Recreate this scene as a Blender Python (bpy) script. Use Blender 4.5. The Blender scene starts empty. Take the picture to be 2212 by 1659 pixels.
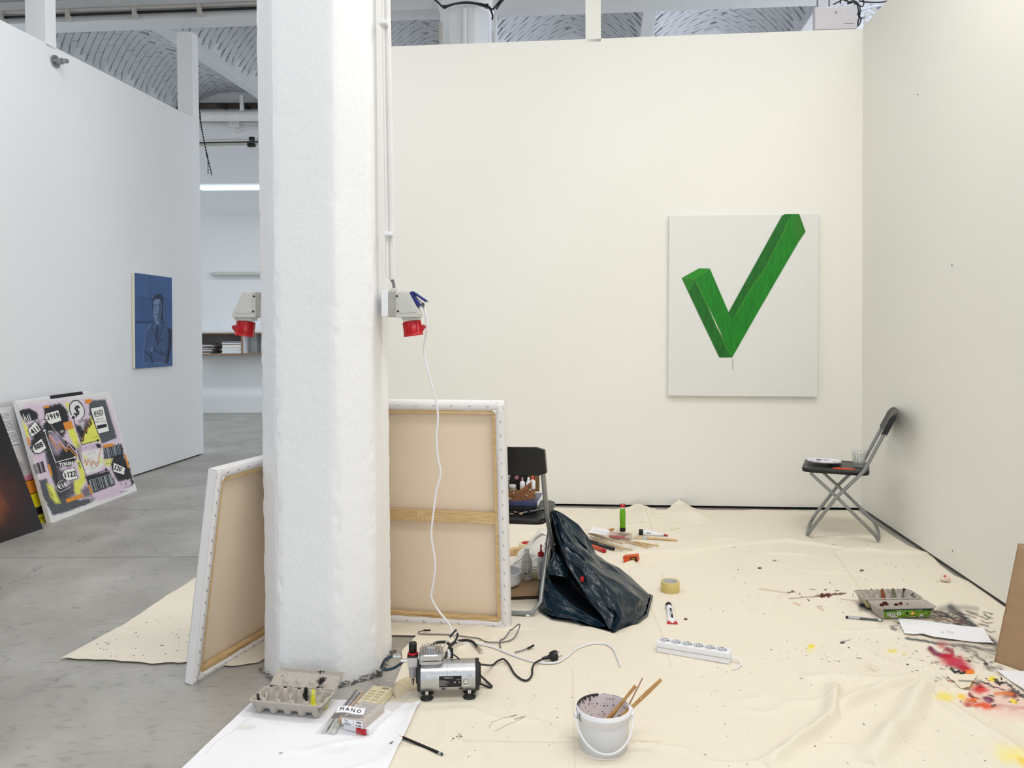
import bpy, bmesh, math, random
import numpy as np
from mathutils import Vector, Matrix, Euler, noise as mnoise

random.seed(7)
rng = np.random.default_rng(7)
PI = math.pi
SC = bpy.context.scene
COL = SC.collection

# ------------------------------------------------------------------ camera
FPX = 1700.0; CX = 1106.0; PYP = 735.6; CAMH = 1.25
cam_d = bpy.data.cameras.new('camera')
cam = bpy.data.objects.new('camera', cam_d); COL.objects.link(cam)
cam_d.sensor_fit = 'HORIZONTAL'; cam_d.sensor_width = 36.0
cam_d.lens = 36.0 * FPX / 2212.0
cam_d.shift_y = -(829.5 - PYP) / 2212.0
cam_d.clip_start = 0.05; cam_d.clip_end = 100
CAMR = (Matrix.Rotation(math.radians(90 - 1.1), 4, 'X') @ Matrix.Rotation(math.radians(-0.35), 4, 'Z'))
cam.matrix_world = Matrix.Translation((0, 0, CAMH)) @ CAMR
SC.camera = cam
R3 = np.array(CAMR.to_3x3())
CP = np.array([0, 0, CAMH])

# ------------------------------------------------------------------ world, lights, exposure
w = bpy.data.worlds.new('daylight'); SC.world = w; w.use_nodes = True
bg = w.node_tree.nodes['Background']
bg.inputs[0].default_value = (0.88, 0.94, 1.0, 1); bg.inputs[1].default_value = 1.2
SC.view_settings.view_transform = 'Standard'; SC.view_settings.look = 'None'
SC.view_settings.gamma = 1.0; SC.view_settings.use_curve_mapping = False
SC.view_settings.exposure = 0.08

def area(name, loc, target, sx, sy, power, color):
    d = bpy.data.lights.new(name, 'AREA'); d.shape = 'RECTANGLE'; d.size = sx; d.size_y = sy
    d.energy = power; d.color = color
    o = bpy.data.objects.new(name, d); COL.objects.link(o)
    o.location = loc
    o.rotation_euler = (Vector(target) - Vector(loc)).to_track_quat('-Z', 'Y').to_euler()
    return o
area('ceiling_lamp', (1.35, 3.0, 3.75), (1.40, 3.9, 0), 2.4, 0.4, 38, (1.0, 0.96, 0.90))
area('ceiling_lamp', (0.9, 0.6, 4.0), (0.9, 1.3, 0), 3.0, 0.7, 60, (1.0, 0.97, 0.92))
area('ceiling_lamp', (-1.9, 3.6, 4.0), (-2.1, 4.4, 0), 0.5, 2.5, 32, (0.97, 0.98, 1.0))
area('window_light', (-6.9, 8.4, 2.6), (-3.0, 8.0, 2.2), 3.0, 3.0, 58, (0.84, 0.93, 1.0))
area('fluorescent_light', (-3.6, 9.6, 3.05), (-3.6, 9.4, 0), 3.0, 0.15, 26, (0.86, 0.96, 1.0))
area('window_light', (6.0, 9.3, 2.2), (0.0, 8.9, 4.4), 3.0, 2.6, 130, (0.84, 0.90, 1.0))

# ------------------------------------------------------------------ picking points in space from measured directions
def ray(px, py):
    d = R3 @ np.array([(px - CX) / FPX, -(py - PYP) / FPX, -1.0])
    return d
def F(px, py, z=0.0):
    d = ray(px, py); t = (z - CAMH) / d[2]
    p = CP + d * t
    return Vector(p)
def D(px, py, Y):
    d = ray(px, py); return Vector(CP + d * (Y / d[1]))
def onplane(px, py, p0, n):
    d = Vector(ray(px, py)); t = (Vector(p0) - Vector(CP)).dot(n) / d.dot(n)
    return Vector(CP) + d * t
def topx(P):
    """world points (n,3) -> pixel coords"""
    q = (np.asarray(P, float) - CP) @ R3
    return CX + FPX * q[:, 0] / -q[:, 2], PYP - FPX * q[:, 1] / -q[:, 2]

# ------------------------------------------------------------------ numpy noise
def _hash(ix, iy, s):
    n = (ix * 374761393 + iy * 668265263 + s * 1442695041) & 0xffffffff
    n = ((n ^ (n >> 13)) * 1274126177) & 0xffffffff
    return ((n ^ (n >> 16)) & 0xffff) / 65535.0
def vnoise(x, y, s=0):
    x = np.asarray(x, float); y = np.asarray(y, float)
    ix = np.floor(x).astype(np.int64); iy = np.floor(y).astype(np.int64)
    fx = x - ix; fy = y - iy
    fx = fx * fx * (3 - 2 * fx); fy = fy * fy * (3 - 2 * fy)
    a = _hash(ix, iy, s); b = _hash(ix + 1, iy, s); c = _hash(ix, iy + 1, s); d = _hash(ix + 1, iy + 1, s)
    return (a * (1 - fx) + b * fx) * (1 - fy) + (c * (1 - fx) + d * fx) * fy
def fbm(x, y, s=0, o=4):
    v = 0; a = 0.5; t = 0
    for i in range(o):
        v = v + a * vnoise(np.asarray(x) * 2 ** i, np.asarray(y) * 2 ** i, s + i * 17); t += a; a *= 0.5
    return v / t
def sstep(a, b, x):
    t = np.clip((x - a) / (b - a), 0, 1); return t * t * (3 - 2 * t)
def segdist(x, y, pts):
    """distance to a polyline and signed side"""
    best = np.full(np.shape(x), 1e9); side = np.zeros(np.shape(x)); tt = np.zeros(np.shape(x))
    L = 0; lens = [math.dist(pts[i], pts[i + 1]) for i in range(len(pts) - 1)]; tot = sum(lens)
    for i in range(len(pts) - 1):
        ax, ay = pts[i]; bx, by = pts[i + 1]; dx, dy = bx - ax, by - ay; l2 = dx * dx + dy * dy + 1e-12
        t = np.clip(((x - ax) * dx + (y - ay) * dy) / l2, 0, 1)
        ex = x - ax - t * dx; ey = y - ay - t * dy; d = np.hypot(ex, ey)
        m = d < best
        best = np.where(m, d, best); side = np.where(m, np.sign(dx * ey - dy * ex), side)
        tt = np.where(m, (L + t * lens[i]) / tot, tt); L += lens[i]
    return best, side, tt
def inpoly(x, y, pts):
    r = np.zeros(np.shape(x), bool); n = len(pts); j = n - 1
    for i in range(n):
        xi, yi = pts[i]; xj, yj = pts[j]
        c = ((yi > y) != (yj > y)) & (x < (xj - xi) * (y - yi) / ((yj - yi) or 1e-9) + xi)
        r ^= c; j = i
    return r

# ------------------------------------------------------------------ colours and materials
def lin(c):
    return tuple(((v / 255) / 12.92 if v / 255 <= 0.04045 else ((v / 255 + 0.055) / 1.055) ** 2.4) for v in c)
def rgba(c): return (*lin(c), 1.0)
_m = {}
def mat(name, c, rough=0.6, metal=0.0, var=0.0, scale=20.0, bump=0.0, bscale=60.0, c2=None, attr=None, stretch=None,
        alpha=1.0, trans=0.0, emit=None, spec=0.5, coat=0.0, ior=1.45, sss=0.0):
    if name in _m: return _m[name]
    m = bpy.data.materials.new(name); m.use_nodes = True; _m[name] = m
    nt = m.node_tree; N = nt.nodes; L = nt.links; b = N['Principled BSDF']
    b.inputs['Base Color'].default_value = rgba(c)
    b.inputs['Roughness'].default_value = rough; b.inputs['Metallic'].default_value = metal
    b.inputs['Specular IOR Level'].default_value = spec; b.inputs['IOR'].default_value = ior
    b.inputs['Alpha'].default_value = alpha; b.inputs['Transmission Weight'].default_value = trans
    b.inputs['Coat Weight'].default_value = coat
    if emit:
        b.inputs['Emission Color'].default_value = rgba(emit[0]); b.inputs['Emission Strength'].default_value = emit[1]
    tc = N.new('ShaderNodeTexCoord'); mp = N.new('ShaderNodeMapping'); L.new(tc.outputs['Object'], mp.inputs[0])
    if stretch: mp.inputs['Scale'].default_value = stretch
    base = None
    if attr:
        a = N.new('ShaderNodeVertexColor'); a.layer_name = attr; base = a.outputs['Color']
        L.new(base, b.inputs['Base Color'])
    if var or c2:
        n = N.new('ShaderNodeTexNoise'); n.inputs['Scale'].default_value = scale; n.inputs['Detail'].default_value = 6
        L.new(mp.outputs[0], n.inputs[0])
        mx = N.new('ShaderNodeMix'); mx.data_type = 'RGBA'
        cr = N.new('ShaderNodeValToRGB'); cr.color_ramp.elements[0].position = 0.35; cr.color_ramp.elements[1].position = 0.65
        L.new(n.outputs['Fac'], cr.inputs[0]); L.new(cr.outputs[0], mx.inputs['Factor'])
        k = 1 - var
        if base:
            mx.inputs['A'].default_value = (k, k, k, 1); mx.inputs['B'].default_value = (1, 1, 1, 1)
            mm = N.new('ShaderNodeMix'); mm.data_type = 'RGBA'; mm.blend_type = 'MULTIPLY'; mm.inputs['Factor'].default_value = 1
            L.new(base, mm.inputs['A']); L.new(mx.outputs['Result'], mm.inputs['B']); L.new(mm.outputs['Result'], b.inputs['Base Color'])
        else:
            mx.inputs['A'].default_value = rgba(c)
            mx.inputs['B'].default_value = rgba(c2) if c2 else (*[v * k for v in lin(c)], 1)
            L.new(mx.outputs['Result'], b.inputs['Base Color'])
    if bump:
        n2 = N.new('ShaderNodeTexNoise'); n2.inputs['Scale'].default_value = bscale; n2.inputs['Detail'].default_value = 5
        L.new(mp.outputs[0], n2.inputs[0])
        bp = N.new('ShaderNodeBump'); bp.inputs['Strength'].default_value = bump; bp.inputs['Distance'].default_value = 0.01
        L.new(n2.outputs['Fac'], bp.inputs['Height']); L.new(bp.outputs[0], b.inputs['Normal'])
    return m

M = {}
M['wall'] = mat('warm_white_wall_paint', (237, 235, 227), 0.75, var=0.015, scale=1.2, bump=0.06, bscale=90)
M['wallcool'] = mat('white_wall_paint', (232, 233, 234), 0.75, var=0.02, scale=1.0, bump=0.05, bscale=90)
M['ceil'] = mat('painted_brick', (206, 209, 214), 0.7, var=0.05, scale=6, bump=0.12, bscale=40)
M['ceil2'] = mat('painted_mortar', (222, 224, 228), 0.7, var=0.05, scale=9, bump=0.2, bscale=40)
M['steelwhite'] = mat('white_painted_steel', (218, 219, 220), 0.5, var=0.05, scale=4, bump=0.05)
M['beamgrey'] = mat('dusty_painted_beam', (188, 183, 176), 0.6, var=0.12, scale=3, bump=0.1)
M['plaster'] = mat('white_limewashed_plaster', (243, 243, 244), 0.7, var=0.02, scale=3, bump=0.2, bscale=60)
M['pipe'] = mat('white_painted_pipe', (232, 230, 228), 0.4, var=0.06, scale=14)
M['dark'] = mat('dark_gap', (28, 27, 28), 0.9, var=0.2)
M['black'] = mat('black_plastic', (22, 22, 24), 0.38, var=0.1, scale=30)
M['matblack'] = mat('matt_black', (18, 18, 20), 0.6, var=0.15)
M['wplastic'] = mat('white_plastic', (238, 238, 242), 0.35, var=0.015, scale=20)
M['gplastic'] = mat('light_grey_plastic', (205, 204, 198), 0.4, var=0.04, scale=15)
M['red'] = mat('red_plastic', (190, 16, 26), 0.35, var=0.1, scale=30)
M['blue'] = mat('blue_plastic', (22, 36, 120), 0.35, var=0.1)
M['steel'] = mat('brushed_steel', (168, 170, 172), 0.32, 0.9, var=0.12, scale=25)
M['chrome'] = mat('chrome', (215, 217, 220), 0.15, 1.0, var=0.03)
M['alu'] = mat('cast_aluminium', (200, 202, 205), 0.33, 0.85, var=0.1, scale=30, bump=0.08, bscale=200)
M['greytube'] = mat('grey_painted_tube', (150, 152, 152), 0.35, 0.6, var=0.1, scale=30)
M['cable'] = mat('white_cable', (236, 236, 240), 0.4, var=0.02)
M['gcable'] = mat('grey_cable', (112, 110, 112), 0.5, var=0.1)
M['rubber'] = mat('black_rubber', (38, 40, 42), 0.55, var=0.2, scale=40)
M['hose'] = mat('braided_blue_hose', (42, 74, 92), 0.5, var=0.5, scale=260, bump=0.4, bscale=260)
M['primed'] = mat('white_primed_canvas', (238, 235, 234), 0.7, var=0.02, scale=12, bump=0.12, bscale=320)
M['raw'] = mat('raw_canvas', (240, 221, 196), 0.85, var=0.05, scale=260, bump=0.15, bscale=500)
M['wood'] = mat('pine', (222, 193, 146), 0.55, c2=(201, 164, 112), scale=9, stretch=(2, 22, 22), bump=0.05, bscale=80)
M['brushwood'] = mat('varnished_wood', (196, 152, 92), 0.4, c2=(172, 122, 66), scale=40, stretch=(1, 1, 0.2))
M['palewood'] = mat('pale_wood', (219, 186, 140), 0.5, c2=(203, 166, 118), scale=30)
M['staple'] = mat('staple_metal', (130, 128, 130), 0.35, 0.8, var=0.1)
M['cloth'] = mat('cotton_canvas', (236, 226, 205), 0.88, attr='paint', var=0.035, scale=150, bump=0.16, bscale=420)
M['paper'] = mat('white_paper', (243, 243, 246), 0.6, attr='paint', var=0.01, scale=4)
M['plainpaper'] = mat('plain_white_paper', (242, 241, 245), 0.6, var=0.01, scale=4)
M['carton'] = mat('moulded_pulp', (186, 178, 168), 0.9, attr='paint', var=0.08, scale=90, bump=0.5, bscale=150)
M['kraft'] = mat('brown_kraft_paper', (164, 134, 102), 0.75, var=0.06, scale=25, bump=0.08, bscale=80)
M['paint_attr'] = mat('acrylic_paint', (255, 255, 255), 0.55, attr='paint', var=0.03, scale=60, bump=0.05, bscale=200)
M['ink'] = mat('black_ink', (24, 23, 26), 0.6, var=0.2, scale=40)
M['white_ink'] = mat('white_paint', (238, 236, 230), 0.6, var=0.05, scale=60)
M['orange'] = mat('orange_paint', (232, 146, 42), 0.6, var=0.12, scale=60)
M['greyink'] = mat('grey_print', (120, 118, 118), 0.7, var=0.1)
M['bagplastic'] = mat('dark_blue_bin_liner', (14, 38, 52), 0.27, var=0.25, scale=10, bump=0.10, bscale=22, spec=0.55)
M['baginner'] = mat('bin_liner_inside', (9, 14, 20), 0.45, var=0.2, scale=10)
def film_material():
    m = bpy.data.materials.new('clear_film'); m.use_nodes = True
    nt = m.node_tree; N = nt.nodes; L = nt.links; N.remove(N['Principled BSDF'])
    out = N['Material Output']; tr = N.new('ShaderNodeBsdfTransparent'); gl = N.new('ShaderNodeBsdfGlossy'); mx = N.new('ShaderNodeMixShader')
    df = N.new('ShaderNodeBsdfDiffuse'); df.inputs['Color'].default_value = (0.8, 0.82, 0.86, 1); mx2 = N.new('ShaderNodeMixShader')
    gl.inputs['Roughness'].default_value = 0.12; tr.inputs[0].default_value = (0.97, 0.97, 0.98, 1)
    fr = N.new('ShaderNodeLayerWeight'); fr.inputs[0].default_value = 0.35
    nz = N.new('ShaderNodeTexNoise'); nz.inputs['Scale'].default_value = 30; bp = N.new('ShaderNodeBump'); bp.inputs['Strength'].default_value = 0.5
    bp.inputs['Distance'].default_value = 0.01
    L.new(nz.outputs['Fac'], bp.inputs['Height']); L.new(bp.outputs[0], gl.inputs['Normal']); L.new(bp.outputs[0], fr.inputs['Normal'])
    mth = N.new('ShaderNodeMath'); mth.operation = 'MULTIPLY_ADD'; mth.inputs[1].default_value = 0.22; mth.inputs[2].default_value = 0.02
    L.new(fr.outputs['Facing'], mth.inputs[0]); L.new(mth.outputs[0], mx.inputs[0])
    L.new(tr.outputs[0], mx.inputs[1]); L.new(gl.outputs[0], mx.inputs[2])
    mx2.inputs[0].default_value = 0.05; L.new(mx.outputs[0], mx2.inputs[1]); L.new(df.outputs[0], mx2.inputs[2])
    L.new(mx2.outputs[0], out.inputs[0]); return m
M['film'] = film_material()
M['glass'] = mat('drinking_glass', (236, 240, 238), 0.05, alpha=0.22, var=0.01)

# floor concrete
def floor_material():
    m = bpy.data.materials.new('grey_concrete'); m.use_nodes = True
    nt = m.node_tree; N = nt.nodes; L = nt.links; b = N['Principled BSDF']
    tc = N.new('ShaderNodeTexCoord')
    def nz(s, d=8, st=(1, 1, 1), dist=0.0):
        mp = N.new('ShaderNodeMapping'); mp.inputs['Scale'].default_value = st; L.new(tc.outputs['Object'], mp.inputs[0])
        n = N.new('ShaderNodeTexNoise'); n.inputs['Scale'].default_value = s; n.inputs['Detail'].default_value = d
        n.inputs['Distortion'].default_value = dist; L.new(mp.outputs[0], n.inputs[0]); return n
    def ramp(src, stops):
        r = N.new('ShaderNodeValToRGB'); e = r.color_ramp.elements
        e[0].position, e[0].color = stops[0][0], rgba(stops[0][1]); e[1].position, e[1].color = stops[-1][0], rgba(stops[-1][1])
        for p, c in stops[1:-1]:
            q = e.new(p); q.color = rgba(c)
        L.new(src, r.inputs[0]); return r
    a = ramp(nz(2.2, 9, (1, 1, 1), 0.6).outputs['Fac'], [(0.3, (158, 154, 147)), (0.5, (172, 168, 161)), (0.72, (188, 185, 179))])
    bb = ramp(nz(26, 8, (0.6, 1.6, 1), 0.8).outputs['Fac'], [(0.30, (120, 118, 114)), (0.42, (235, 235, 235)), (0.75, (255, 255, 255))])
    vo = N.new('ShaderNodeTexVoronoi'); vo.feature = 'DISTANCE_TO_EDGE'; vo.inputs['Scale'].default_value = 1.1
    wn = nz(3, 6); mpv = N.new('ShaderNodeVectorMath'); mpv.operation = 'MULTIPLY_ADD'
    mpv.inputs[1].default_value = (0.5, 0.5, 0.5)
    L.new(wn.outputs['Color'], mpv.inputs[0]); L.new(tc.outputs['Object'], mpv.inputs[2]); L.new(mpv.outputs[0], vo.inputs[0])
    cr = ramp(vo.outputs['Distance'], [(0.0, (150, 150, 150)), (0.004, (255, 255, 255)), (1.0, (255, 255, 255))])
    m1 = N.new('ShaderNodeMix'); m1.data_type = 'RGBA'; m1.blend_type = 'MULTIPLY'; m1.inputs['Factor'].default_value = 0.35
    L.new(a.outputs[0], m1.inputs['A']); L.new(bb.outputs[0], m1.inputs['B'])
    m2 = N.new('ShaderNodeMix'); m2.data_type = 'RGBA'; m2.blend_type = 'MULTIPLY'; m2.inputs['Factor'].default_value = 0.7
    L.new(m1.outputs['Result'], m2.inputs['A']); L.new(cr.outputs[0], m2.inputs['B'])
    L.new(m2.outputs['Result'], b.inputs['Base Color'])
    rr = N.new('ShaderNodeMapRange'); rr.inputs['To Min'].default_value = 0.28; rr.inputs['To Max'].default_value = 0.55
    L.new(nz(6).outputs['Fac'], rr.inputs['Value']); L.new(rr.outputs[0], b.inputs['Roughness'])
    bp = N.new('ShaderNodeBump'); bp.inputs['Strength'].default_value = 0.12; bp.inputs['Distance'].default_value = 0.01
    L.new(nz(30).outputs['Fac'], bp.inputs['Height']); L.new(bp.outputs[0], b.inputs['Normal'])
    return m
M['floor'] = floor_material()

# ------------------------------------------------------------------ mesh builder
class MB:
    def __init__(s): s.v = []; s.f = []; s.mi = []; s.T = Matrix.Identity(4); s.m = 0; s.sm = []
    def add(s, vs, fs, smooth=False):
        b = len(s.v); T = s.T
        s.v += [tuple(T @ Vector(p)) for p in vs]
        s.f += [tuple(b + i for i in f) for f in fs]; s.mi += [s.m] * len(fs); s.sm += [smooth] * len(fs); return s
    def box(s, c, d, rot=None):
        x, y, z = d[0] / 2, d[1] / 2, d[2] / 2
        vs = [Vector((a * x, b * y, e * z)) for a in (-1, 1) for b in (-1, 1) for e in (-1, 1)]
        if rot is not None:
            R = rot if isinstance(rot, Matrix) else Euler(rot).to_matrix()
            vs = [R @ v for v in vs]
        vs = [v + Vector(c) for v in vs]
        return s.add(vs, [(0, 1, 3, 2), (4, 6, 7, 5), (0, 4, 5, 1), (2, 3, 7, 6), (0, 2, 6, 4), (1, 5, 7, 3)])
    def hexa(s, b4, t4):
        return s.add(list(b4) + list(t4), [(3, 2, 1, 0), (4, 5, 6, 7), (0, 1, 5, 4), (1, 2, 6, 5), (2, 3, 7, 6), (3, 0, 4, 7)])
    def tube(s, pts, r, n=8, caps=True, closed=False):
        pts = [Vector(p) for p in pts]; k = len(pts); rs = r if hasattr(r, '__len__') else [r] * k
        vs = []; up = None
        for i, p in enumerate(pts):
            a = pts[(i - 1) % k] if (closed or i > 0) else p; c = pts[(i + 1) % k] if (closed or i < k - 1) else p
            t = (c - a); t = t.normalized() if t.length > 1e-9 else Vector((0, 0, 1))
            if up is None:
                up = Vector((0, 0, 1)) if abs(t.z) < 0.9 else Vector((1, 0, 0))
            u = t.cross(up)
            if u.length < 1e-6: u = t.cross(Vector((1, 0.3, 0.2)))
            u.normalize(); w_ = u.cross(t).normalized(); up = w_
            for j in range(n):
                an = 2 * PI * j / n
                vs.append(p + (u * math.cos(an) + w_ * math.sin(an)) * rs[i])
        fs = []
        for i in range(k if closed else k - 1):
            i2 = (i + 1) % k
            for j in range(n):
                fs.append((i * n + j, i * n + (j + 1) % n, i2 * n + (j + 1) % n, i2 * n + j))
        s.add(vs, fs, True)
        if caps and not closed:
            s.add(vs[:n], [tuple(range(n))[::-1]]); s.add(vs[-n:], [tuple(range(n))])
        return s
    def cyl(s, p0, p1, r0, r1=None, n=20, caps=True):
        return s.tube([p0, p1], [r0, r0 if r1 is None else r1], n, caps)
    def lathe(s, prof, n=28, c=(0, 0, 0), close=False):
        vs = []; fs = []
        for r, z in prof:
            for j in range(n):
                a = 2 * PI * j / n; vs.append((c[0] + r * math.cos(a), c[1] + r * math.sin(a), c[2] + z))
        for i in range(len(prof) - 1):
            for j in range(n):
                fs.append((i * n + j, i * n + (j + 1) % n, (i + 1) * n + (j + 1) % n, (i + 1) * n + j))
        s.add(vs, fs, True)
        return s
    def disc(s, c, r, n=20, nrm=(0, 0, 1)):
        q = Vector(nrm).to_track_quat('Z', 'Y').to_matrix()
        return s.add([Vector(c) + q @ Vector((r * math.cos(2 * PI * j / n), r * math.sin(2 * PI * j / n), 0)) for j in range(n)], [tuple(range(n))])
    def prism(s, poly, z0, z1):
        n = len(poly)
        s.add([(x, y, z0) for x, y in poly] + [(x, y, z1) for x, y in poly],
              [tuple(range(n))[::-1], tuple(range(n, 2 * n))] + [(i, (i + 1) % n, n + (i + 1) % n, n + i) for i in range(n)])
        return s
    def loft(s, rings, caps=True):
        n = len(rings[0]); vs = [p for r in rings for p in r]
        fs = [(i * n + j, i * n + (j + 1) % n, (i + 1) * n + (j + 1) % n, (i + 1) * n + j) for i in range(len(rings) - 1) for j in range(n)]
        s.add(vs, fs, True)
        if caps: s.add(rings[0], [tuple(range(n))[::-1]]); s.add(rings[-1], [tuple(range(n))])
        return s
    def sphere(s, c, r, n=12, sc=(1, 1, 1)):
        rings = []
        for i in range(1, n // 2):
            a = PI * i / (n // 2)
            rings.append([(c[0] + r * sc[0] * math.sin(a) * math.cos(2 * PI * j / n), c[1] + r * sc[1] * math.sin(a) * math.sin(2 * PI * j / n), c[2] - r * sc[2] * math.cos(a)) for j in range(n)])
        return s.loft(rings)
    def grid(s, P, flip=False):
        """P (a,b,3)"""
        P = np.asarray(P); a, b = P.shape[:2]
        fs = []
        for i in range(a - 1):
            for j in range(b - 1):
                q = (i * b + j, i * b + j + 1, (i + 1) * b + j + 1, (i + 1) * b + j)
                fs.append(q[::-1] if flip else q)
        return s.add([tuple(p) for p in P.reshape(-1, 3)], fs, True)
    def build(s, name, mats, parent=None, bevel=0.0, flat=False, solid=0.0, sub=0):
        me = bpy.data.meshes.new(name); me.from_pydata(s.v, [], s.f)
        if not isinstance(mats, (list, tuple)): mats = [mats]
        for m in mats: me.materials.append(m)
        me.polygons.foreach_set('material_index', s.mi)
        me.polygons.foreach_set('use_smooth', [False if flat else q for q in s.sm])
        me.update()
        o = bpy.data.objects.new(name, me); COL.objects.link(o)
        if parent is not None: o.parent = parent
        if solid:
            md = o.modifiers.new('thickness', 'SOLIDIFY'); md.thickness = solid; md.offset = 0
        if bevel:
            md = o.modifiers.new('bevel', 'BEVEL'); md.width = bevel; md.segments = 2; md.limit_method = 'ANGLE'; md.angle_limit = 0.7
        if sub:
            md = o.modifiers.new('smooth', 'SUBSURF'); md.levels = sub; md.render_levels = sub
        return o

def npgrid(name, P, m, parent=None, color=None, solid=0.0, flip=False, attr='paint'):
    P = np.asarray(P, np.float32); a, b = P.shape[:2]
    idx = np.arange(a * b).reshape(a, b)
    q = np.stack([idx[:-1, :-1], idx[:-1, 1:], idx[1:, 1:], idx[1:, :-1]], -1).reshape(-1, 4)
    if flip: q = q[:, ::-1]
    me = bpy.data.meshes.new(name)
    me.vertices.add(a * b); me.vertices.foreach_set('co', P.reshape(-1))
    nq = len(q); me.loops.add(nq * 4); me.loops.foreach_set('vertex_index', q.reshape(-1).astype(np.int32))
    me.polygons.add(nq); me.polygons.foreach_set('loop_start', np.arange(0, nq * 4, 4, dtype=np.int32))
    me.polygons.foreach_set('use_smooth', np.ones(nq, bool))
    me.update(calc_edges=True)
    if color is not None:
        ca = me.color_attributes.new(attr, 'FLOAT_COLOR', 'POINT')
        C4 = np.ones((a * b, 4), np.float32); C4[:, :3] = np.asarray(color).reshape(-1, 3)
        ca.data.foreach_set('color', C4.reshape(-1))
    me.materials.append(m)
    o = bpy.data.objects.new(name, me); COL.objects.link(o)
    if parent is not None: o.parent = parent
    if solid:
        md = o.modifiers.new('thickness', 'SOLIDIFY'); md.thickness = solid; md.offset = -1
    return o

def tag(o, label, cat, group=None):
    o['label'] = label; o['category'] = cat
    if group: o['group'] = group
    return o
def thing(name, label, cat, loc=(0, 0, 0), rot=(0, 0, 0), group=None, mw=None):
    o = bpy.data.objects.new(name, None); COL.objects.link(o)
    o.empty_display_size = 0.05
    if mw is not None: o.matrix_world = mw
    else:
        o.location = loc; o.rotation_euler = rot
    return tag(o, label, cat, group)
def struct(o, label=None):
    o['kind'] = 'structure'
    if label: o['label'] = label
    return o
def stuff(o):
    o['kind'] = 'stuff'; return o
def frame(origin, xdir, zdir):
    x = Vector(xdir).normalized(); z = Vector(zdir); z = (z - x * z.dot(x)).normalized(); y = z.cross(x)
    m = Matrix.Identity(4)
    for i in range(3):
        m[i][0] = x[i]; m[i][1] = y[i]; m[i][2] = z[i]; m[i][3] = origin[i]
    return m
def smooth_path(pts, k=8):
    pts = [Vector(p) for p in pts]; out = []
    P = [pts[0] * 2 - pts[1]] + pts + [pts[-1] * 2 - pts[-2]]
    for i in range(1, len(P) - 2):
        a, b, c, d = P[i - 1:i + 3]
        for j in range(k):
            t = j / k
            out.append(0.5 * ((2 * b) + (c - a) * t + (2 * a - 5 * b + 4 * c - d) * t * t + (3 * b - a - 3 * c + d) * t ** 3))
    out.append(pts[-1]); return out

_tc = {}
def text_geo(body):
    """2D vertices and faces of a line of text, height 1, centred"""
    if body in _tc: return _tc[body]
    cu = bpy.data.curves.new('t', 'FONT'); cu.body = body; cu.align_x = 'CENTER'; cu.align_y = 'CENTER'; cu.resolution_u = 2; cu.fill_mode = 'FRONT'
    ob = bpy.data.objects.new('t', cu); COL.objects.link(ob)
    dg = bpy.context.evaluated_depsgraph_get(); me = bpy.data.meshes.new_from_object(ob.evaluated_get(dg))
    vs = [(v.co.x, v.co.y) for v in me.vertices]; fs = [tuple(p.vertices) for p in me.polygons]
    bpy.data.objects.remove(ob); bpy.data.curves.remove(cu); bpy.data.meshes.remove(me)
    if vs:
        ys = [v[1] for v in vs]; xs = [v[0] for v in vs]; h = max(ys) - min(ys); cy = (max(ys) + min(ys)) / 2; cx = (max(xs) + min(xs)) / 2
        vs = [((x - cx) / h, (y - cy) / h) for x, y in vs]
    _tc[body] = (vs, fs); return _tc[body]
def put_text(mb, body, fn, c, h, ang=0.0, stretch=1.0, bold=0.0):
    """fn maps 2D print coordinates to 3D; h letter height; ang radians (y up)"""
    vs, fs = text_geo(body); ca, sa = math.cos(ang), math.sin(ang)
    offs = [(0, 0)] if not bold else [(0, 0), (bold, 0), (-bold, 0), (0, bold), (0, -bold)]
    for k_, (ox, oy) in enumerate(offs):
        P = []
        for x, y in vs:
            x = (x * stretch + ox) * h; y = (y + oy) * h
            P.append(fn(c[0] + x * ca - y * sa, c[1] + x * sa + y * ca, k_ * 0.00004))
        mb.add(P, fs)
def homog(src, dst):
    A = []; B = []
    for (x, y), (u, v) in zip(src, dst):
        A.append([x, y, 1, 0, 0, 0, -u * x, -u * y]); B.append(u)
        A.append([0, 0, 0, x, y, 1, -v * x, -v * y]); B.append(v)
    h = np.linalg.solve(np.array(A, float), np.array(B, float)); return np.append(h, 1).reshape(3, 3)
def happ(H, x, y):
    w_ = H[2, 0] * x + H[2, 1] * y + H[2, 2]
    return (H[0, 0] * x + H[0, 1] * y + H[0, 2]) / w_, (H[1, 0] * x + H[1, 1] * y + H[1, 2]) / w_
def barcode(mb, fn, quad, n=18, seed=1):
    """dark bars across a quad given as 4 print points TL TR BR BL"""
    r = random.Random(seed); t = 0.02
    a, b, c, d = [Vector((*q, 0)) for q in quad]
    while t < 0.96:
        w_ = r.choice([0.012, 0.02, 0.035, 0.06]) * 18 / n; t2 = min(t + w_, 0.98)
        q = [a.lerp(b, t), a.lerp(b, t2), d.lerp(c, t2), d.lerp(c, t)]
        mb.add([fn(p.x, p.y) for p in q], [(0, 1, 2, 3)])
        t = t2 + r.choice([0.012, 0.02, 0.04]) * 18 / n
# ================================================================== SETTING
WH = 3.25
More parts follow.
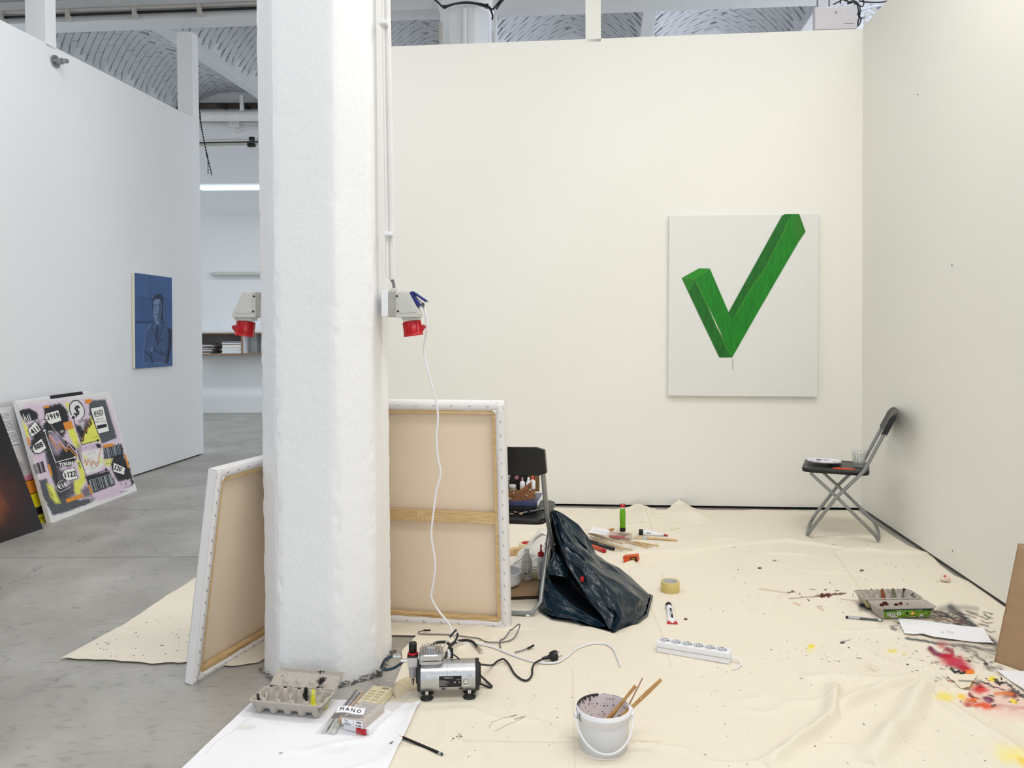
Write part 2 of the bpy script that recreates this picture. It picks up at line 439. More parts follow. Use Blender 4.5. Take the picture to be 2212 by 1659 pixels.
# --- wall lines
LB = F(440, 981); LA0 = F(288, 1030.5)
ld = (LB - LA0).normalized(); LA = LB - ld * 6.0              # left partition, running towards the viewer
RC = F(1861.5, 1103); r2 = F(2165, 1309)
rd = (r2 - RC).normalized(); RB = RC + rd * 6.5               # right wall
bp = F(1250, 1094.5); bd = (bp - RC).normalized(); BL_ = RC + bd * 3.45
zW = onplane(1863, 62, RC, Vector((bd.y, -bd.x, 0))).z
WH = zW
def wall_slab(name, a, b, h, th, side, m, z0=0.0):
    d = (b - a).normalized(); n = Vector((-d.y, d.x, 0)) * th * side
    mb = MB(); z = Vector((0, 0, 1))
    mb.hexa([a + z * z0, b + z * z0, b + n + z * z0, a + n + z * z0], [a + z * h, b + z * h, b + n + z * h, a + n + z * h])
    return mb
# left partition wall
zL = onplane(415, 253, LB, Vector((ld.y, -ld.x, 0))).z
wl = wall_slab('wall_left', LA, LB, zL, 0.16, 1, None, 0.012).build('wall_left', M['wallcool'], bevel=0.002)
struct(wl)
def wall_pt(px, py, p, d): return onplane(px, py, p, Vector((d.y, -d.x, 0)))
for (x0, x1, x2, ybot, ytop) in ((65, 99, 122, 105, -40), (388, 417, 429, 253, 70)):
    a = wall_pt(x1, ybot, LB, ld); b = wall_pt(x2, ybot, LB, ld)
    if x2 == 429: b = LB.copy()
    ww = 0.155
    n = Vector((-ld.y, ld.x, 0)) * ww
    zt = wall_pt(x1, ytop, LB, ld).z if ytop > 0 else 4.3
    b_ = a + ld * min(0.2, (b - a).xy.length)
    mb = MB()
    q = [Vector((p.x, p.y, 0)) for p in (a, b_, b_ + n, a + n)]
    mb.hexa([p + Vector((0, 0, zL - 0.02)) for p in q], [p + Vector((0, 0, zt)) for p in q])
    mb.build('post', M['wallcool'], wl, bevel=0.002)
# back wall, right wall
wb = struct(wall_slab('wall_back', BL_, RC, WH, 0.14, 1, None, 0.018).build('wall_back', M['wall']))
wr = struct(wall_slab('wall_right', RC + Vector((-bd.x, -bd.y, 0)) * 0.0, RB, 4.3, 0.14, 1, None, 0.02).build('wall_right', M['wall']))
# right wall top follows the picture: lower than the ceiling, sloping edge
wr.data.clear_geometry()
zr = wall_pt(1917, 0.5, RC, rd).z
zr = (zr + WH) / 2 if abs(zr - WH) > 0.2 else zr
tmp = wall_slab('w', RC, RB, max(zr, WH), 0.14, 1, None, 0.02)
wr.data.from_pydata(tmp.v, [], tmp.f); wr.data.materials.clear(); wr.data.materials.append(M['wall'])
# dark bars put the shade of the gap under the walls into colour
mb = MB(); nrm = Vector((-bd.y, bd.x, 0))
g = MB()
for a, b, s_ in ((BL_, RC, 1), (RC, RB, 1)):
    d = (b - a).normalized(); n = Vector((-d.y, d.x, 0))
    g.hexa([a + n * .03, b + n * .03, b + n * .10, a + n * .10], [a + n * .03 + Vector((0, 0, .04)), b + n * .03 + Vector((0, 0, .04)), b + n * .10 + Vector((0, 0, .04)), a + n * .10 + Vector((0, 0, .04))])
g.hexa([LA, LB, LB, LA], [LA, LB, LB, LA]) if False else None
struct(g.build('gap_shade_1', M['dark']))
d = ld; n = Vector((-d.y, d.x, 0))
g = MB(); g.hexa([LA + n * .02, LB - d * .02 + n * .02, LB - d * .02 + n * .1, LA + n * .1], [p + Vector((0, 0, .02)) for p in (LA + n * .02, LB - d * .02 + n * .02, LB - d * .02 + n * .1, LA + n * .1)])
struct(g.build('gap_shade_2', M['dark']))
# post on top of the back wall
a = wall_pt(1265, 72, RC, bd); b = wall_pt(1298, 72, RC, bd); n = Vector((bd.y, -bd.x, 0)) * 0.12
if n.y < 0: n = -n
mb = MB(); q = [Vector((p.x, p.y, 0)) for p in (a, b, b + n, a + n)]
mb.hexa([p + Vector((0, 0, WH - .02)) for p in q], [p + Vector((0, 0, 4.25)) for p in q])
mb.build('post', M['wall'], wb)
# small nail marks on the walls
nm = MB()
for px, py, L_ in ((1316, 77, 5), (1340, 78, 3), (1983, 204, 4), (2057, 573, 3), (2058, 1190, 5)):
    if px < 1862: p = wall_pt(px, py, RC, bd); nn = -n.normalized()
    else: p = wall_pt(px, py, RC, rd); nn = Vector((-1, 0, 0))
    nm.cyl(p, p + nn * 0.003, 0.003, n=6)
nm.build('nail_hole', M['dark'], wr)

# --- floor of cast slabs with recessed joints
yj = [F(380, 1203).y, F(400, 1101).y]
xe = [-7.5, 6.5]
under = MB(); under.box((0, 4.0, -0.06), (16, 17, 0.06)); fl = struct(under.build('floor', M['dark']))
edges_y = [-4.0, 0.6, yj[0], yj[1], 8.8, 11.6]
for i in range(len(edges_y) - 1):
    y0, y1 = edges_y[i] + 0.004, edges_y[i + 1] - 0.004
    if i == 0: y1 = edges_y[1] - 0.004
    mb = MB(); sl = 0.006
    def yy(x, y): return y + (x + 2) * -0.012
    mb.hexa([(xe[0], yy(xe[0], y0), -.03), (xe[1], yy(xe[1], y0), -.03), (xe[1], yy(xe[1], y1), -.03), (xe[0], yy(xe[0], y1), -.03)],
            [(xe[0], yy(xe[0], y0), 0), (xe[1], yy(xe[1], y0), 0), (xe[1], yy(xe[1], y1), 0), (xe[0], yy(xe[0], y1), 0)])
    mb.build('slab', M['floor'], fl)

# --- far wall of the hall
YF = F(500, 893).y
far = MB(); far.box((0, YF + 0.35, 2.6), (16, 0.2, 5.4)); struct(far.build('wall_far', M['wallcool']))
zp = D(500, 857, YF).z
pl = MB(); pl.box((0, YF + 0.13, zp / 2), (15.9, 0.26, zp)); struct(pl.build('baseboard_far', M['wallcool'], bevel=0.01))
sw = MB(); sw.box((-7.6, 4, 2.6), (0.2, 16, 5.4)); struct(sw.build('wall_side', M['wallcool']))

# --- ceiling: beams, joists, brick vaults between them
ZB = 4.31
ceil = bpy.data.objects.new('ceiling', None); COL.objects.link(ceil); struct(ceil)
bl = F(123, 53, ZB); br = F(1150, 15.5, ZB); bdir = (br - bl).normalized(); b0 = bl - bdir * 4; b1 = br + bdir * 5
nb = Vector((-bdir.y, bdir.x, 0))
if nb.y < 0: nb = -nb
mb = MB(); mb.hexa([b0 - nb * .05, b1 - nb * .05, b1 + nb * .22, b0 + nb * .22], [p + Vector((0, 0, .5)) for p in (b0 - nb * .05, b1 - nb * .05, b1 + nb * .22, b0 + nb * .22)])
mb.build('beam', M['steelwhite'], ceil, bevel=0.006)
mb = MB(); mb.hexa([b0 - nb * .30 + Vector((0, 0, .22)), b1 - nb * .30 + Vector((0, 0, .22)), b1 - nb * .04 + Vector((0, 0, .22)), b0 - nb * .04 + Vector((0, 0, .22))],
                   [p + Vector((0, 0, .6)) for p in (b0 - nb * .30, b1 - nb * .30, b1 - nb * .04, b0 - nb * .04)])
mb.build('beam', M['beamgrey'], ceil, bevel=0.006)
ja = F(320, 49, ZB); jb = F(555, 206, ZB); jd = (jb - ja).normalized(); jn = Vector((jd.y, -jd.x, 0))
SP = 1.665
def joist_base(k): return bl + bdir * ((ja - bl).dot(bdir) + k * SP / max(0.5, abs(jn.dot(bdir))))
LJ = 3.9
for k in range(-2, 6):
    p = joist_base(k) + jd * .2 + Vector((0, 0, .004)); q = p + jd * (LJ - .2); e = jn * 0.07
    mb = MB(); z = Vector((0, 0, .16))
    mb.hexa([p - e, p + e, q + e, q - e], [p - e * .8 + z, p + e * .8 + z, q + e * .8 + z, q - e * .8 + z])
    mb.build('joist', M['steelwhite'], ceil, bevel=0.008)
def vault_pt(k, a, l, lift=0.0):
    """a across 0..1, l metres along"""
    p = joist_base(k) + jd * l + bdir * (a * SP)
    return Vector((p.x, p.y, ZB + 0.06 + 0.34 * math.sin(PI * min(max(a, 0), 1)) ** 0.8 - lift))
singles = 0; rest = MB(); br_list = []
for k in range(-2, 5):
    P = np.array([[tuple(vault_pt(k, a / 16, l * LJ / 14, -0.012)) for a in range(17)] for l in range(15)])
    npgrid('vault', P, M['ceil2'], ceil)
    lmax = LJ if k <= 0 else 1.9
    if k in (0, 1): lmax = LJ
    for side in (0, 1):
        th = math.radians(42) * (-1 if side == 0 else 1)
        ca, sa = math.cos(th), math.sin(th)
        for iu in range(-30, 40):
            for iv in range(-60, 70):
                u = (iu + (0.5 if iv % 2 else 0)) * 0.262; v = iv * 0.082
                x = u * ca - v * sa; l = u * sa + v * ca
                if not (0.06 < l < lmax): continue
                if side == 0 and not (0.09 < x < SP / 2 - .005): continue
                if side == 1 and not (SP / 2 + .005 < x < SP - .09): continue
                br_list.append((k, x, l, th))
rb = random.Random(3)
def brick_geo(mb, k, x, l, th):
    hl, hw = 0.127, 0.0375; ca, sa = math.cos(th), math.sin(th); lift = 0.002 + rb.random() * 0.007
    tl = (rb.random() - .5) * .006
    top = []; bot = []
    for du, dv in ((-1, -1), (1, -1), (1, 1), (-1, 1)):
        u, v = du * hl, dv * hw
        xx = x + u * ca - v * sa; ll = l + u * sa + v * ca
        bot.append(vault_pt(k, min(max(xx / SP, .03), .97), ll, lift + tl * du)); top.append(vault_pt(k, min(max(xx / SP, .03), .97), ll, -0.01))
    mb.hexa(top, bot)
cands = []
for bk in br_list:
    p = vault_pt(*bk[:1], bk[1] / SP, bk[2]); px, py = topx([tuple(p)]); px, py = px[0], py[0]
    vis = (py > 0 and (px < 560 and py < 262) and not (px < 415 and py > 50 + .489 * px)) or (840 < px < 1900 and 0 < py < 85)
    cands.append((0 if vis else 1, (p - Vector(CP)).length, bk))
cands.sort(key=lambda t: t[:2])
nv = 0
for vis, dist, bk in cands:
    if vis == 0 and nv < 290:
        mb = MB(); brick_geo(mb, *bk); mb.build('brick', M['ceil'], ceil); nv += 1
    elif dist < 14: brick_geo(rest, *bk)
stuff(rest.build('brick_field', M['ceil'], ceil))
# plain slab over the room in front and above everything
mb = MB(); mb.box((-0.5, 2.0, 4.95), (15, 11.6, 0.1)); mb.box((-0.5, 9.7, 5.15), (15, 4.4, 0.1)); mb.build('slab', M['ceil2'], ceil)

# --- pipes and trunking up there
def runpipe(name, pts, r, m, label, cat, parent=None):
    o = MB().tube(pts, r, 10).build(name, m, parent)
    if parent is None: tag(o, label, cat)
    return o
pp = [F(-40, 33.5, ZB + .09), F(555, 11, ZB + .09)]
pdir = (pp[1] - pp[0]).normalized()
pr = runpipe('conduit', [pp[0] - nb * .04, pp[1] - nb * .04 + pdir * 1.2], 0.022, M['beamgrey'], 'grey conduit clipped along the ceiling beam at upper left', 'pipe')
pr2 = MB(); pr2.tube([pp[0] - nb * .04 + Vector((0, 0, -.045)), pp[1] - nb * .04 + pdir + Vector((0, 0, -.045))], 0.014, 8); pr2.build('cable', M['matblack'], pr)
for px in (5, 148, 292, 432):
    c = D(px, 36 - (px + 40) * .04 , pp[0].lerp(pp[1], (px + 40) / 595).y - .05)
    mb = MB(); mb.box(c + Vector((0, 0, -.02)), (.04, .06, .12)); mb.build('clamp', M['beamgrey'], pr)
# far wall services
def far_line(py, y, r, m, name, label, cat, x0=380, x1=720):
    return runpipe(name, [D(x0, py, y), D(x1, py + .0 * (x1 - x0), y)], r, m, label, cat)
bigp = far_line(251, YF - .05, 0.075, M['pipe'], 'pipe', 'thick white painted pipe high on the far wall', 'pipe')
mb = MB(); c = D(523, 233, YF - .05); mb.box(c, (.05, .05, .34)); mb.build('hanger', M['pipe'], bigp)
mb = MB(); c = D(487, 251, YF - .05); mb.cyl(c, c + Vector((.02, 0, 0)), .08, n=14); mb.build('coupling', M['pipe'], bigp)
dk = far_line(229, YF + .12, 0.045, mat('rusty_pipe', (92, 80, 72), 0.8, var=.4, scale=12), 'pipe', 'dark dusty pipe in the shadow above the thick white one', 'pipe')
for px in (484, 532): MB().box(D(px, 230, YF + .0), (.10, .05, .07), rot=(0, .3, 0)).build('valve', M['matblack'], dk, bevel=.01)
jbx = thing('junction_box', 'small white junction box with a looping cable on the far wall', 'junction box', D(506, 269, YF + .2))
MB().box((0, 0, 0), (.14, .08, .09)).build('body', M['pipe'], jbx, bevel=.008)
base = D(506, 269, YF + .2)
lp = [D(505, 275, YF + .2), D(505, 283, YF + .2), D(510, 286, YF + .2), D(516, 283, YF + .2), D(524, 278, YF + .2), D(560, 275, YF + .2), D(640, 275, YF + .2)]
MB().tube([q - base for q in smooth_path(lp, 5)], .011, 6).build('cable', M['pipe'], jbx)
MB().tube([D(380, 267, YF + .2) - base, D(700, 265, YF + .2) - base], .012, 6).build('conduit', M['pipe'], jbx)
tr = None
for dy, nm_, r_, m_ in ((304, 'upper', .018, M['pipe']), (308, 'mid', .016, M['rubber']), (311, 'low', .02, M['beamgrey'])):
    o = MB().tube([D(380, dy + 2, YF + .235), D(720, dy - 4, YF + .235)], r_, 7).build('cable_tray' if tr is None else 'cable', m_, tr)
    if tr is None: tr = tag(o, 'dusty cable run with black junctions across the far wall', 'cable tray')
MB().box(D(544, 300, YF + .06), (.07, .05, .05)).build('cable_joint', M['matblack'], tr); MB().box(D(543, 313, YF + .06), (.10, .07, .05)).build('cable_joint', M['matblack'], tr)
# chain
chp = [D(422, 150, 9.6), D(431, 236, 9.6), D(433, 262, 9.6), D(438, 290, 9.6), D(446, 330, 9.6), D(449, 343, 9.6), D(458, 380, 9.6)]
ch = MB(); sp_ = smooth_path(chp, 6)
L_ = 0
for a, b in zip(sp_[:-1], sp_[1:]):
    n_ = max(1, int((b - a).length / .035))
    for i in range(n_):
        p = a.lerp(b, i / n_); ch.sphere(p, .011, 6, (1, 1, 1.4))
a = D(449, 343, 9.6); b = D(449.5, 374, 9.6)
for i in range(8): ch.sphere(a.lerp(b, i / 7), .009, 6, (1, 1, 1.3))
ch.tube(sp_, .004, 4); tag(ch.build('chain', M['matblack']), 'dark bead chain dangling past the end of the left partition', 'chain')
# fluorescent fittings on the far wall
c = D(432, 404, YF - 1.2); c2 = D(640, 404, YF - 1.2); h = .04
ft = thing('ceiling_light', 'glowing white fluorescent strip across the gap at upper left', 'lamp', c)
e = c2 - c
MB().box(e / 2 + Vector((0, .03, .025)), (e.length, .1, .03)).build('housing', M['wplastic'], ft)
MB().box(e / 2 + Vector((0, 0, -.01)), (e.length, .12, .045)).build('diffuser', mat('lit_diffuser', (225, 250, 255), .4, emit=((214, 246, 255), 1.6)), ft, bevel=.015)
c = D(453, 591.5, YF + .15); c2 = D(640, 590.5, YF + .15); e = c2 - c
ft = thing('wall_light', 'unlit white tube lamp mounted on the far wall above shelves', 'lamp', c)
MB().box(e / 2 + Vector((0, .05, 0)), (e.length, .05, .05)).build('housing', M['wplastic'], ft, bevel=.01)
MB().tube([(0.0, 0, 0), (.04, 0, 0), (e.length, 0, 0)], [.006, .026, .026], 10).build('tube', M['gplastic'], ft)
# wall shelf with books
ys = YF - .12; s0 = D(400, 768, ys); s1 = D(640, 768, ys); top = D(500, 718, ys).z; bot = s0.z
shelf = thing('wall_shelf', 'plywood edged wall shelf with open boxes on the far wall', 'shelf', (s0.x, ys, bot))
Lx = s1.x - s0.x; Hs = top - bot; ply = mat('plywood_edge', (150, 118, 92), .6, var=.15, scale=40)
def board(nm_, c, d, m_=M['wallcool']): return MB().box(c, d).build(nm_, m_, shelf)
dep = .34
mb = MB(); mb.box((Lx / 2, dep / 2, .012), (Lx, dep, .024)); board('bottom_board', (Lx / 2, dep / 2, .012), (Lx, dep, .024), M['gplastic'])
board('top_board', (Lx / 2, dep / 2, Hs - .012), (Lx, dep, .024), M['wplastic'])
board('edge_strip', (Lx / 2, -.003, .012), (Lx, .008, .026), ply); board('edge_strip', (Lx / 2, -.003, Hs - .014), (Lx, .008, .02), ply)
xd = D(523, 740, ys).x - s0.x
board('divider', (xd, dep / 2, Hs / 2), (.024, dep, Hs - .05), M['wplastic']); board('edge_strip', (xd, -.003, Hs / 2), (.026, .008, Hs - .03), ply)
board('divider', (.02, dep / 2, Hs / 2), (.024, dep, Hs - .05), M['wplastic'])
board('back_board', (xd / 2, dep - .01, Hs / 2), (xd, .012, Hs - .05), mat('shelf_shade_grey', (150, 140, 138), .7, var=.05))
board('back_board', (xd / 2 + Lx / 2, dep - .01, Hs / 2), (Lx - xd, .012, Hs - .05), M['wplastic'])
x2 = D(548, 740, ys).x - s0.x
board('divider', (x2, dep * .7, Hs / 2), (.006, dep * .5, Hs - .05), M['greyink'])
rbk = random.Random(5)
bx = D(477, 760, ys).x; wd = D(521, 760, ys).x - bx; z = bot + .024
for i, (hh, cc, lab) in enumerate([(.016, (236, 240, 240), 'white magazine at the bottom of the stack right of the loose papers'), (.016, (225, 232, 236), 'pale magazine second from the bottom of the shelf stack'), (.014, (240, 244, 246), 'white magazine in the middle of the shelf stack'),
                            (.016, (214, 224, 230), 'pale blue magazine under the cream book on the shelf'), (.014, (232, 232, 228), 'thin white booklet directly under the cream book'), (.045, (214, 200, 172), 'thick cream book with a red mark in the shelf stack'), (.03, (38, 52, 84), 'dark blue book above the cream one on the shelf'), (.014, (18, 18, 22), 'thin black book topping the shelf stack')]):
    bk = thing('book', lab, 'book', (bx + wd / 2 + (rbk.random() - .5) * .02, ys + .13, z), (0, 0, (rbk.random() - .5) * .08), 'books stacked flat on the far shelf')
    MB().box((0, 0, hh / 2), (wd * (.99 - .02 * (i % 3)), .22, hh)).build('cover', mat('book_%d' % i, cc, .5, var=.05), bk, bevel=.002)
    MB().box((0.004, -.003, hh / 2), (wd * .95, .217, hh * .6)).build('pages', M['plainpaper'], bk)
    if i == 5:
        mb = MB(); put_text(mb, 'N', lambda x, y, k: (x, -.1105, y), (-.06, hh / 2), hh * .6, 0, 1.1, .05); mb.build('print', M['red'], bk)
    z += hh + .001
bx = D(432, 760, ys).x
z = bot + .024
for i in range(10):
    hh = .013; cc = [(210, 208, 204), (60, 58, 62), (180, 150, 150), (230, 228, 224), (90, 96, 104)][i % 5]
    o = MB().box((0, 0, hh / 2), (.22 + rbk.random() * .04, .26, hh)).build('magazine', mat('mag_%d' % (i % 5), cc, .5, var=.1), None, bevel=.001)
    o.location = (bx + .03 + rbk.random() * .03, ys + .16, z); o.rotation_euler = (0, 0, (rbk.random() - .5) * .2); z += hh + .001
    tag(o, 'thin magazine in the loose pile at the left end of the shelf', 'magazine', 'magazines piled at the shelf end')

# --- columns behind the back wall and the big pillar
def octagon(L, C, rot):
    """chamfered square, L long faces, C chamfers"""
    h = L / 2; k = C / math.sqrt(2); s = h + k
    p = [(-h, -s), (h, -s), (s, -h), (s, h), (h, s), (-h, s), (-s, h), (-s, -h)]
    c, sn = math.cos(rot), math.sin(rot)
    return [(x * c - y * sn, x * sn + y * c) for x, y in p]
rc_ = F(1007, 60, 4.3); cen = D(1007, 60, 7.65)
oc = octagon(.24, .155, math.radians(-7))
cb = MB(); cb.prism([(cen.x + x, cen.y + y) for x, y in oc], 0, 4.9)
col2 = struct(cb.build('trim_3', M['wallcool'], bevel=.005))
cp = MB(); big = [(cen.x + x * 1.35, cen.y + y * 1.35) for x, y in oc]; sm_ = [(cen.x + x, cen.y + y) for x, y in oc]
cp.loft([[(*p, 4.22) for p in sm_], [(*p, 4.5) for p in big], [(*p, 4.9) for p in big]]); cp.build('capital', M['wallcool'], col2)
for (px, r_) in ((1003, .022), (1070, .018)):
    p = D(px, 60, cen.y - .27 if px < 1050 else cen.y - .1); MB().tube([(p.x, p.y, 3.2), (p.x, p.y, 4.2)], r_, 8).build('conduit', M['pipe'], col2)
cbl = MB()
cy = cen.y - .33
for pts in ([(930, -8), (945, 4), (955, 14), (960, 15)], [(957, 16), (975, 10), (1005, 5), (1035, 8), (1053, 12)], [(957, 18), (985, 8), (1020, 7), (1050, 15)],
            [(1053, 14), (1060, 22), (1064, 34), (1063, 42)], [(1056, 14), (1064, 20), (1075, 8), (1085, -6)], [(1072, 20), (1080, 8), (1092, -6)]):
    cbl.tube(smooth_path([D(x, y, cy) for x, y in pts], 6), .009, 6)
for x, y in ((960, 15), (1052, 12), (1052, 15)): cbl.box(D(x, y, cy), (.03, .04, .02))
tag(cbl.build('cable_bundle', M['rubber']), 'dark cables looping round the column top behind the back wall', 'cables')
pc = D(952, 72, 7.3); MB()
tag(MB().tube([(pc.x, pc.y, 0), pc + Vector((0, 0, .1))], .02, 8).build('pipe_stub', M['beamgrey']), 'grey standpipe whose end shows left of the column behind the back wall', 'pipe')

# front pillar: rough plaster, chipped arrises
PC = D(713, 1440, 2.93); PC.z = 0
def pillar():
    rot = math.radians(-7)
    L, C = .218, .142
    oc = octagon(L, C, rot); per = []
    for i in range(8):
        a = Vector(oc[i]); b = Vector(oc[(i + 1) % 8]); n_ = 26 if i % 2 == 0 else 18
        for j in range(n_):
            t = j / n_
            per.append((a.lerp(b, t), min(t, 1 - t) * (b - a).length))
    per_np = np.array([(p.x, p.y) for p, _ in per]); dist = np.array([d_ for _, d_ in per])
    cum = np.concatenate([[0], np.cumsum(np.hypot(*np.diff(per_np, axis=0).T))])
    nrm = per_np / np.linalg.norm(per_np, axis=1)[:, None]
    zs = np.concatenate([np.linspace(0, 2.0, 260), np.linspace(2.03, 4.9, 90)])
    Z, S = np.meshgrid(zs, cum, indexing='ij'); DD = np.broadcast_to(dist, Z.shape)
    low = sstep(2.6, 0.2, Z)
    arr = np.exp(-(DD / .012) ** 2) * (0.35 + .65 * low)
    chip = -0.0055 * arr * sstep(.35, .75, fbm(Z * 22, S * 9 + 3, 5)) - .004 * arr
    rough_ = (fbm(Z * 40, S * 40, 9, 4) - .5) * .0025 * (0.2 + .8 * low) + (fbm(Z * 3, S * 4, 2) - .5) * .003
    flare = .004 * sstep(.14, 0, Z)
    off = chip + rough_ + flare
    X = per_np[None, :, 0] + nrm[None, :, 0] * off; Y = per_np[None, :, 1] + nrm[None, :, 1] * off
    taper = 1.0
    P = np.stack([X * taper + PC.x, Y * taper + PC.y, Z + 0 * X], -1)
    P = np.concatenate([P, P[:, :1]], 1)
    return npgrid('trim_4', P, M['plaster'], flip=False)
pil = struct(pillar()); pil['label'] = 'white limewashed octagonal pillar with chipped edges'
# dirt ring at the foot
dm = MB(); rr = random.Random(4); oc = octagon(.218, .142, math.radians(-7))
for i in range(520):
    k = rr.choice([0, 0, 7, 1, 1, 1, 2]); a = Vector(oc[k]); b = Vector(oc[(k + 1) % 8]); t = rr.random()
    p = a.lerp(b, t) * (1.03 + rr.random() * .06)
    if k == 1 and rr.random() < .5: p = b * (1.02 + rr.random() * .1)
    dm.sphere((PC.x + p.x, PC.y + p.y, rr.random() ** 2 * .02), .001 + rr.random() ** 2 * .0035, 6, (1.5, 1, .7))
stuff(dm.build('mortar_crumbs', mat('dirty_mortar', (140, 136, 130), .95, var=.6, scale=150), pil))
# ================================================================== CANVASES AND PAINTINGS
def staple_row(mb, p0, p1, n, y, rot=0.5):
    for i in range(n):
        t = (i + .5) / n; c = Vector(p0).lerp(Vector(p1), t)
        mb.box((c[0], y, c[1]), (.011, .0016, .0013), rot=(0, rot + .25 * math.sin(i * 3.1), 0))
def back_canvas(label, mw, W, H, t=.04, fold=.036, bar=.048, cross=True):
    """stretched canvas seen from behind: viewer at -y, origin at bottom right corner, x runs to the right (negative = left)"""
    o = thing('stretched_canvas', label, 'canvas', mw=mw)
    x0, x1 = -W, 0
    sh = MB()   # primed skin: front plus four sides plus turned margins
    sh.box((-W / 2, t - .001, H / 2), (W, .002, H))
    sh.box((x0 + .001, t / 2, H / 2), (.002, t, H)); sh.box((x1 - .001, t / 2, H / 2), (.002, t, H))
    sh.box((-W / 2, t / 2, .001), (W, t, .002)); sh.box((-W / 2, t / 2, H - .001), (W, t, .002))
    sh.build('primed_canvas', M['primed'], o)
    fo = MB(); f = fold; r = random.Random(2)
    def strip(a, b, inn, axis):
        n = 22; P = []
        for i in range(n + 1):
            q = i / n; wv = (r.random() - .5) * .003
            pa = Vector(a).lerp(Vector(b), q)
            pi = pa + Vector(inn) * (1 + wv / f)
            P.append([(pa[0], -.0012, pa[1]), ((pa[0] + pi[0]) / 2, -.0026 - r.random() * .0012, (pa[1] + pi[1]) / 2), (pi[0], -.0014, pi[1])])
        fo.grid(P)
    strip((x0, 0), (x0, H), (f, 0), 0); strip((x1, 0), (x1, H), (-f, 0), 0)
    strip((x0, 0), (x1, 0), (0, f), 1); strip((x0, H), (x1, H), (0, -f), 1)
    fo.build('turned_margin', M['primed'], o, solid=.0012)
    for cx_, cz_ in ((x1 - f, H - f), (x0 + f, H - f), (x1 - f, f), (x0 + f, f)):
        s1 = 1 if cx_ < -W / 2 else -1; s2 = -1 if cz_ > H / 2 else 1
        MB().add([(cx_ - s1 * .006, -.004, cz_ - s2 * .006), (cx_ + s1 * .012, -.005, cz_ - s2 * .004), (cx_ + s1 * .006, -.0045, cz_ + s2 * .006), (cx_ - s1 * .004, -.005, cz_ + s2 * .012)], [(0, 1, 2, 3)]).build('corner_fold', M['primed'], o, solid=.001)
    for c, d in (((x0 + bar / 2 + .003, .012, H / 2), (bar, .022, H - .006)), ((x1 - bar / 2 - .003, .012, H / 2), (bar, .022, H - .006)),
                 ((-W / 2, .012, bar / 2 + .003), (W - .01, .0215, bar)), ((-W / 2, .012, H - bar / 2 - .003), (W - .01, .0215, bar))):
        MB().box(c, d).build('stretcher_bar', M['wood'], o, bevel=.002)
    if cross:
        cb_ = MB().box((-W / 2, .012, H * .495), (W - 2 * bar + .012, .016, .046)).build('cross_bar', M['wood'], o, bevel=.001)
        MB().box((-.36, .0028, H * .495), (.036, .004, .046)).build('joint_plate', M['palewood'], cb_)
    gr = MB(); gr.box((-.36, .0006, bar - .004), (.13, .002, .003)); gr.build('key_slot', M['brushwood'], o)
    MB().box((-W / 2, t - .006, H / 2), (W - .02, .004, H - .02)).build('raw_canvas', M['raw'], o)
    st = MB(); y = -.0045
    staple_row(st, (x1 - f * .45, .05), (x1 - f * .45, H - .05), 15, y, 1.1); staple_row(st, (x0 + f * .45, .05), (x0 + f * .45, H - .05), 15, y, 1.1)
    staple_row(st, (x0 + .03, f * .5), (x1 - .03, f * .5), 10, y, .5); staple_row(st, (x0 + .03, H - f * .5), (x1 - .03, H - f * .5), 10, y, -.3)
    stuff(st.build('staples', M['staple'], o))
    return o
# right one, behind the pillar
BR = F(1101.5, 1363); Y_t = 3.11; TR = D(1083.5, 868.5, Y_t)
bdir2 = (F(842, 1345.5) - BR).normalized()
CAN_R = back_canvas('large blank canvas seen from behind, right of the pillar, with a wooden cross bar', frame(BR, -bdir2, TR - BR), .80, (TR - BR).length)
# left one, leaning on the pillar's left side
BLc = F(416, 1481); BRc = F(571, 1386.5); TLc = D(498, 1010.5, BLc.y + .03)
xd_ = (BRc - BLc).normalized(); Wl = .60
CAN_L = back_canvas('smaller blank canvas seen from behind, leaning against the left side of the pillar', frame(BLc + xd_ * Wl, xd_, TLc - BLc), Wl, (TLc - BLc).length, t=.036, fold=.03, bar=.042, cross=False)

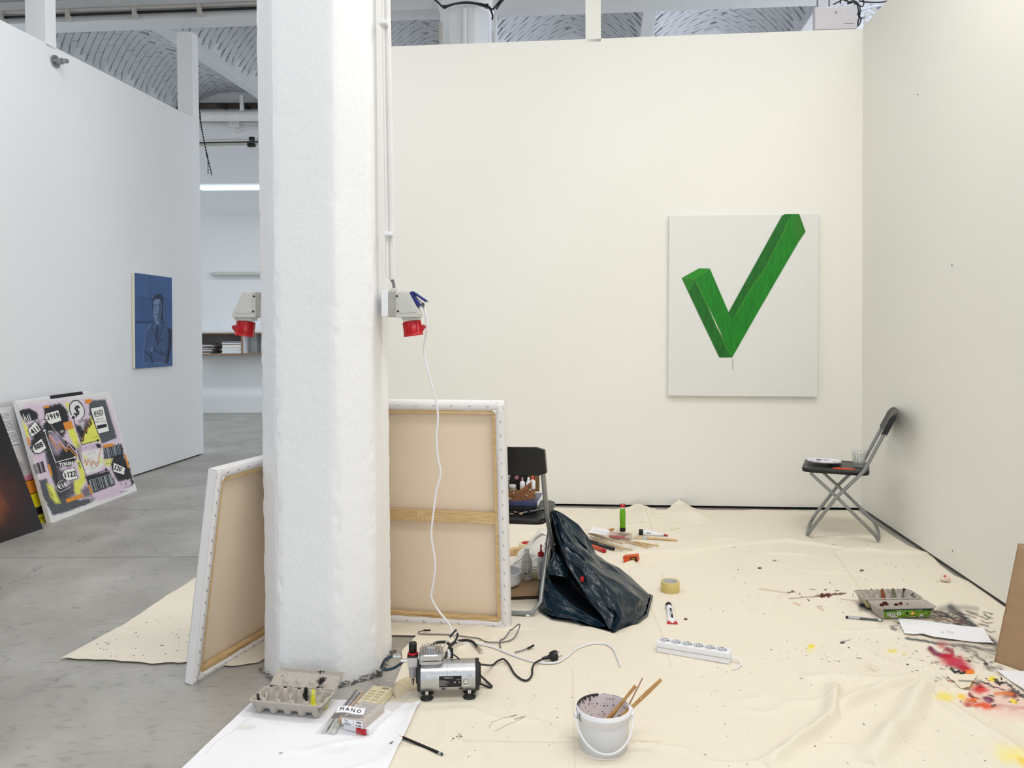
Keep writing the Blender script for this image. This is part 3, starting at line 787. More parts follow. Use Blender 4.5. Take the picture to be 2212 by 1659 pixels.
def front_canvas(name, label, mw, W, H, t=.035, cat='painting', side=None, color=None, n=(0, 0), group=None):
    """viewer at -y; origin bottom left; returns empty"""
    o = thing(name, label, cat, mw=mw, group=group)
    MB().box((W / 2, t / 2 + .001, H / 2), (W, t - .002, H)).build('canvas_edge', side or M['primed'], o, bevel=.0015)
    if color is not None:
        a, b = n
        U, V = np.meshgrid(np.linspace(0, 1, b), np.linspace(0, 1, a))     # V downwards
        C_ = color(U, V)
        P = np.stack([U * W, np.full_like(U, -.0004), (1 - V) * H], -1)
        npgrid('painted_face', P, M['paint_attr'], o, C_)
    return o
def L3(c): return np.array(lin(c))
WO = 4
class Raster:
    """paint colours on the points of a grid, in print coordinates; every stroke touches only the points near it"""
    def __init__(s, x, y, base):
        s.x, s.y = x, y; s.c = np.ones(x.shape + (3,)) * L3(base)
    def near(s, pts, m):
        xs = [p[0] for p in pts]; ys = [p[1] for p in pts]
        sel = (s.x > min(xs) - m) & (s.x < max(xs) + m) & (s.y > min(ys) - m) & (s.y < max(ys) + m)
        return sel, s.x[sel], s.y[sel]
    def warped(s, x, y, warp, seed, fs):
        if not warp: return x, y
        return x + (fbm(x * fs, y * fs, seed, WO) - .5) * 2 * warp, y + (fbm(x * fs, y * fs, seed + 50, WO) - .5) * 2 * warp
    def blend(s, sel, m, c):
        m = np.clip(m, 0, 1)[..., None]; s.c[sel] += (L3(c) - s.c[sel]) * m
    def poly(s, pts, c, soft=0.0, warp=0.0, seed=0, a=1.0, fs=.06):
        sel, x, y = s.near(pts, soft + warp + 1)
        if not len(x): return
        x, y = s.warped(x, y, warp, seed, fs)
        i = inpoly(x, y, pts)
        if soft:
            d, _, _ = segdist(x, y, list(pts) + [pts[0]]); m = np.where(i, .5 + d / (2 * soft), .5 - d / (2 * soft))
        else: m = i.astype(float)
        s.blend(sel, np.clip(m, 0, 1) * a, c)
    def blob(s, cx, cy, rx, ry, c, ang=0, hard=.5, a=1.0, warp=0.0, seed=0, fs=.05):
        sel, x, y = s.near([(cx, cy)], max(rx, ry) + warp + 1)
        if not len(x): return
        x, y = s.warped(x, y, warp, seed, fs); x = x - cx; y = y - cy; ca, sa = math.cos(ang), math.sin(ang)
        r = np.hypot((x * ca + y * sa) / rx, (-x * sa + y * ca) / ry)
        s.blend(sel, sstep(1.0, hard, r) * a, c)
    def line(s, pts, w, c, soft=.5, a=1.0, warp=0, seed=0, fs=.05):
        sel, x, y = s.near(pts, w * (1 + soft) + warp + 1)
        if not len(x): return
        x, y = s.warped(x, y, warp, seed, fs)
        d, _, _ = segdist(x, y, pts); s.blend(sel, sstep(w * (1 + soft), w * (1 - soft), d) * a, c)

# ---- green check mark painting on the back wall (print coordinates: zoom 1400..1820 x 420..900 at 3.457)
Z = 3.4571
cz = [(168, 158), (1290, 147), (1266, 1512), (150, 1502)]
cw = [wall_pt(1400 + x / Z, 420 + y / Z, RC - nrm * 0, bd) for x, y in cz]
nn = Vector((bd.y, -bd.x, 0));
if nn.y > 0: nn = -nn
THK = .04
cw = [onplane(1400 + x / Z, 420 + y / Z, RC + nn * THK, nn) for x, y in cz]
W = ((cw[1] - cw[0]).length + (cw[2] - cw[3]).length) / 2; H = ((cw[3] - cw[0]).length + (cw[2] - cw[1]).length) / 2
xax = (cw[2] - cw[3]).normalized(); zax = (cw[0] - cw[3]).normalized()
Hg = homog(cz, [(0, 0), (1, 0), (1, 1), (0, 1)])
gp = front_canvas('painting', 'white square-edged painting of a green block-like check mark on the back wall', frame(cw[3] , xax, zax), W, H, THK - .002,
                  side=mat('grey_white_ground', (226, 225, 221), .7, var=.015, scale=5, bump=.1, bscale=200))
def gfn(x, y, k=0):
    u, v = happ(Hg, x, y); return (u * W, -.001 - k, (1 - v) * H)
def green(name, c, c2): return mat(name, c, .45, c2=c2, scale=9, stretch=(6, 6, 1), bump=.06, bscale=150)
G1 = green('mid_green_paint', (6, 134, 14), (4, 112, 12)); G2 = green('dark_green_paint', (6, 88, 12), (8, 112, 16)); G3 = green('bright_green_paint', (12, 142, 20), (40, 130, 24)); G4 = mat('light_green_line', (66, 152, 30), .5, var=.3, scale=40)
G5 = green('moss_green_paint', (44, 116, 24), (14, 122, 18))
def gpoly(pts, m_, lift=0):
    MBg.m = m_; MBg.add([gfn(x, y, lift) for x, y in pts], [tuple(range(len(pts)))])
MBg = MB()
gpoly([(352, 632), (470, 556), (480, 580), (606, 880), (628, 935), (640, 960), (690, 1110), (630, 1217), (585, 1115), (440, 800)], 0)   # left arm front
gpoly([(258, 624), (352, 632), (440, 800), (510, 975), (600, 1140), (630, 1217), (534, 1217), (362, 850)], 1)    # left arm side
gpoly([(258, 624), (388, 552), (468, 554), (352, 632)], 2)
gpoly([(606, 880), (1010, 160), (1030, 148), (1085, 147), (960, 400), (850, 600), (740, 760), (628, 935)], 1)   # right arm side
gpoly([(628, 935), (740, 760), (850, 600), (960, 400), (1085, 147), (1140, 147), (1186, 278), (1130, 360), (830, 870), (630, 1217), (600, 1150), (600, 1000)], 0, .0001)
gpoly([(1140, 147), (1186, 278), (1130, 360), (1085, 250), (1095, 147)], 4, .0002)
gpoly([(258, 624), (340, 632), (352, 660), (310, 730), (290, 690)], 4, .0002)
for pts, ww in (([(352, 632), (400, 720), (460, 860), (510, 980), (560, 1080), (590, 1140), (622, 1205)], 3.2), ([(1060, 190), (1020, 290), (960, 400), (900, 520), (850, 600), (800, 660), (740, 760), (690, 850), (660, 905)], 3.5), ([(470, 558), (352, 632), (262, 624)], 2.5)):
    for a, b in zip(pts[:-1], pts[1:]):
        dx, dy = b[0] - a[0], b[1] - a[1]; l = math.hypot(dx, dy); ox, oy = -dy / l * ww, dx / l * ww
        gpoly([(a[0] + ox, a[1] + oy), (b[0] + ox, b[1] + oy), (b[0] - ox, b[1] - oy), (a[0] - ox, a[1] - oy)], 3, .0004)
MBg.build('painted_check_mark', [G1, G2, G3, G4, G5], gp)
pm = MB(); pm.add([gfn(632, 1232), gfn(635, 1232), gfn(637, 1310), gfn(634, 1310)], [(0, 1, 2, 3)]); pm.build('pencil_mark', M['greyink'], gp)

# ---- blue portrait on the left wall (print: zoom 260..600 x 560..920 at 4.609)
nl = Vector((ld.y, -ld.x, 0))
Zb = 4.609; cz = [(143, 137), (517, 182), (515, 1063), (150, 1090)]
cw = [onplane(260 + x / Zb, 560 + y / Zb, LB + nl * .03, nl) for x, y in cz]
W = ((cw[1] - cw[0]).length + (cw[2] - cw[3]).length) / 2; H = ((cw[3] - cw[0]).length + (cw[2] - cw[1]).length) / 2
Hb = homog([(0, 0), (1, 0), (1, 1), (0, 1)], cz)
def portrait(U, V):
    x, y = happ(Hb, U, V); R = Raster(x, y, (62, 94, 144))
    R.c *= (0.92 + .16 * fbm(x * .02, y * .01, 3))[..., None]
    R.poly([(143, 370), (517, 390), (515, 620), (150, 640)], (56, 88, 138), 8, 6)
    R.line([(297, 165), (302, 440)], 2.5, (30, 52, 90)); R.line([(150, 385), (320, 400)], 2, (38, 62, 104)); R.line([(218, 390), (218, 570)], 2, (38, 62, 104))
    R.line([(160, 632), (330, 632)], 9, (34, 56, 92), .9); R.line([(430, 620), (515, 600)], 4, (74, 104, 150), .9)
    R.poly([(340, 640), (300, 670), (262, 705), (240, 780), (228, 880), (222, 1020), (250, 1042), (340, 1030), (430, 1045), (465, 1045), (485, 960), (500, 860), (512, 740), (500, 690), (440, 650), (410, 600)], (60, 84, 128), 4, 5, 2)
    R.poly([(470, 670), (512, 720), (505, 860), (488, 960), (465, 1045), (445, 1040), (470, 900), (478, 760)], (20, 32, 58), 9, 4)
    R.poly([(322, 380), (350, 345), (400, 340), (432, 385), (434, 470), (428, 560), (432, 610), (470, 665), (440, 650), (400, 600), (410, 520), (408, 430), (380, 400), (340, 420), (328, 470), (330, 560), (318, 500)], (24, 38, 66), 5, 3)
    R.poly([(328, 430), (345, 402), (390, 400), (412, 440), (410, 530), (392, 600), (362, 632), (346, 620), (330, 560)], (112, 136, 170), 5, 2)
    R.poly([(392, 420), (414, 440), (410, 530), (392, 600), (364, 632), (376, 560)], (56, 78, 116), 8)
    R.line([(332, 462), (352, 458)], 3.5, (26, 40, 68)); R.line([(368, 456), (396, 452)], 3.5, (26, 40, 68))
    R.blob(344, 472, 9, 5, (30, 44, 74)); R.blob(380, 468, 10, 5, (30, 44, 74)); R.line([(356, 470), (348, 520), (360, 524)], 3, (54, 76, 112))
    R.line([(346, 552), (374, 550)], 3.5, (42, 54, 88)); R.line([(350, 568), (372, 568)], 2, (72, 92, 128)); R.line([(352, 590), (372, 588)], 2, (70, 90, 126))
    R.poly([(345, 635), (388, 620), (378, 680), (362, 690)], (120, 142, 176), 4); R.poly([(358, 650), (376, 648), (382, 700), (366, 860), (350, 780)], (34, 50, 84), 4)
    R.line([(345, 640), (300, 670), (352, 760), (368, 860)], 4, (26, 40, 70)); R.line([(390, 625), (430, 660), (400, 740), (370, 850)], 4, (26, 40, 70))
    R.line([(262, 700), (240, 780), (226, 1010), (240, 1038), (330, 1030), (430, 1042), (462, 1050)], 3, (110, 136, 176), .7, .8); R.line([(310, 655), (268, 700)], 2.5, (130, 156, 196), .7)
    R.line([(300, 880), (380, 930), (450, 960)], 5, (26, 40, 70)); R.line([(240, 920), (290, 960), (325, 1030)], 5, (26, 40, 70)); R.line([(310, 900), (312, 1030)], 4, (24, 38, 66))
    R.blob(300, 890, 24, 34, (74, 98, 138), .3, .5); R.blob(312, 905, 10, 28, (132, 156, 192), .2, .3, .8); R.blob(425, 890, 28, 44, (64, 88, 128), .4, .4); R.line([(380, 830), (430, 790)], 4, (26, 40, 68), .8); R.line([(398, 900), (410, 940), (440, 930)], 3, (28, 42, 70), .8)
    R.line([(435, 400), (430, 560), (440, 640), (500, 695)], 2.5, (100, 126, 166), .8, .7); R.line([(325, 390), (350, 350), (400, 345)], 3, (130, 150, 180), .9, .5, 4)
    return R.c
bp_ = front_canvas('portrait_painting', 'blue monochrome portrait of a man in suit with crossed arms', frame(cw[3], cw[2] - cw[3], Vector((0, 0, 1))), W, H, .028, side=mat('cream_canvas_edge', (224, 220, 204), .7, var=.03), color=portrait, n=(230, 150))

# ---- paintings stacked on the floor against the left partition
Zs = 6.3808
quad_s = [(64, 64), (1212, -89), (1633, 1270), (447, 1716)]
base_l = F(110, 1130.5); base_r = F(296, 1060)
xs_ = (base_r - base_l).normalized(); Wb = (base_r - base_l).length
tl = D(50, 870, base_l.y + .03); tr_ = D(230, 846, base_r.y + .03); Hb_ = ((tl - base_l).length + (tr_ - base_r).length) / 2
zs_ = ((tl - base_l) + (tr_ - base_r)).normalized(); mwb = frame(base_l, xs_, zs_)
Hs_ = homog([(0, 0), (1, 0), (1, 1), (0, 1)], quad_s); Hsi = homog(quad_s, [(0, 0), (1, 0), (1, 1), (0, 1)])
DG, BK, PK, YL, OR_, WHT = (78, 82, 86), (26, 25, 28), (214, 190, 208), (226, 226, 92), (226, 150, 52), (228, 226, 222)
def cash(U, V):
    x, y = happ(Hs_, U, V); R = Raster(x, y, WHT)
    R.poly([(70, 150), (180, 60), (640, 30), (1180, 0), (1320, 300), (1560, 1150), (1380, 1330), (950, 1400), (640, 1560), (470, 1600), (330, 1250), (300, 1000), (150, 560)], PK, 40, 40, 1, .85)
    R.poly([(960, 30), (1170, 20), (1220, 180), (1330, 520), (1140, 600), (1040, 420), (960, 200)], DG, 10, 10, 2)
    R.poly([(380, 110), (600, 60), (690, 160), (710, 330), (620, 520), (790, 640), (800, 800), (720, 900), (560, 900), (480, 780), (350, 420), (400, 300)], BK, 14, 18, 3)
    R.poly([(70, 150), (210, 120), (310, 180), (320, 260), (150, 300), (110, 230)], BK, 8, 12, 4); R.poly([(190, 330), (330, 280), (400, 500), (430, 680), (250, 740), (190, 620), (230, 500)], BK, 25, 30, 5)
    R.poly([(400, 480), (520, 820), (560, 1100), (640, 1300), (840, 1380), (1080, 1350), (1020, 1420), (700, 1540), (480, 1600), (400, 1440), (330, 1280), (300, 1080), (400, 1060), (500, 1300), (520, 1180), (420, 900), (350, 500)], DG, 12, 18, 6)
    R.poly([(350, 430), (420, 400), (520, 720), (580, 930), (700, 980), (640, 1180), (720, 1260), (560, 1330), (500, 1100), (430, 800)], BK, 22, 22, 7, .9)
    R.poly([(560, 1240), (760, 1080), (850, 1260), (740, 1340), (600, 1360)], (60, 58, 64), 40, 30, 8, .9)
    R.poly([(470, 430), (560, 440), (640, 600), (560, 740), (500, 700), (450, 540)], (164, 150, 170), 30, 25, 9, .9)
    R.poly([(90, 220), (180, 380), (190, 480), (150, 520), (80, 260)], YL, 8, 8, 10); R.poly([(660, 60), (740, 70), (860, 260), (780, 240), (700, 180)], YL, 10, 14, 11)
    R.poly([(690, 400), (770, 370), (850, 620), (830, 660), (770, 620), (710, 480)], YL, 8, 10, 12); R.poly([(800, 800), (850, 830), (900, 960), (930, 1100), (880, 1180), (850, 1300), (780, 1290), (760, 1120), (850, 1060)], YL, 12, 16, 13)
    R.poly([(985, 220), (1060, 400), (1120, 560), (880, 600), (850, 560), (930, 400)], YL, 6, 6, 14); R.poly([(1160, 820), (1280, 800), (1290, 880), (1200, 920)], YL, 14, 18, 15, .8)
    R.poly([(400, 1130), (480, 1160), (580, 1420), (520, 1420), (450, 1320)], YL, 20, 10, 16)
    R.poly([(780, 330), (840, 350), (940, 380), (870, 560), (830, 480)], BK, 12, 14, 17); R.poly([(820, 290), (1000, 250), (960, 380), (860, 420)], BK, 16, 22, 18, .8); R.poly([(830, 310), (900, 300), (890, 400)], WHT, 18, 20, 19, .8)
    R.poly([(900, 920), (940, 1040), (1240, 970), (1310, 1100), (1330, 1180), (1020, 1290), (960, 1190), (930, 1080)], BK, 10, 14, 20)
    R.poly([(1140, 640), (1390, 600), (1420, 680), (1440, 800), (1500, 860), (1540, 1000), (1590, 1150), (1560, 1200), (1460, 1230), (1330, 1080), (1260, 900), (1280, 800), (1170, 800)], BK, 12, 18, 21)
    R.poly([(1160, 650), (1370, 615), (1390, 740), (1200, 800)], (178, 190, 200), 5, 3); R.poly([(970, 1100), (1260, 1020), (1310, 1160), (1020, 1270)], (200, 210, 216), 4, 3)
    R.poly([(1380, 1130), (1530, 1100), (1560, 1190), (1440, 1230)], PK, 14, 16, 22); R.poly([(860, 620), (1110, 570), (1140, 650), (880, 690)], PK, 10, 8, 23)
    R.poly([(850, 710), (1150, 660), (1160, 900), (1100, 960), (930, 1010), (880, 900)], WHT, 8, 6, 24); R.poly([(1080, 760), (1160, 800), (1150, 880), (1110, 860)], YL, 20, 10, 25, .6); R.poly([(900, 740), (950, 780), (900, 830)], YL, 8, 4, 26, .8)
    R.poly([(800, 560), (860, 620), (890, 860), (830, 800)], (120, 108, 120), 14, 10, 27, .6); R.poly([(230, 740), (400, 700), (380, 800), (260, 800)], PK, 14, 20, 28, .8); R.poly([(1050, 600), (1110, 590), (1130, 640), (1080, 660)], BK, 4, 12, 29)
    R.poly([(1000, 1400), (1250, 1250), (1450, 1240), (1350, 1330), (1130, 1390)], PK, 30, 25, 30)
    R.poly([(930, 1180), (980, 1200), (1010, 1330), (900, 1350), (860, 1250)], (60, 58, 62), 24, 20, 31, .8)
    R.blob(795, 155, 100, 122, WHT, -.25, .97); d = None
    R.line([(735, 210), (712, 150), (716, 80), (760, 32), (820, 28), (870, 80)], 7, BK, .4); R.line([(870, 80), (905, 150), (900, 220), (860, 275)], 5, BK, .4)
    return R.c
bc = front_canvas('painting', 'painting with price tags, barcodes and a dollar sign leaning at the left wall', mwb, Wb, Hb_, .03, color=cash, n=(250, 300))
def cfn(x, y, k=0):
    u, v = happ(Hsi, x, y); return (u * Wb, -.0012 - k, (1 - v) * Hb_)
mk = MB()
def cp_(pts, m_, k=0): mk.m = m_; mk.add([cfn(x, y, k) for x, y in pts], [tuple(range(len(pts)))])
def cline(pts, w_, m_, k=.0003):
    for a, b in zip(pts[:-1], pts[1:]):
        dx, dy = b[0] - a[0], b[1] - a[1]; l = math.hypot(dx, dy) + 1e-6; ox, oy = -dy / l * w_, dx / l * w_; ex, ey = dx / l * w_ * .5, dy / l * w_ * .5
        cp_([(a[0] + ox - ex, a[1] + oy - ey), (b[0] + ox + ex, b[1] + oy + ey), (b[0] - ox + ex, b[1] - oy + ey), (a[0] - ox - ex, a[1] - oy - ey)], m_, k)
def ctext(s_, c, h, ang, m_, st=.8, bold=.05, k=.0006):
    mk.m = m_; put_text(mk, s_, lambda x, y, kk: cfn(x, -y, k + kk), (c[0], -c[1]), h, ang, st, bold)
BLK, WH_, ORG, PNK, TAG = 0, 1, 2, 3, 1
def tagp(pts, **k_): cp_(pts, 1, .0002); cline(list(pts) + [pts[0]], 4, 0, .0004)
tagp([(395, 250), (410, 190), (570, 145), (612, 285), (480, 330), (440, 318)]); ctext('1919', (505, 225), 70, .22, 0); cline([(350, 268), (425, 270)], 2, 0)
tagp([(175, 400), (275, 285), (348, 402), (222, 495)]); ctext('411', (262, 402), 70, .62, 0)
tagp([(225, 655), (235, 600), (345, 510), (412, 640), (320, 712), (250, 705)]); ctext('888', (305, 610), 70, .42, 0)
tagp([(605, 1010), (640, 940), (770, 915), (818, 1070), (680, 1105), (625, 1060)]); ctext('1122', (715, 1010), 72, .18, 0)
tagp([(1290, 855), (1455, 935), (1445, 1040), (1290, 985)]); ctext('520', (1355, 942), 62, -.35, 0)
for x, y in ((428, 268), (205, 448), (245, 672), (635, 1030), (1438, 985)): cline([(x - 3, y), (x + 4, y)], 4, 0, .0007)
cline([(520, 1205), (560, 1115), (620, 1085)], 3, 1); cline([(520, 1205), (575, 1262), (720, 1190)], 3, 1); ctext('€14.', (610, 1165), 66, .45, 1, .8, .04); ctext(',', (690, 1130), 36, .4, 1)
ctext('TOKEN', (660, 862), 46, .12, 1, .85, .06); ctext('SET', (615, 425), 26, .1, 1)
tagp([(975, 130), (1140, 98), (1230, 430), (1085, 465), (1040, 340)]); cline([(1030, 175), (1125, 150), (1138, 215), (1045, 240), (1030, 175)], 4, 0); ctext('PAID', (1082, 193), 44, .22, 0, .85, .03)
cline([(1050, 275), (1145, 258)], 3, 0); ctext('AMT 0718', (1105, 302), 24, .1, 0, .9, .0); cp_([(1062, 355), (1185, 330), (1195, 372), (1072, 402)], 0, .0005)
ctext('$', (805, 165), 150, -.1, 0, .8, .012)
for q in ([(388, 95), (455, 85), (460, 112), (395, 125)], [(905, 20), (985, 8), (995, 55), (915, 75)], [(625, 310), (735, 285), (765, 385), (655, 410)], [(1150, 612), (1285, 592), (1290, 630), (1160, 655)], [(418, 868), (445, 868), (482, 1015), (458, 1025)], [(650, 1365), (885, 1288), (900, 1340), (665, 1420)],
          [(948, 1165), (978, 1170), (1025, 1300), (1008, 1312)], [(1430, 740), (1455, 745), (1515, 940), (1490, 945)], [(160, 490), (185, 500), (205, 590), (175, 590)], [(780, 735), (805, 740), (808, 770), (785, 772)]): cp_(q, 2, .0003)
mk.m = 0; barcode(mk, lambda x, y: cfn(x, y, .0006), [(1155, 655), (1370, 612), (1392, 752), (1195, 808)], 22, 3)
barcode(mk, lambda x, y: cfn(x, y, .0006), [(975, 1100), (1262, 1022), (1308, 1165), (1022, 1272)], 22, 8); barcode(mk, lambda x, y: cfn(x, y, .0006), [(222, 862), (365, 812), (400, 965), (262, 1002)], 14, 5)
mk.m = 1
for i, hh in enumerate((95, 60, 80, 95)): cline([(150 + i * 24, 290 - i * 5), (130 + i * 22, 290 - hh)], 5, 1)
cline([(390, 410), (440, 590), (525, 845)], 4, 1); cline([(525, 838), (775, 775)], 5, 1); cline([(378, 420), (388, 395), (402, 412)], 6, 1); cline([(765, 760), (788, 770), (772, 790)], 5, 1)
for i in range(12): x, y = 400 + i * 10.5, 440 + i * 33; cline([(x - 5, y), (x + 7, y - 3)], 2, 1)
cline([(430, 440), (445, 415), (458, 430), (475, 412), (492, 435), (505, 425)], 3, 1); cline([(470, 335), (560, 460), (800, 640)], 2, 1)
cline([(445, 490), (540, 640), (560, 655), (590, 590), (665, 695), (690, 640), (790, 750)], 6, 2); cline([(450, 465), (545, 590), (575, 545), (660, 655), (690, 590), (780, 700)], 7, 3)
cline([(760, 245), (790, 370), (870, 605)], 4, 0); cline([(745, 255), (757, 228), (775, 250)], 8, 0); cline([(870, 605), (1075, 550)], 4, 0); cline([(1070, 538), (1092, 548), (1075, 565)], 7, 0)
cline([(810, 680), (850, 820), (910, 960)], 4, 0); cline([(905, 1060), (1195, 960)], 5, 0); cline([(1185, 940), (1212, 957), (1195, 975)], 8, 0)
cline([(855, 545), (885, 560), (905, 420), (930, 455), (940, 330), (970, 370), (985, 300), (995, 345)], 6, 0); cline([(865, 540), (880, 548), (910, 410), (935, 440), (948, 320), (972, 355), (985, 300)], 3, 2)
cline([(890, 860), (915, 810), (935, 895), (950, 800), (1000, 910), (1010, 820), (1075, 915), (1110, 720), (1128, 650)], 4, 2); cline([(900, 840), (915, 800), (940, 870), (955, 810), (1010, 880), (1030, 830), (1085, 890), (1115, 700)], 3, 3)
for a, b in (((945, 735), (1050, 700)), ((960, 800), (1010, 785)), ((1050, 860), (1130, 850)), ((1000, 940), (1060, 920)), ((900, 660), (940, 645)), ((990, 510), (1110, 500)), ((1020, 660), (1035, 610)), ((985, 640), (995, 615))): cline([a, b], 1.6, 0)
ctext('5', (1470, 1165), 40, -.2, 0, .8, 0); ctext('M P T', (835, 890), 26, -1.35, 0, .9, .05); ctext('/ r v N I', (455, 1260), 34, -1.2, 0, .9, 0); ctext('e = d', (1230, 865), 26, .1, 0, .8, 0)
cline([(1395, 1300), (1420, 1270), (1425, 1290), (1450, 1265), (1470, 1285), (1500, 1262)], 2, 0)
mk.build('painted_signs', [M['ink'], M['white_ink'], M['orange'], mat('pink_paint', (222, 178, 190), .6, var=.1)], bc)

# a pale painting behind it, showing text sheets and a yellow-black band
def pale(U, V):
    x, y = U * 1000, V * 800; R = Raster(x, y, (226, 224, 222)); R.blob(850, 380, 160, 120, (170, 168, 168), .5, .2, .8, 60, 1, .02)
    R.poly([(700, 500), (1000, 500), (1000, 600), (700, 600)], (236, 150, 48), 3, 3, 2); R.poly([(700, 600), (1000, 600), (1000, 690), (700, 690)], (230, 220, 30), 3, 3, 2); R.poly([(700, 690), (1000, 690), (1000, 745), (700, 745)], (20, 20, 20), 3, 3, 2)
    R.poly([(700, 745), (1000, 745), (1000, 800), (700, 800)], (224, 214, 34), 3, 3, 2); R.poly([(700, 480), (1000, 470), (1000, 505), (700, 505)], (222, 140, 170), 3, 8, 2)
    for i in range(14): R.line([(705 + i * 22, 506 + (i % 2) * 2), (716 + i * 22, 507)], 4, (20, 20, 20), .3); R.line([(705 + i * 22, 597), (716 + i * 22, 598)], 4, (20, 20, 20), .3)
    for i in range(10): R.line([(860 + i * 12, 755 + (i * 37) % 22), (866 + i * 12, 770 + (i * 23) % 26)], 3, (40, 36, 20), .5)
    return R.c
off = Vector((-xs_.y, xs_.x, 0)) * .055
mwp = frame(base_l - xs_ * .78 + off * 1.15, xs_, zs_ + Vector((-.05, 0, 0)))
p2_ = front_canvas('painting', 'pale painting with a yellow and black band, between the dark one and the price tags', mwp, .85, Hb_ * .985, .024, color=pale, n=(200, 220))
ts = MB()
def txt_sheet(x0, x1, z0, z1, par):
    o = MB().box(((x0 + x1) / 2, -.003, (z0 + z1) / 2), (x1 - x0, .002, z1 - z0)).build('text_sheet', M['plainpaper'], par)
    t = MB(); n_ = int((z1 - z0) / .009)
    for i in range(n_):
        if i % 9 == 5: continue
        zz = z1 - .012 - i * .0088; t.box((x0 + (x1 - x0) * .5 - (.01 if i % 4 == 3 else 0), -.0043, zz), ((x1 - x0) * (.82 if i % 4 else .7), .0004, .0028))
    stuff(t.build('print_lines', M['greyink'], o))
txt_sheet(.60, .715, .50, .755, p2_)
txt_sheet(.725, .815, .53, .755, p2_)
# dark glowing painting in front, cut by the frame
def glow(U, V):
    x, y = U * 1000, V * 1000; R = Raster(x, y, (22, 12, 10))
    R.blob(760, 640, 280, 420, (74, 30, 12), -.2, .05, 1, 50, 1, .006); R.blob(700, 690, 170, 210, (150, 78, 26), -.2, .0, 1, 40, 2, .008); R.blob(655, 690, 90, 130, (226, 160, 74), -.2, .0, 1, 20, 3, .01)
    R.blob(635, 690, 46, 70, (250, 214, 140), -.1, .0, .95, 10, 4, .02); R.line([(640, 250), (700, 420), (720, 560), (690, 700)], 26, (110, 52, 20), .95, .7, 30, 5, .01); R.line([(740, 400), (800, 560), (790, 700)], 14, (120, 62, 26), .95, .6, 30, 6, .01)
    R.line([(560, 200), (640, 330), (655, 500)], 18, (96, 50, 24), .95, .7, 20, 7, .01)
    return R.c
dr = F(93, 1142); dl = F(0, 1173.5); xd3 = (dr - dl).normalized(); tlp = D(1, 888, (dr - xd3 * .05).y + .03)
lean = Vector((-ld.y, ld.x, 0)) * .29 + Vector((0, 0, .72)); zd3 = lean.normalized()
dk3 = front_canvas('painting', 'dark painting with a fiery orange glow, frontmost of those leaning at the left wall', frame(dr - xd3 * 1.1, xd3, zd3), 1.1, lean.length, .022, side=M['matblack'], color=glow, n=(160, 200))
# one more behind: only its black top edge shows
off = Vector((-xs_.y, xs_.x, 0)) * .085
bk4 = front_canvas('painting', 'painting with a black smear along its top edge, hidden behind the price tag one', frame(base_l + off + xs_ * .10, xs_, zs_), .80, Hb_ + .012, .02)
MB().box((.52, -.0015, Hb_ - .006), (.36, .002, .034)).build('black_smear', M['ink'], bk4); MB().box((.52, .008, Hb_ + .0125), (.35, .017, .002)).build('black_smear', M['ink'], bk4)
# fitting on the left wall
p = wall_pt(118, 133, LB, ld)
ft = thing('wall_fitting', 'small round steel fitting high on the left partition wall', 'fitting', mw=frame(p, ld, (0, 0, 1)))
MB().cyl((0, 0, 0), (0, -.012, 0), .045, n=20).build('flange', M['steel'], ft, bevel=.002)
MB().cyl((0, -.012, 0), (0, -.06, 0), .022, n=16).build('barrel', M['greytube'], ft); MB().cyl((0.0, -.06, 0), (0, -.10, 0), .017, n=6).build('nut', M['greytube'], ft)
WO = 2
# ================================================================== DROP CLOTHS AND SHEETS ON THE FLOOR
def fl2(pts): return [tuple(F(x, y)[:2]) for x, y in pts]
RIDGES = []
def ridge(pts, amp, wid, skew=1.0, taper=True):
    RIDGES.append((fl2(pts), amp, wid, skew, taper))
# back sheet
ridge([(1880, 1195), (1700, 1172), (1600, 1178), (1520, 1190), (1440, 1196), (1330, 1198)], .016, .022, .5)
ridge([(1330, 1232), (1400, 1215), (1480, 1203), (1520, 1199)], .022, .02, .6)
ridge([(1462, 1088), (1470, 1100), (1490, 1120), (1530, 1130)], .046, .075, 1.0)
ridge([(1375, 1092), (1392, 1110), (1402, 1128)], .030, .05, 1.0)
ridge([(1600, 1167), (1535, 1170), (1500, 1186), (1470, 1190)], .014, .02, 1.0)
ridge([(1780, 1162), (1800, 1166), (1850, 1160), (1900, 1166)], .012, .025, .6)
ridge([(1770, 1182), (1800, 1170), (1790, 1160)], .014, .02, 1)
ridge([(2010, 1197), (1930, 1196), (1860, 1190), (1800, 1196)], .015, .03, .8)
ridge([(1640, 1198), (1690, 1200), (1760, 1203)], .009, .014, 1)
ridge([(1240, 1155), (1180, 1150), (1120, 1160)], .014, .03, 1)
ridge([(1100, 1292), (1150, 1290), (1230, 1296)], .016, .025, .6)
ridge([(1350, 1300), (1420, 1345), (1450, 1352), (1560, 1356), (1680, 1360), (1800, 1362)], .006, .008, 1)
ridge([(860, 1356), (1000, 1362), (1160, 1363)], .008, .02, .8)
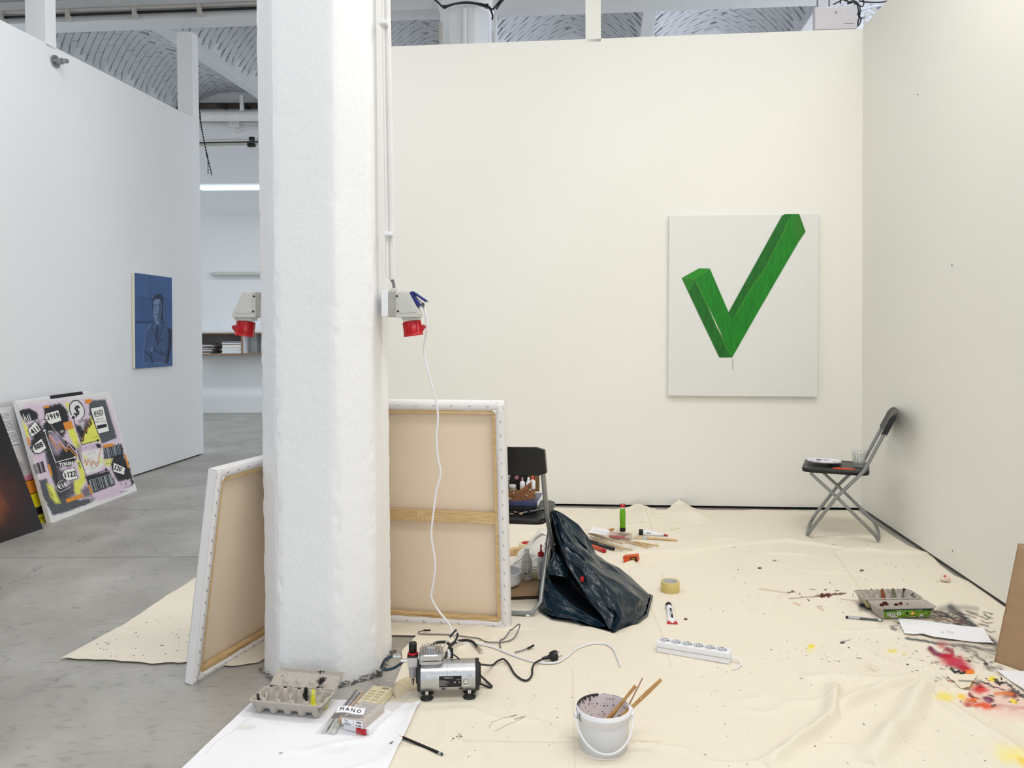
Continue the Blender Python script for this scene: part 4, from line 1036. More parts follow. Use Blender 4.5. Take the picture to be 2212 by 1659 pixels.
# front sheet
ridge([(1660, 1668), (1700, 1640), (1760, 1600), (1800, 1560), (1806, 1530), (1804, 1485)], .038, .03, .55)
ridge([(1800, 1553), (1850, 1525), (1910, 1500), (1970, 1490), (2040, 1487), (2075, 1496)], .034, .035, .6)
ridge([(1730, 1475), (1800, 1474), (1900, 1480), (2000, 1478)], .018, .03, .8)
ridge([(1880, 1665), (1960, 1570), (1985, 1520), (2000, 1500), (2030, 1493), (2070, 1496)], .046, .045, .7)
ridge([(2000, 1503), (2030, 1525), (2080, 1560), (2150, 1600), (2230, 1660)], .020, .03, .6)
ridge([(2000, 1500), (2090, 1520), (2160, 1545), (2260, 1575)], .032, .034, .7)
ridge([(1800, 1370), (1900, 1366), (1980, 1375), (2060, 1420)], .006, .02, 1)
ridge([(1960, 1430), (1990, 1440), (2010, 1455)], .008, .02, 1)
ridge([(1888, 1570), (1910, 1610), (1950, 1662)], .008, .008, .4)
ridge([(1850, 1400), (1890, 1425), (1960, 1455)], .006, .025, 1)
ridge([(880, 1430), (960, 1446), (1060, 1449), (1180, 1445)], .003, .01, 1)
def crease(x, y):
    h = np.zeros(np.shape(x))
    for pts, amp, wid, skew, taper in RIDGES:
        m_ = wid * 3; xs = [p[0] for p in pts]; ys = [p[1] for p in pts]
        sel = (x > min(xs) - m_) & (x < max(xs) + m_) & (y > min(ys) - m_) & (y < max(ys) + m_)
        if not sel.any(): continue
        d, s, t = segdist(x[sel], y[sel], pts)
        w_ = np.where(s > 0, wid, wid * skew)
        k = np.sqrt(np.clip(np.minimum(t, 1 - t) * 5, 0, 1)) if taper else 1.0
        h[sel] = np.maximum(h[sel], amp * np.exp(-(d / w_) ** 2) * k * (0.75 + .5 * vnoise(t * 7, s * 0 + amp * 900)))
    return h
def zc(x, y):
    """height of the cloth surface"""
    x = np.asarray(x, float); y = np.asarray(y, float)
    a = fbm(x * 2.1, y * 2.1, 11, 3); b = fbm(x * 5 + a * 3, y * 9, 21, 3)
    rid = 1 - np.abs(2 * fbm(x * 3.2 + 3, y * 4.2, 31, 2) - 1)
    h = .004 + .004 * a + .003 * b + .008 * np.clip(rid - .86, 0, 1) / .14 * sstep(.4, .7, vnoise(x * 1.3, y * 1.3, 5))
    # pressed fold lines of the packed cloth
    return h + crease(x, y)
def FC(px, py, up=0.0):
    z = 0.008
    for _ in range(6):
        p = F(px, py, z); z = float(zc(np.array([p.x]), np.array([p.y]))[0]) + lift_front(p.x, p.y) + up
    p = F(px, py, z); return p
fe = fl2([(560, 1352), (1000, 1352), (1350, 1357), (1560, 1360), (1800, 1366), (1960, 1392), (2300, 1392)])
def lift_front(x, y):
    # the front sheet lies a little above the rear one
    ex = [p[0] for p in fe]; ey = [p[1] for p in fe]
    return 0.004 if y < float(np.interp(x, ex, ey)) else 0.0
def resample(pts, t):
    pts = np.array(pts, float); seg = np.r_[0, np.cumsum(np.hypot(*np.diff(pts, axis=0).T))]; seg /= seg[-1]
    return np.stack([np.interp(t, seg, pts[:, 0]), np.interp(t, seg, pts[:, 1])], -1)
def coons(bot, top, lef, rig, nu, nv, wob=0.0):
    u = np.linspace(0, 1, nu); v = np.linspace(0, 1, nv)
    b, t = resample(bot, u), resample(top, u); l, r = resample(lef, v), resample(rig, v)
    U, V = u[None, :, None], v[:, None, None]
    P = (1 - V) * b[None] + V * t[None] + (1 - U) * l[:, None] + U * r[:, None] - ((1 - U) * (1 - V) * b[0] + U * (1 - V) * b[-1] + (1 - U) * V * t[0] + U * V * t[-1])
    return P
CLOTH = (238, 229, 211)
def paint_cloth(P, base=CLOTH):
    px, py = topx(P.reshape(-1, 3)); px = px.reshape(P.shape[:2]); py = py.reshape(P.shape[:2])
    R = Raster(px, py, base)
    tone = fbm(P[..., 0] * 1.5, P[..., 1] * 1.5, 77, 3); R.c *= (0.97 + .05 * tone)[..., None]
    Ln = R.line
    def B(cx, cy, rx, ry, c, *a): k_ = 1.28 if ry > 4 else 1.1; R.blob(cx, cy, rx * k_, ry * k_, c, *a)
    # soft airbrush areas at right
    dark = (30, 32, 42)
    Ln([(2052, 1312), (2075, 1330), (2100, 1352), (2130, 1378), (2152, 1392)], 6, dark, .9, .95, 3, 1, .08); R.poly([(2052, 1312), (2152, 1394), (2140, 1390), (2060, 1345), (2000, 1330)], (90, 92, 100), 14, 5, 2, .6)
    Ln([(2030, 1316), (2055, 1312), (2085, 1312), (2110, 1315)], 5, (120, 118, 122), .9, .5); Ln([(1862, 1308), (1880, 1312), (1900, 1320)], 8, (24, 28, 48), .9, 1.0, 4, 3, .1); B(1872, 1303, 20, 8, (110, 115, 130), .3, 0, .6)
    B(1925, 1322, 46, 8, (120, 118, 116), .1, 0, .5, 8, 4)
    R.poly([(1900, 1340), (2060, 1325), (2140, 1395), (2090, 1400), (1930, 1350)], (186, 176, 162), 12, 10, 5, .7)
    for i in range(70):
        q = random.Random(i); x = 2000 + q.random() * 130; y = 1312 + (x - 2000) * .55 * q.random() + q.random() * 18
        Ln([(x, y), (x + 8 + q.random() * 12, y + 3 + q.random() * 5), (x + 14 + q.random() * 10, y + 2 + q.random() * 6)], .9 + q.random() * .8, q.choice([(58, 44, 40), (110, 60, 48), (40, 40, 46), (90, 84, 80)]), .9, .75)
    for i in range(40):
        q = random.Random(300 + i); x = 1920 + q.random() * 180; y = 1342 + q.random() * 14
        Ln([(x, y), (x + 6 + q.random() * 14, y + q.random() * 5 - 2)], .8 + q.random(), q.choice([(58, 50, 44), (80, 96, 92), (70, 50, 44)]), .9, .6)
    # shadow under the white sheet's near edge painted in, then stains below it
    Ln([(1958, 1379), (2010, 1387), (2060, 1393), (2110, 1398), (2150, 1407)], 2.6, (44, 40, 60), .9, .9, 2, 9, .1); Ln([(2075, 1394), (2105, 1410), (2125, 1430), (2138, 1446)], 3.5, (50, 54, 52), .8, .8, 6, 10, .12); Ln([(2110, 1400), (2150, 1414)], 2, (60, 60, 64), .9, .6)
    R.poly([(2040, 1385), (2150, 1400), (2150, 1440), (2090, 1420)], (200, 190, 176), 16, 10, 6, .5)
    B(2035, 1396, 16, 8, (196, 88, 96), .3, 0, .8); B(2040, 1388, 22, 4, (206, 140, 140), .3, 0, .8); Ln([(2008, 1402), (2020, 1412), (2040, 1418), (2056, 1415), (2056, 1406), (2044, 1402)], 5, (150, 24, 52), .8, .9, 3, 11, .1); Ln([(2010, 1400), (2030, 1416), (2052, 1419)], 4, (110, 30, 80), .9, .8)
    B(2060, 1428, 36, 17, (196, 20, 52), .25, .25, .95, 6, 12, .06); B(2075, 1436, 32, 13, (200, 60, 92), .25, .1, .8); B(2084, 1446, 20, 8, (176, 20, 60), .35, .3, .9); Ln([(2078, 1440), (2102, 1450), (2098, 1455), (2080, 1450)], 3, (190, 10, 40), .8, .9); B(2094, 1453, 13, 6, (246, 136, 44), .1, .4, .95, 3, 13, .15)
    Ln([(2054, 1444), (2062, 1452), (2072, 1450), (2076, 1456), (2084, 1452)], 2.6, (20, 24, 32), .5, 1.0)
    B(2093, 1428, 6, 3, (40, 40, 44), .3, .6, .9); B(2129, 1434, 6, 3.5, (34, 38, 42), .2, .6, .9); B(2176, 1452, 50, 8, (120, 112, 104), .2, 0, .55, 10, 8)
    for i in range(46):
        q = random.Random(600 + i); x = 2010 + q.random() * 190; y = 1395 + q.random() * 75
        Ln([(x, y), (x + q.random() * 12 - 3, y + q.random() * 8 - 2), (x + q.random() * 14, y + q.random() * 9)], .6 + q.random() * .8, q.choice([(90, 40, 50), (60, 60, 60), (150, 70, 80), (60, 50, 44)]), .9, .5)
    # colourful corner under the paper edge
    B(2041, 1504, 26, 13, (240, 222, 104), .05, .1, .9, 5, 14, .06); B(2078, 1505, 14, 8, (250, 206, 20), .3, .2, .9); B(2098, 1478, 12, 12, (242, 216, 90), 0, .1, .8)
    R.poly([(2108, 1466), (2150, 1470), (2212, 1500), (2260, 1540), (2212, 1560), (2130, 1540), (2080, 1517), (2092, 1500)], (238, 206, 192), 10, 8, 15, .9)
    B(2118, 1488, 20, 12, (222, 40, 40), .1, .2, .95, 5, 16, .06); Ln([(2094, 1498), (2100, 1504), (2106, 1514)], 3, (150, 12, 20), .6, .95); B(2100, 1513, 20, 6, (236, 120, 30), -.1, .2, .9, 4, 17); B(2125, 1524, 38, 9, (230, 84, 22), .1, .2, .95, 6, 18, .06); B(2090, 1522, 12, 6, (196, 50, 40), .2, .2, .8)
    B(2136, 1510, 16, 7, (104, 26, 66), .3, .4, .95, 3, 19, .08); B(2134, 1512, 8, 3, (170, 100, 140), .3, .3, .8); B(2144, 1525, 5, 3, (90, 8, 30), 0, .5, 1); B(2184, 1500, 22, 10, (120, 10, 30), .2, .2, .95, 6, 20, .06); Ln([(2150, 1499), (2170, 1497), (2185, 1500)], 4, (230, 130, 60), .9, .8)
    B(2144, 1467, 11, 6, (250, 218, 20), 0, .3, .95, 3, 21, .1); B(2190, 1515, 10, 5, (248, 216, 30), .3, .3, .9, 3, 22, .1); Ln([(2120, 1472), (2140, 1480), (2148, 1486)], 1.4, (20, 20, 24), .6, .9)
    Ln([(2150, 1472), (2165, 1476), (2180, 1480), (2195, 1495), (2215, 1510)], 3.2, (22, 24, 30), .6, .85, 6, 23, .15); B(2158, 1474, 9, 3.5, (18, 20, 26), .2, .4, 1, 4, 24, .2); B(2112, 1475, 9, 8, (70, 66, 64), 0, .1, .8, 4, 25, .2)
    Ln([(2070, 1470), (2100, 1471)], 2, (60, 60, 62), .9, .75, 3, 26, .3); Ln([(2047, 1470), (2062, 1473)], 1.6, (160, 60, 60), .6, .8)
    Ln([(2150, 1522), (2215, 1530)], 3, (196, 130, 130), .9, .6); B(2190, 1532, 14, 6, (214, 160, 156), 0, .1, .6)
    B(2190, 1632, 50, 24, (246, 232, 130), .3, .0, .8, 10, 27, .03); B(2212, 1646, 22, 10, (244, 206, 60), .3, .1, .85, 6, 28, .05)
    # yellow dabs, red brown stain, pale smears
    B(1752, 1395, 9, 6, (242, 222, 40), .1, .3, .95, 4, 30, .15); B(1748, 1404, 9, 6, (240, 228, 120), .1, 0, .8); B(1927, 1405, 11, 4.5, (240, 222, 60), .1, .2, .9, 4, 31, .15); B(1954, 1412, 6, 3, (242, 228, 90), 0, .2, .8)
    B(1882, 1444, 18, 7, (206, 176, 160), .2, .1, .5, 10, 32, .2); B(1820, 1388, 7, 3.5, (52, 54, 56), -.1, .5, .95); Ln([(1822, 1386), (1836, 1382)], 1.5, (120, 118, 116), .9, .6)
    B(1862, 1232, 5.5, 2.2, (60, 60, 62), .1, .6, .95); B(1641, 1227, 5, 2.6, (44, 46, 50), 0, .6, .95); B(1673, 1211, 6, 1.8, (104, 100, 96), .1, .5, .8)
    mar = (96, 24, 24)
    B(1778, 1286, 17, 5, (80, 8, 12), -.05, .5, 1, 4, 33, .2); Ln([(1785, 1287), (1808, 1283), (1826, 1281)], 2.2, mar, .6, .9, 2, 34, .2); Ln([(1770, 1288), (1745, 1290), (1705, 1293)], 1.4, (150, 90, 80), .8, .6); B(1709, 1279, 11, 2.8, mar, 0, .3, .95, 3, 35, .3)
    B(1783, 1274, 4, 1.6, (40, 12, 16), 0, .5, 1); B(1808, 1276, 6, 2, (90, 40, 40), 0, .4, .8); Ln([(1640, 1272), (1670, 1276), (1700, 1281)], 1.6, (190, 150, 130), .9, .5); Ln([(1816, 1294), (1850, 1298), (1866, 1296)], 1.2, (190, 150, 130), .9, .6)
    Ln([(1715, 1302), (1728, 1308)], 2, (190, 130, 120), .9, .5); Ln([(1766, 1310), (1778, 1318)], 2, (180, 110, 100), .9, .5)
    B(1388, 1128, 10, 2, (196, 208, 150), 0, .1, .7); B(1464, 1141, 4, 1.6, (170, 196, 60), 0, .4, .9); Ln([(1450, 1145), (1456, 1143)], 1.2, (190, 200, 110), .8, .8)
    B(1930, 1359, 11, 4, (90, 86, 80), 0, .2, .75, 4, 36, .2)
    Ln([(1057, 1572), (1062, 1560), (1090, 1550), (1110, 1546)], .8, (150, 136, 116), .6, .7); Ln([(1068, 1580), (1095, 1566), (1120, 1556), (1132, 1550)], .8, (150, 136, 116), .6, .7); Ln([(1104, 1548), (1116, 1544)], 1.3, (140, 126, 106), .6, .8); Ln([(1112, 1554), (1134, 1547)], 1.3, (140, 126, 106), .6, .7)
    # pressed fold lines
    for pts in ([(1237, 1444), (1239, 1540), (1242, 1662)], [(1360, 1240), (1400, 1300), (1430, 1370), (1450, 1440)], [(1430, 1240), (1440, 1262)], [(1395, 1100), (1420, 1180)], [(1800, 1190), (1850, 1260), (1870, 1290)], [(1000, 1600), (1200, 1604), (1240, 1603)], [(1350, 1600), (1430, 1602)]):
        Ln(pts, 1.7, (212, 199, 174), .8, .45)
    return R.c
def cloth_sheet(name, label, edges, nu, nv, lift, cat='cloth', hole=None, extra=None, sol=.0025, base=CLOTH):
    P2 = coons(*[fl2(e) if not isinstance(e[0], Vector) else [tuple(q[:2]) for q in e] for e in edges], nu, nv)
    Zz = zc(P2[..., 0], P2[..., 1]) + lift
    if extra is not None: Zz = extra(P2, Zz)
    P = np.dstack([P2, Zz]); c = paint_cloth(P, base)
    return tag(npgrid(name, P, M['cloth'], None, c, flip=False), label, cat)
# ragged border
def rag(pts, amp, n=10, seed=0):
    out = []; r = random.Random(seed)
    for a, b in zip(pts[:-1], pts[1:]):
        for i in range(n):
            t = i / n; out.append((a[0] + (b[0] - a[0]) * t + (r.random() - .5) * amp, a[1] + (b[1] - a[1]) * t + (r.random() - .5) * amp * .4))
    out.append(pts[-1]); return out
back_edge = rag([(640, 1096), (1190, 1099), (1330, 1102), (1370, 1098), (1400, 1102), (1440, 1104), (1465, 1098), (1490, 1104), (1700, 1104.5), (1852, 1105)], 3, 8, 1)
right_edge = [(1852, 1105), (1868, 1118), (1900, 1142), (1960, 1180), (2000, 1196), (2013, 1203), (2030, 1222), (2060, 1245), (2092, 1258), (2130, 1285), (2166, 1312), (2230, 1345), (2330, 1400)]
back_cloth = cloth_sheet('drop_cloth', 'wide cream canvas drop cloth reaching back to the white walls', (
    [(560, 1376), (860, 1376), (1000, 1380), (1350, 1378), (1560, 1378), (1800, 1384), (1960, 1400), (2330, 1400)], back_edge,
    [(560, 1376), (600, 1240), (640, 1096)], right_edge[::-1]), 640, 400, 0.0)
front_cloth = cloth_sheet('drop_cloth', 'nearer cream canvas drop cloth under the bucket and power strip, paint-stained at right', (
    [(540, 1860), (900, 1880), (1400, 1900), (2500, 1930)],
    [(868, 1412), (900, 1378), (960, 1366), (1100, 1362), (1350, 1357), (1420, 1354), (1560, 1360), (1700, 1363), (1800, 1366), (1900, 1380), (1960, 1390), (2100, 1392), (2420, 1392)],
    [(540, 1860), (700, 1640), (790, 1560), (850, 1490), (870, 1440), (868, 1412)], [(2500, 1930), (2480, 1600), (2420, 1392)]), 860, 560, 0.004)
left_cloth = cloth_sheet('drop_cloth', 'ragged cream canvas remnant on the grey floor under the left canvas', (
    rag([(131, 1427), (250, 1431), (330, 1438), (420, 1434), (500, 1443), (560, 1434), (620, 1400)], 5, 6, 2),
    rag([(131, 1427), (270, 1350), (360, 1290), (438, 1240), (450, 1236), (540, 1300), (620, 1399)], 4, 6, 3),
    [(131, 1427), (131.4, 1426.8)], [(620, 1400), (620, 1399)]), 150, 90, 0.0)
# curled flap of cloth by the compressor
def curl(pts_out, pts_in, h):
    a = [F(x, y, .006) for x, y in pts_out]; b = [F(x, y, .006) for x, y in pts_in]
    P = []
    for t in np.linspace(0, 1, 14):
        i = t * (len(a) - 1); k = min(int(i), len(a) - 2); A = a[k].lerp(a[k + 1], i - k); Bq = b[k].lerp(b[k + 1], i - k)
        row = []
        for s_ in np.linspace(0, 1, 9):
            p = A.lerp(Bq, s_); p.z = .006 + h * math.sin(PI * min(1, s_ * .9 + .1)) * math.sin(PI * (.15 + .8 * t)); row.append(tuple(p))
        P.append(row)
    return np.array(P)
P = curl([(842, 1500), (850, 1484), (872, 1472), (900, 1468), (925, 1468)], [(862, 1520), (874, 1506), (892, 1498), (912, 1494), (930, 1490)], .03)
cf = npgrid('curled_corner', P, M['cloth'], front_cloth, np.ones(P.shape) * L3((232, 214, 178)), solid=.002)
# splatter: small raised paint drops on the cloth
def drops(name, n, area_px, cols, seed, r0=.0012, r1=.004, parent=None, elong=1.6):
    mb = MB(); r = random.Random(seed)
    for _ in range(n):
        px = area_px[0] + r.random() * (area_px[2] - area_px[0]); py = area_px[1] + r.random() * (area_px[3] - area_px[1])
        c = FC(px, py, .0006); rr_ = r0 + (r1 - r0) * r.random() ** 3; an = r.random() * PI; k = 1 + r.random() * elong
        mb.m = r.randrange(len(cols)); vs = []
        for j in range(7):
            a = 2 * PI * j / 7; x = rr_ * k * math.cos(a) * (.7 + .6 * r.random()); y = rr_ * math.sin(a) * (.7 + .6 * r.random())
            X = c.x + x * math.cos(an) - y * math.sin(an); Y = c.y + x * math.sin(an) + y * math.cos(an)
            vs.append((X, Y, c.z))
        mb.add(vs + [(c.x, c.y, c.z + .0005)], [(j, (j + 1) % 7, 7) for j in range(7)])
    return stuff(mb.build(name, cols, parent))
DK = mat('dried_dark_paint', (60, 58, 56), .6, var=.3); BR_ = mat('dried_brown_paint', (104, 84, 62), .6, var=.3); MR = mat('dried_maroon_paint', (96, 26, 28), .5, var=.3)
drops('paint_drops', 60, (1560, 1125, 1880, 1330), [DK, BR_], 1, parent=back_cloth); drops('paint_drops', 30, (1880, 1210, 2080, 1300), [DK, BR_], 2, parent=back_cloth)
drops('paint_drops', 22, (1680, 1265, 1880, 1300), [MR, DK], 3, parent=back_cloth, elong=3); drops('paint_drops', 24, (1200, 1104, 1520, 1180), [BR_, DK], 4, parent=back_cloth, r1=.003)
drops('paint_drops', 14, (1500, 1230, 1700, 1350), [BR_, DK], 5, parent=back_cloth, r1=.003)
drops('paint_drops', 50, (1650, 1375, 1960, 1430), [DK, BR_], 6, parent=front_cloth, r1=.003, elong=3); drops('paint_drops', 50, (1960, 1395, 2200, 1470), [DK, MR], 7, parent=front_cloth, elong=3)
drops('paint_drops', 40, (2080, 1465, 2210, 1530), [DK, MR], 8, parent=front_cloth, r1=.005, elong=3); drops('paint_drops', 60, (1500, 1440, 2200, 1655), [DK, BR_], 9, parent=front_cloth, r1=.0022)
drops('paint_drops', 30, (940, 1440, 1400, 1650), [BR_, DK], 10, parent=front_cloth, r1=.0018)
drops('paint_drops', 10, (975, 1582, 1000, 1596), [DK], 12, parent=front_cloth, r1=.003, elong=3)
mb = MB(); rq = random.Random(6)
for _ in range(46):
    p = F(210 + rq.random() * 220, 1330 + rq.random() * 90, .012)
    z = float(zc(np.array([p.x]), np.array([p.y]))[0]) + .001; a = rq.random() * PI; l = .002 + rq.random() * .008
    mb.box((p.x, p.y, z), (l, .002, .0008), rot=(0, 0, a))
stuff(mb.build('debris', BR_, left_cloth))

# ---- white sheets
def sheet(name, label, corners_px, up, n=(20, 20), curl_=None, paint=None, m=None, th=.0006, cat='paper'):
    a, b, c, d = corners_px   # far-left, far-right, near-right, near-left
    P2 = coons(fl2([d, c]), fl2([a, b]), fl2([d, a]), fl2([c, b]), n[0], n[1])
    z = zc(P2[..., 0], P2[..., 1]) * .0 + .0
    U, V = np.meshgrid(np.linspace(0, 1, n[0]), np.linspace(0, 1, n[1]))
    zz = zc(P2[..., 0], P2[..., 1]) + .0055 + max(0, up - .018) + (curl_(U, V) if curl_ else 0 * U)
    P = np.dstack([P2, zz]); col = np.ones(P.shape) * L3((244, 243, 247))
    if paint: col = paint(P, col)
    return tag(npgrid(name, P, m or M['paper'], None, col), label, cat)
def big_paper(P, col):
    px, py = topx(P.reshape(-1, 3)); px = px.reshape(P.shape[:2]); py = py.reshape(P.shape[:2]); R = Raster(px, py, (243, 243, 246))
    R.poly([(516, 1566), (556, 1568), (542, 1577), (505, 1576)], (224, 224, 218), 1.5, 0, 1, .8)
    R.line([(604, 1627), (609, 1626)], 1.2, (50, 60, 100), .5); R.line([(843, 1606), (848, 1603)], 1.6, (30, 30, 34), .5)
    R.blob(720, 1618, 60, 12, (236, 232, 230), .1, .1, .7, 12, 3, .04)
    R.line([(536, 1553), (500, 1580), (470, 1600), (440, 1630)], 1.2, (222, 220, 216), .9, .8, 2)
    R.line([(884, 1568), (892, 1545), (905, 1532)], 3, (236, 230, 214), .9, .4)
    return R.c
bigp_ = sheet('paper_sheet', 'large white paper sheet at the bottom left under the egg carton and pencils', [(560, 1512), (909, 1528), (790, 1770), (300, 1760)], .0145, (180, 120),
              lambda U, V: .006 * np.sin(U * 3.1) * (1 - V) + .010 * sstep(.93, 1, U) * sstep(.2, .9, V) + .004 * sstep(.08, 0, U), big_paper)
wp = sheet('paper_sheet', 'white paper sheet lying right of the egg carton with the green label', [(1940, 1343), (2124, 1362), (2147, 1402), (1953, 1377)], .018, (30, 30), lambda U, V: .006 * sstep(.75, 1, U) * sstep(.3, 0, V) + .003 * np.sin(U * 6) * V + .004 * sstep(.3, 0, V))
sp2 = MB()
for x, y in ((2035, 1366), (2037, 1365), (2049, 1365), (2053, 1364), (2056, 1367), (2059, 1366), (2046, 1363)): c = F(x, y, .0195); sp2.box(c, (.005, .003, .0006), rot=(0, 0, .6))
sp2.build('pencil_dots', M['greyink'], wp)
wp3 = sheet('paper_sheet', 'white paper corner cut by the right edge, beside the colourful airbrush stains', [(2152, 1456), (2290, 1462), (2330, 1540), (2218, 1508)], .020, (16, 16), lambda U, V: .008 * sstep(.4, 0, U) * sstep(.7, 0, V))
yc = sheet('paper_flap', 'cream paper flap with a yellow spray edge over the red stains', [(2045, 1466), (2111, 1465), (2094, 1501), (2066, 1495)], .020, (24, 24), lambda U, V: .012 * sstep(.3, 1, U) * sstep(.8, 0, V), lambda P, col: (lambda R: (R.blob(2102, 1478, 10, 10, (246, 214, 70), 0, .1, .9), R.line([(2072, 1470), (2102, 1472)], 1.8, (70, 70, 74), .8, .8), R.line([(2048, 1470), (2060, 1473)], 1.6, (170, 80, 70), .8, .8), R.c)[-1])(Raster(topx(P.reshape(-1, 3))[0].reshape(P.shape[:2]), topx(P.reshape(-1, 3))[1].reshape(P.shape[:2]), (238, 228, 206))), M['paper'])
# ================================================================== OBJECTS
def at(name, label, cat, px, py, rot=0.0, up=0.0, group=None, z=None):
    p = FC(px, py, up) if z is None else F(px, py, z)
    return thing(name, label, cat, p, (0, 0, rot), group)
# ---------------- folding chairs
def chair(label, c, rot):
    o = thing('folding_chair', label, 'chair', c, (0, 0, rot), 'folding chairs with grey tube frames')
    r = .0105; X = .185
    def u(y0, y1, sgn):
        """tube pair joined by a floor rail"""
        return None
    a = X; b = X - .022
    lf = MB()   # long frame: back posts down to the front feet
    L_ = [(-a, -.272, .74), (-a, -.115, .42), (-a, .04, .255), (-a, .185, .05), (-a + .03, .205, .014), (-a + .06, .21, .011), (a - .06, .21, .011), (a - .03, .205, .014), (a, .185, .05), (a, .04, .255), (a, -.115, .42), (a, -.272, .74)]
    L_ = [Vector(p) for p in L_]
    pth = []
    for i, p in enumerate(L_):
        if 0 < i < len(L_) - 1 and i in (1, 10): pth += [p.lerp(L_[i - 1], .12), p, p.lerp(L_[i + 1], .12)]
        else: pth.append(p)
    lf.tube(pth, r, 10); lf.build('back_leg_frame', M['greytube'], o)
    sf = MB(); S_ = [(-b, .19, .385), (-b, .04, .255), (-b, -.17, .055), (-b + .03, -.195, .016), (-b + .06, -.2, .011), (b - .06, -.2, .011), (b - .03, -.195, .016), (b, -.17, .055), (b, .04, .255), (b, .19, .385)]
    sf.tube(S_, r * .9, 10); sf.build('front_leg_frame', M['greytube'], o)
    for s_ in (-1, 1):
        MB().cyl((s_ * (b - .012), .04, .255), (s_ * (a + .014), .04, .255), .006, n=10).build('rivet', M['steel'], o)
    for s_ in (-1, 1):
        MB().box((s_ * (b - .05), -.2, .005), (.016, .022, .010)).build('foot_pad', M['wplastic'], o, bevel=.003)
    # seat: moulded slab with rounded corners, turned-down rim
    def rr(w_, d_, q, n=5, cy=0.0):
        pts = []
        for sx, sy, a0 in ((1, 1, 0), (-1, 1, PI / 2), (-1, -1, PI), (1, -1, 3 * PI / 2)):
            for i in range(n):
                t = a0 + PI / 2 * i / (n - 1); pts.append((sx * (w_ / 2 - q) + q * math.cos(t), cy + sy * (d_ / 2 - q) + q * math.sin(t)))
        return pts
    se = MB(); rings = []
    for w_, d_, z in ((.345, .37, .390), (.352, .385, .392), (.356, .39, .408), (.35, .384, .4155), (.32, .35, .415), (.28, .30, .412)):
        rings.append([(x, y, z) for x, y in rr(w_, d_, .045, 5, .048)])
    se.loft(rings); se.build('seat', M['black'], o)
    bm_ = MB(); P = []                                  # backrest: curved panel following the posts
    H0, H1 = .632, .765
    def by(z): return -.115 - (z - .42) * (.157 / .32)
    rings = []
    for x in np.linspace(-1, 1, 13):
        xx = x * .202; cur = .018 * (1 - x * x) ; e = 0.0 if abs(x) < .99 else .012
        t_ = .017 if abs(x) > .8 else .010
        ring = []
        for (zz, off) in ((H0 + e, -t_), (H0 + e, t_), (H0 + .08, t_ * .9), (H1 - .02 - e, t_), (H1 - e, t_ * .6), (H1 - e, -t_ * .7), (H1 - .03, -t_), (H0 + .08, -t_)):
            ring.append((xx, by(zz) + off - cur, zz))
        rings.append(ring)
    bm_.loft(rings); bm_.build('backrest', M['black'], o, bevel=.003)
    return o
ch1 = chair('black folding chair holding art supplies, behind the right blank canvas', (-.012, 3.555, .008), math.radians(-11))
ch2 = chair('black folding chair with a palette and glass, its back against the right wall', (1.955, 4.63, .010), math.radians(66))
ch1.scale = (1, 1, .967); ch2.scale = (1, .93, .967)
bpy.context.view_layer.update()
def on(ch, x, y, z): return ch.matrix_world @ Vector((x, y, z))
SEAT = .4165

# on chair 2: palette with lids, glass, orange cutter
th = .0
pl_ = thing('paint_palette', 'round white plastic palette lying on the seat of the chair by the wall', 'palette', on(ch2, .03, .12, SEAT + .010), (0, .03, .6))
mb = MB(); n = 36; r0 = .098
outer = []; rings = [[], [], [], [], []]
for i in range(n):
    a = 2 * PI * i / n; k = 1.0
    if abs(a - .9) < .3: k = .86
    for j, (rr_, zz) in enumerate(((.6, .0), (.98, .004), (1.0, .009), (.97, .0105), (.90, .004))): rings[j].append((r0 * k * rr_ * math.cos(a), r0 * k * rr_ * math.sin(a), zz))
mb.loft(rings); mb.build('plate', M['wplastic'], pl_)
for i in range(7):
    a = .4 + i * .8; MB().lathe([(.0, .0045), (.012, .0048), (.016, .008), (.018, .0095), (.0185, .009)], 14, (.056 * math.cos(a), .056 * math.sin(a), 0)).build('well', M['wplastic'], pl_)
MB().lathe([(.010, .0102), (.016, .0106), (.017, .009)], 14, (-.02, .02, 0)).build('thumb_hole', M['matblack'], pl_)
ld_ = thing('jar_lid', 'flat white jar lid half under the palette on the chair by the wall', 'lid', on(ch2, .06, .06, SEAT + .001), (0, 0, 0))
MB().lathe([(0, .009), (.038, .009), (.041, .0075), (.042, 0), (.039, 0)], 26).build('top', M['wplastic'], ld_)
gl = thing('drinking_glass', 'drinking glass with green plant pattern on the seat of the chair by the wall', 'glass', on(ch2, .0, -.085, SEAT))
MB().lathe([(0, .0), (.029, .0), (.031, .004), (.039, .098), (.0375, .0985), (.0290, .010), (0, .008)], 30).build('tumbler', M['glass'], gl)
gm = MB(); rq = random.Random(8); gcols = [mat('leaf_green_print', (70, 112, 72), .5, var=.2), M['ink'], mat('pale_green_print', (150, 178, 140), .5, var=.2)]
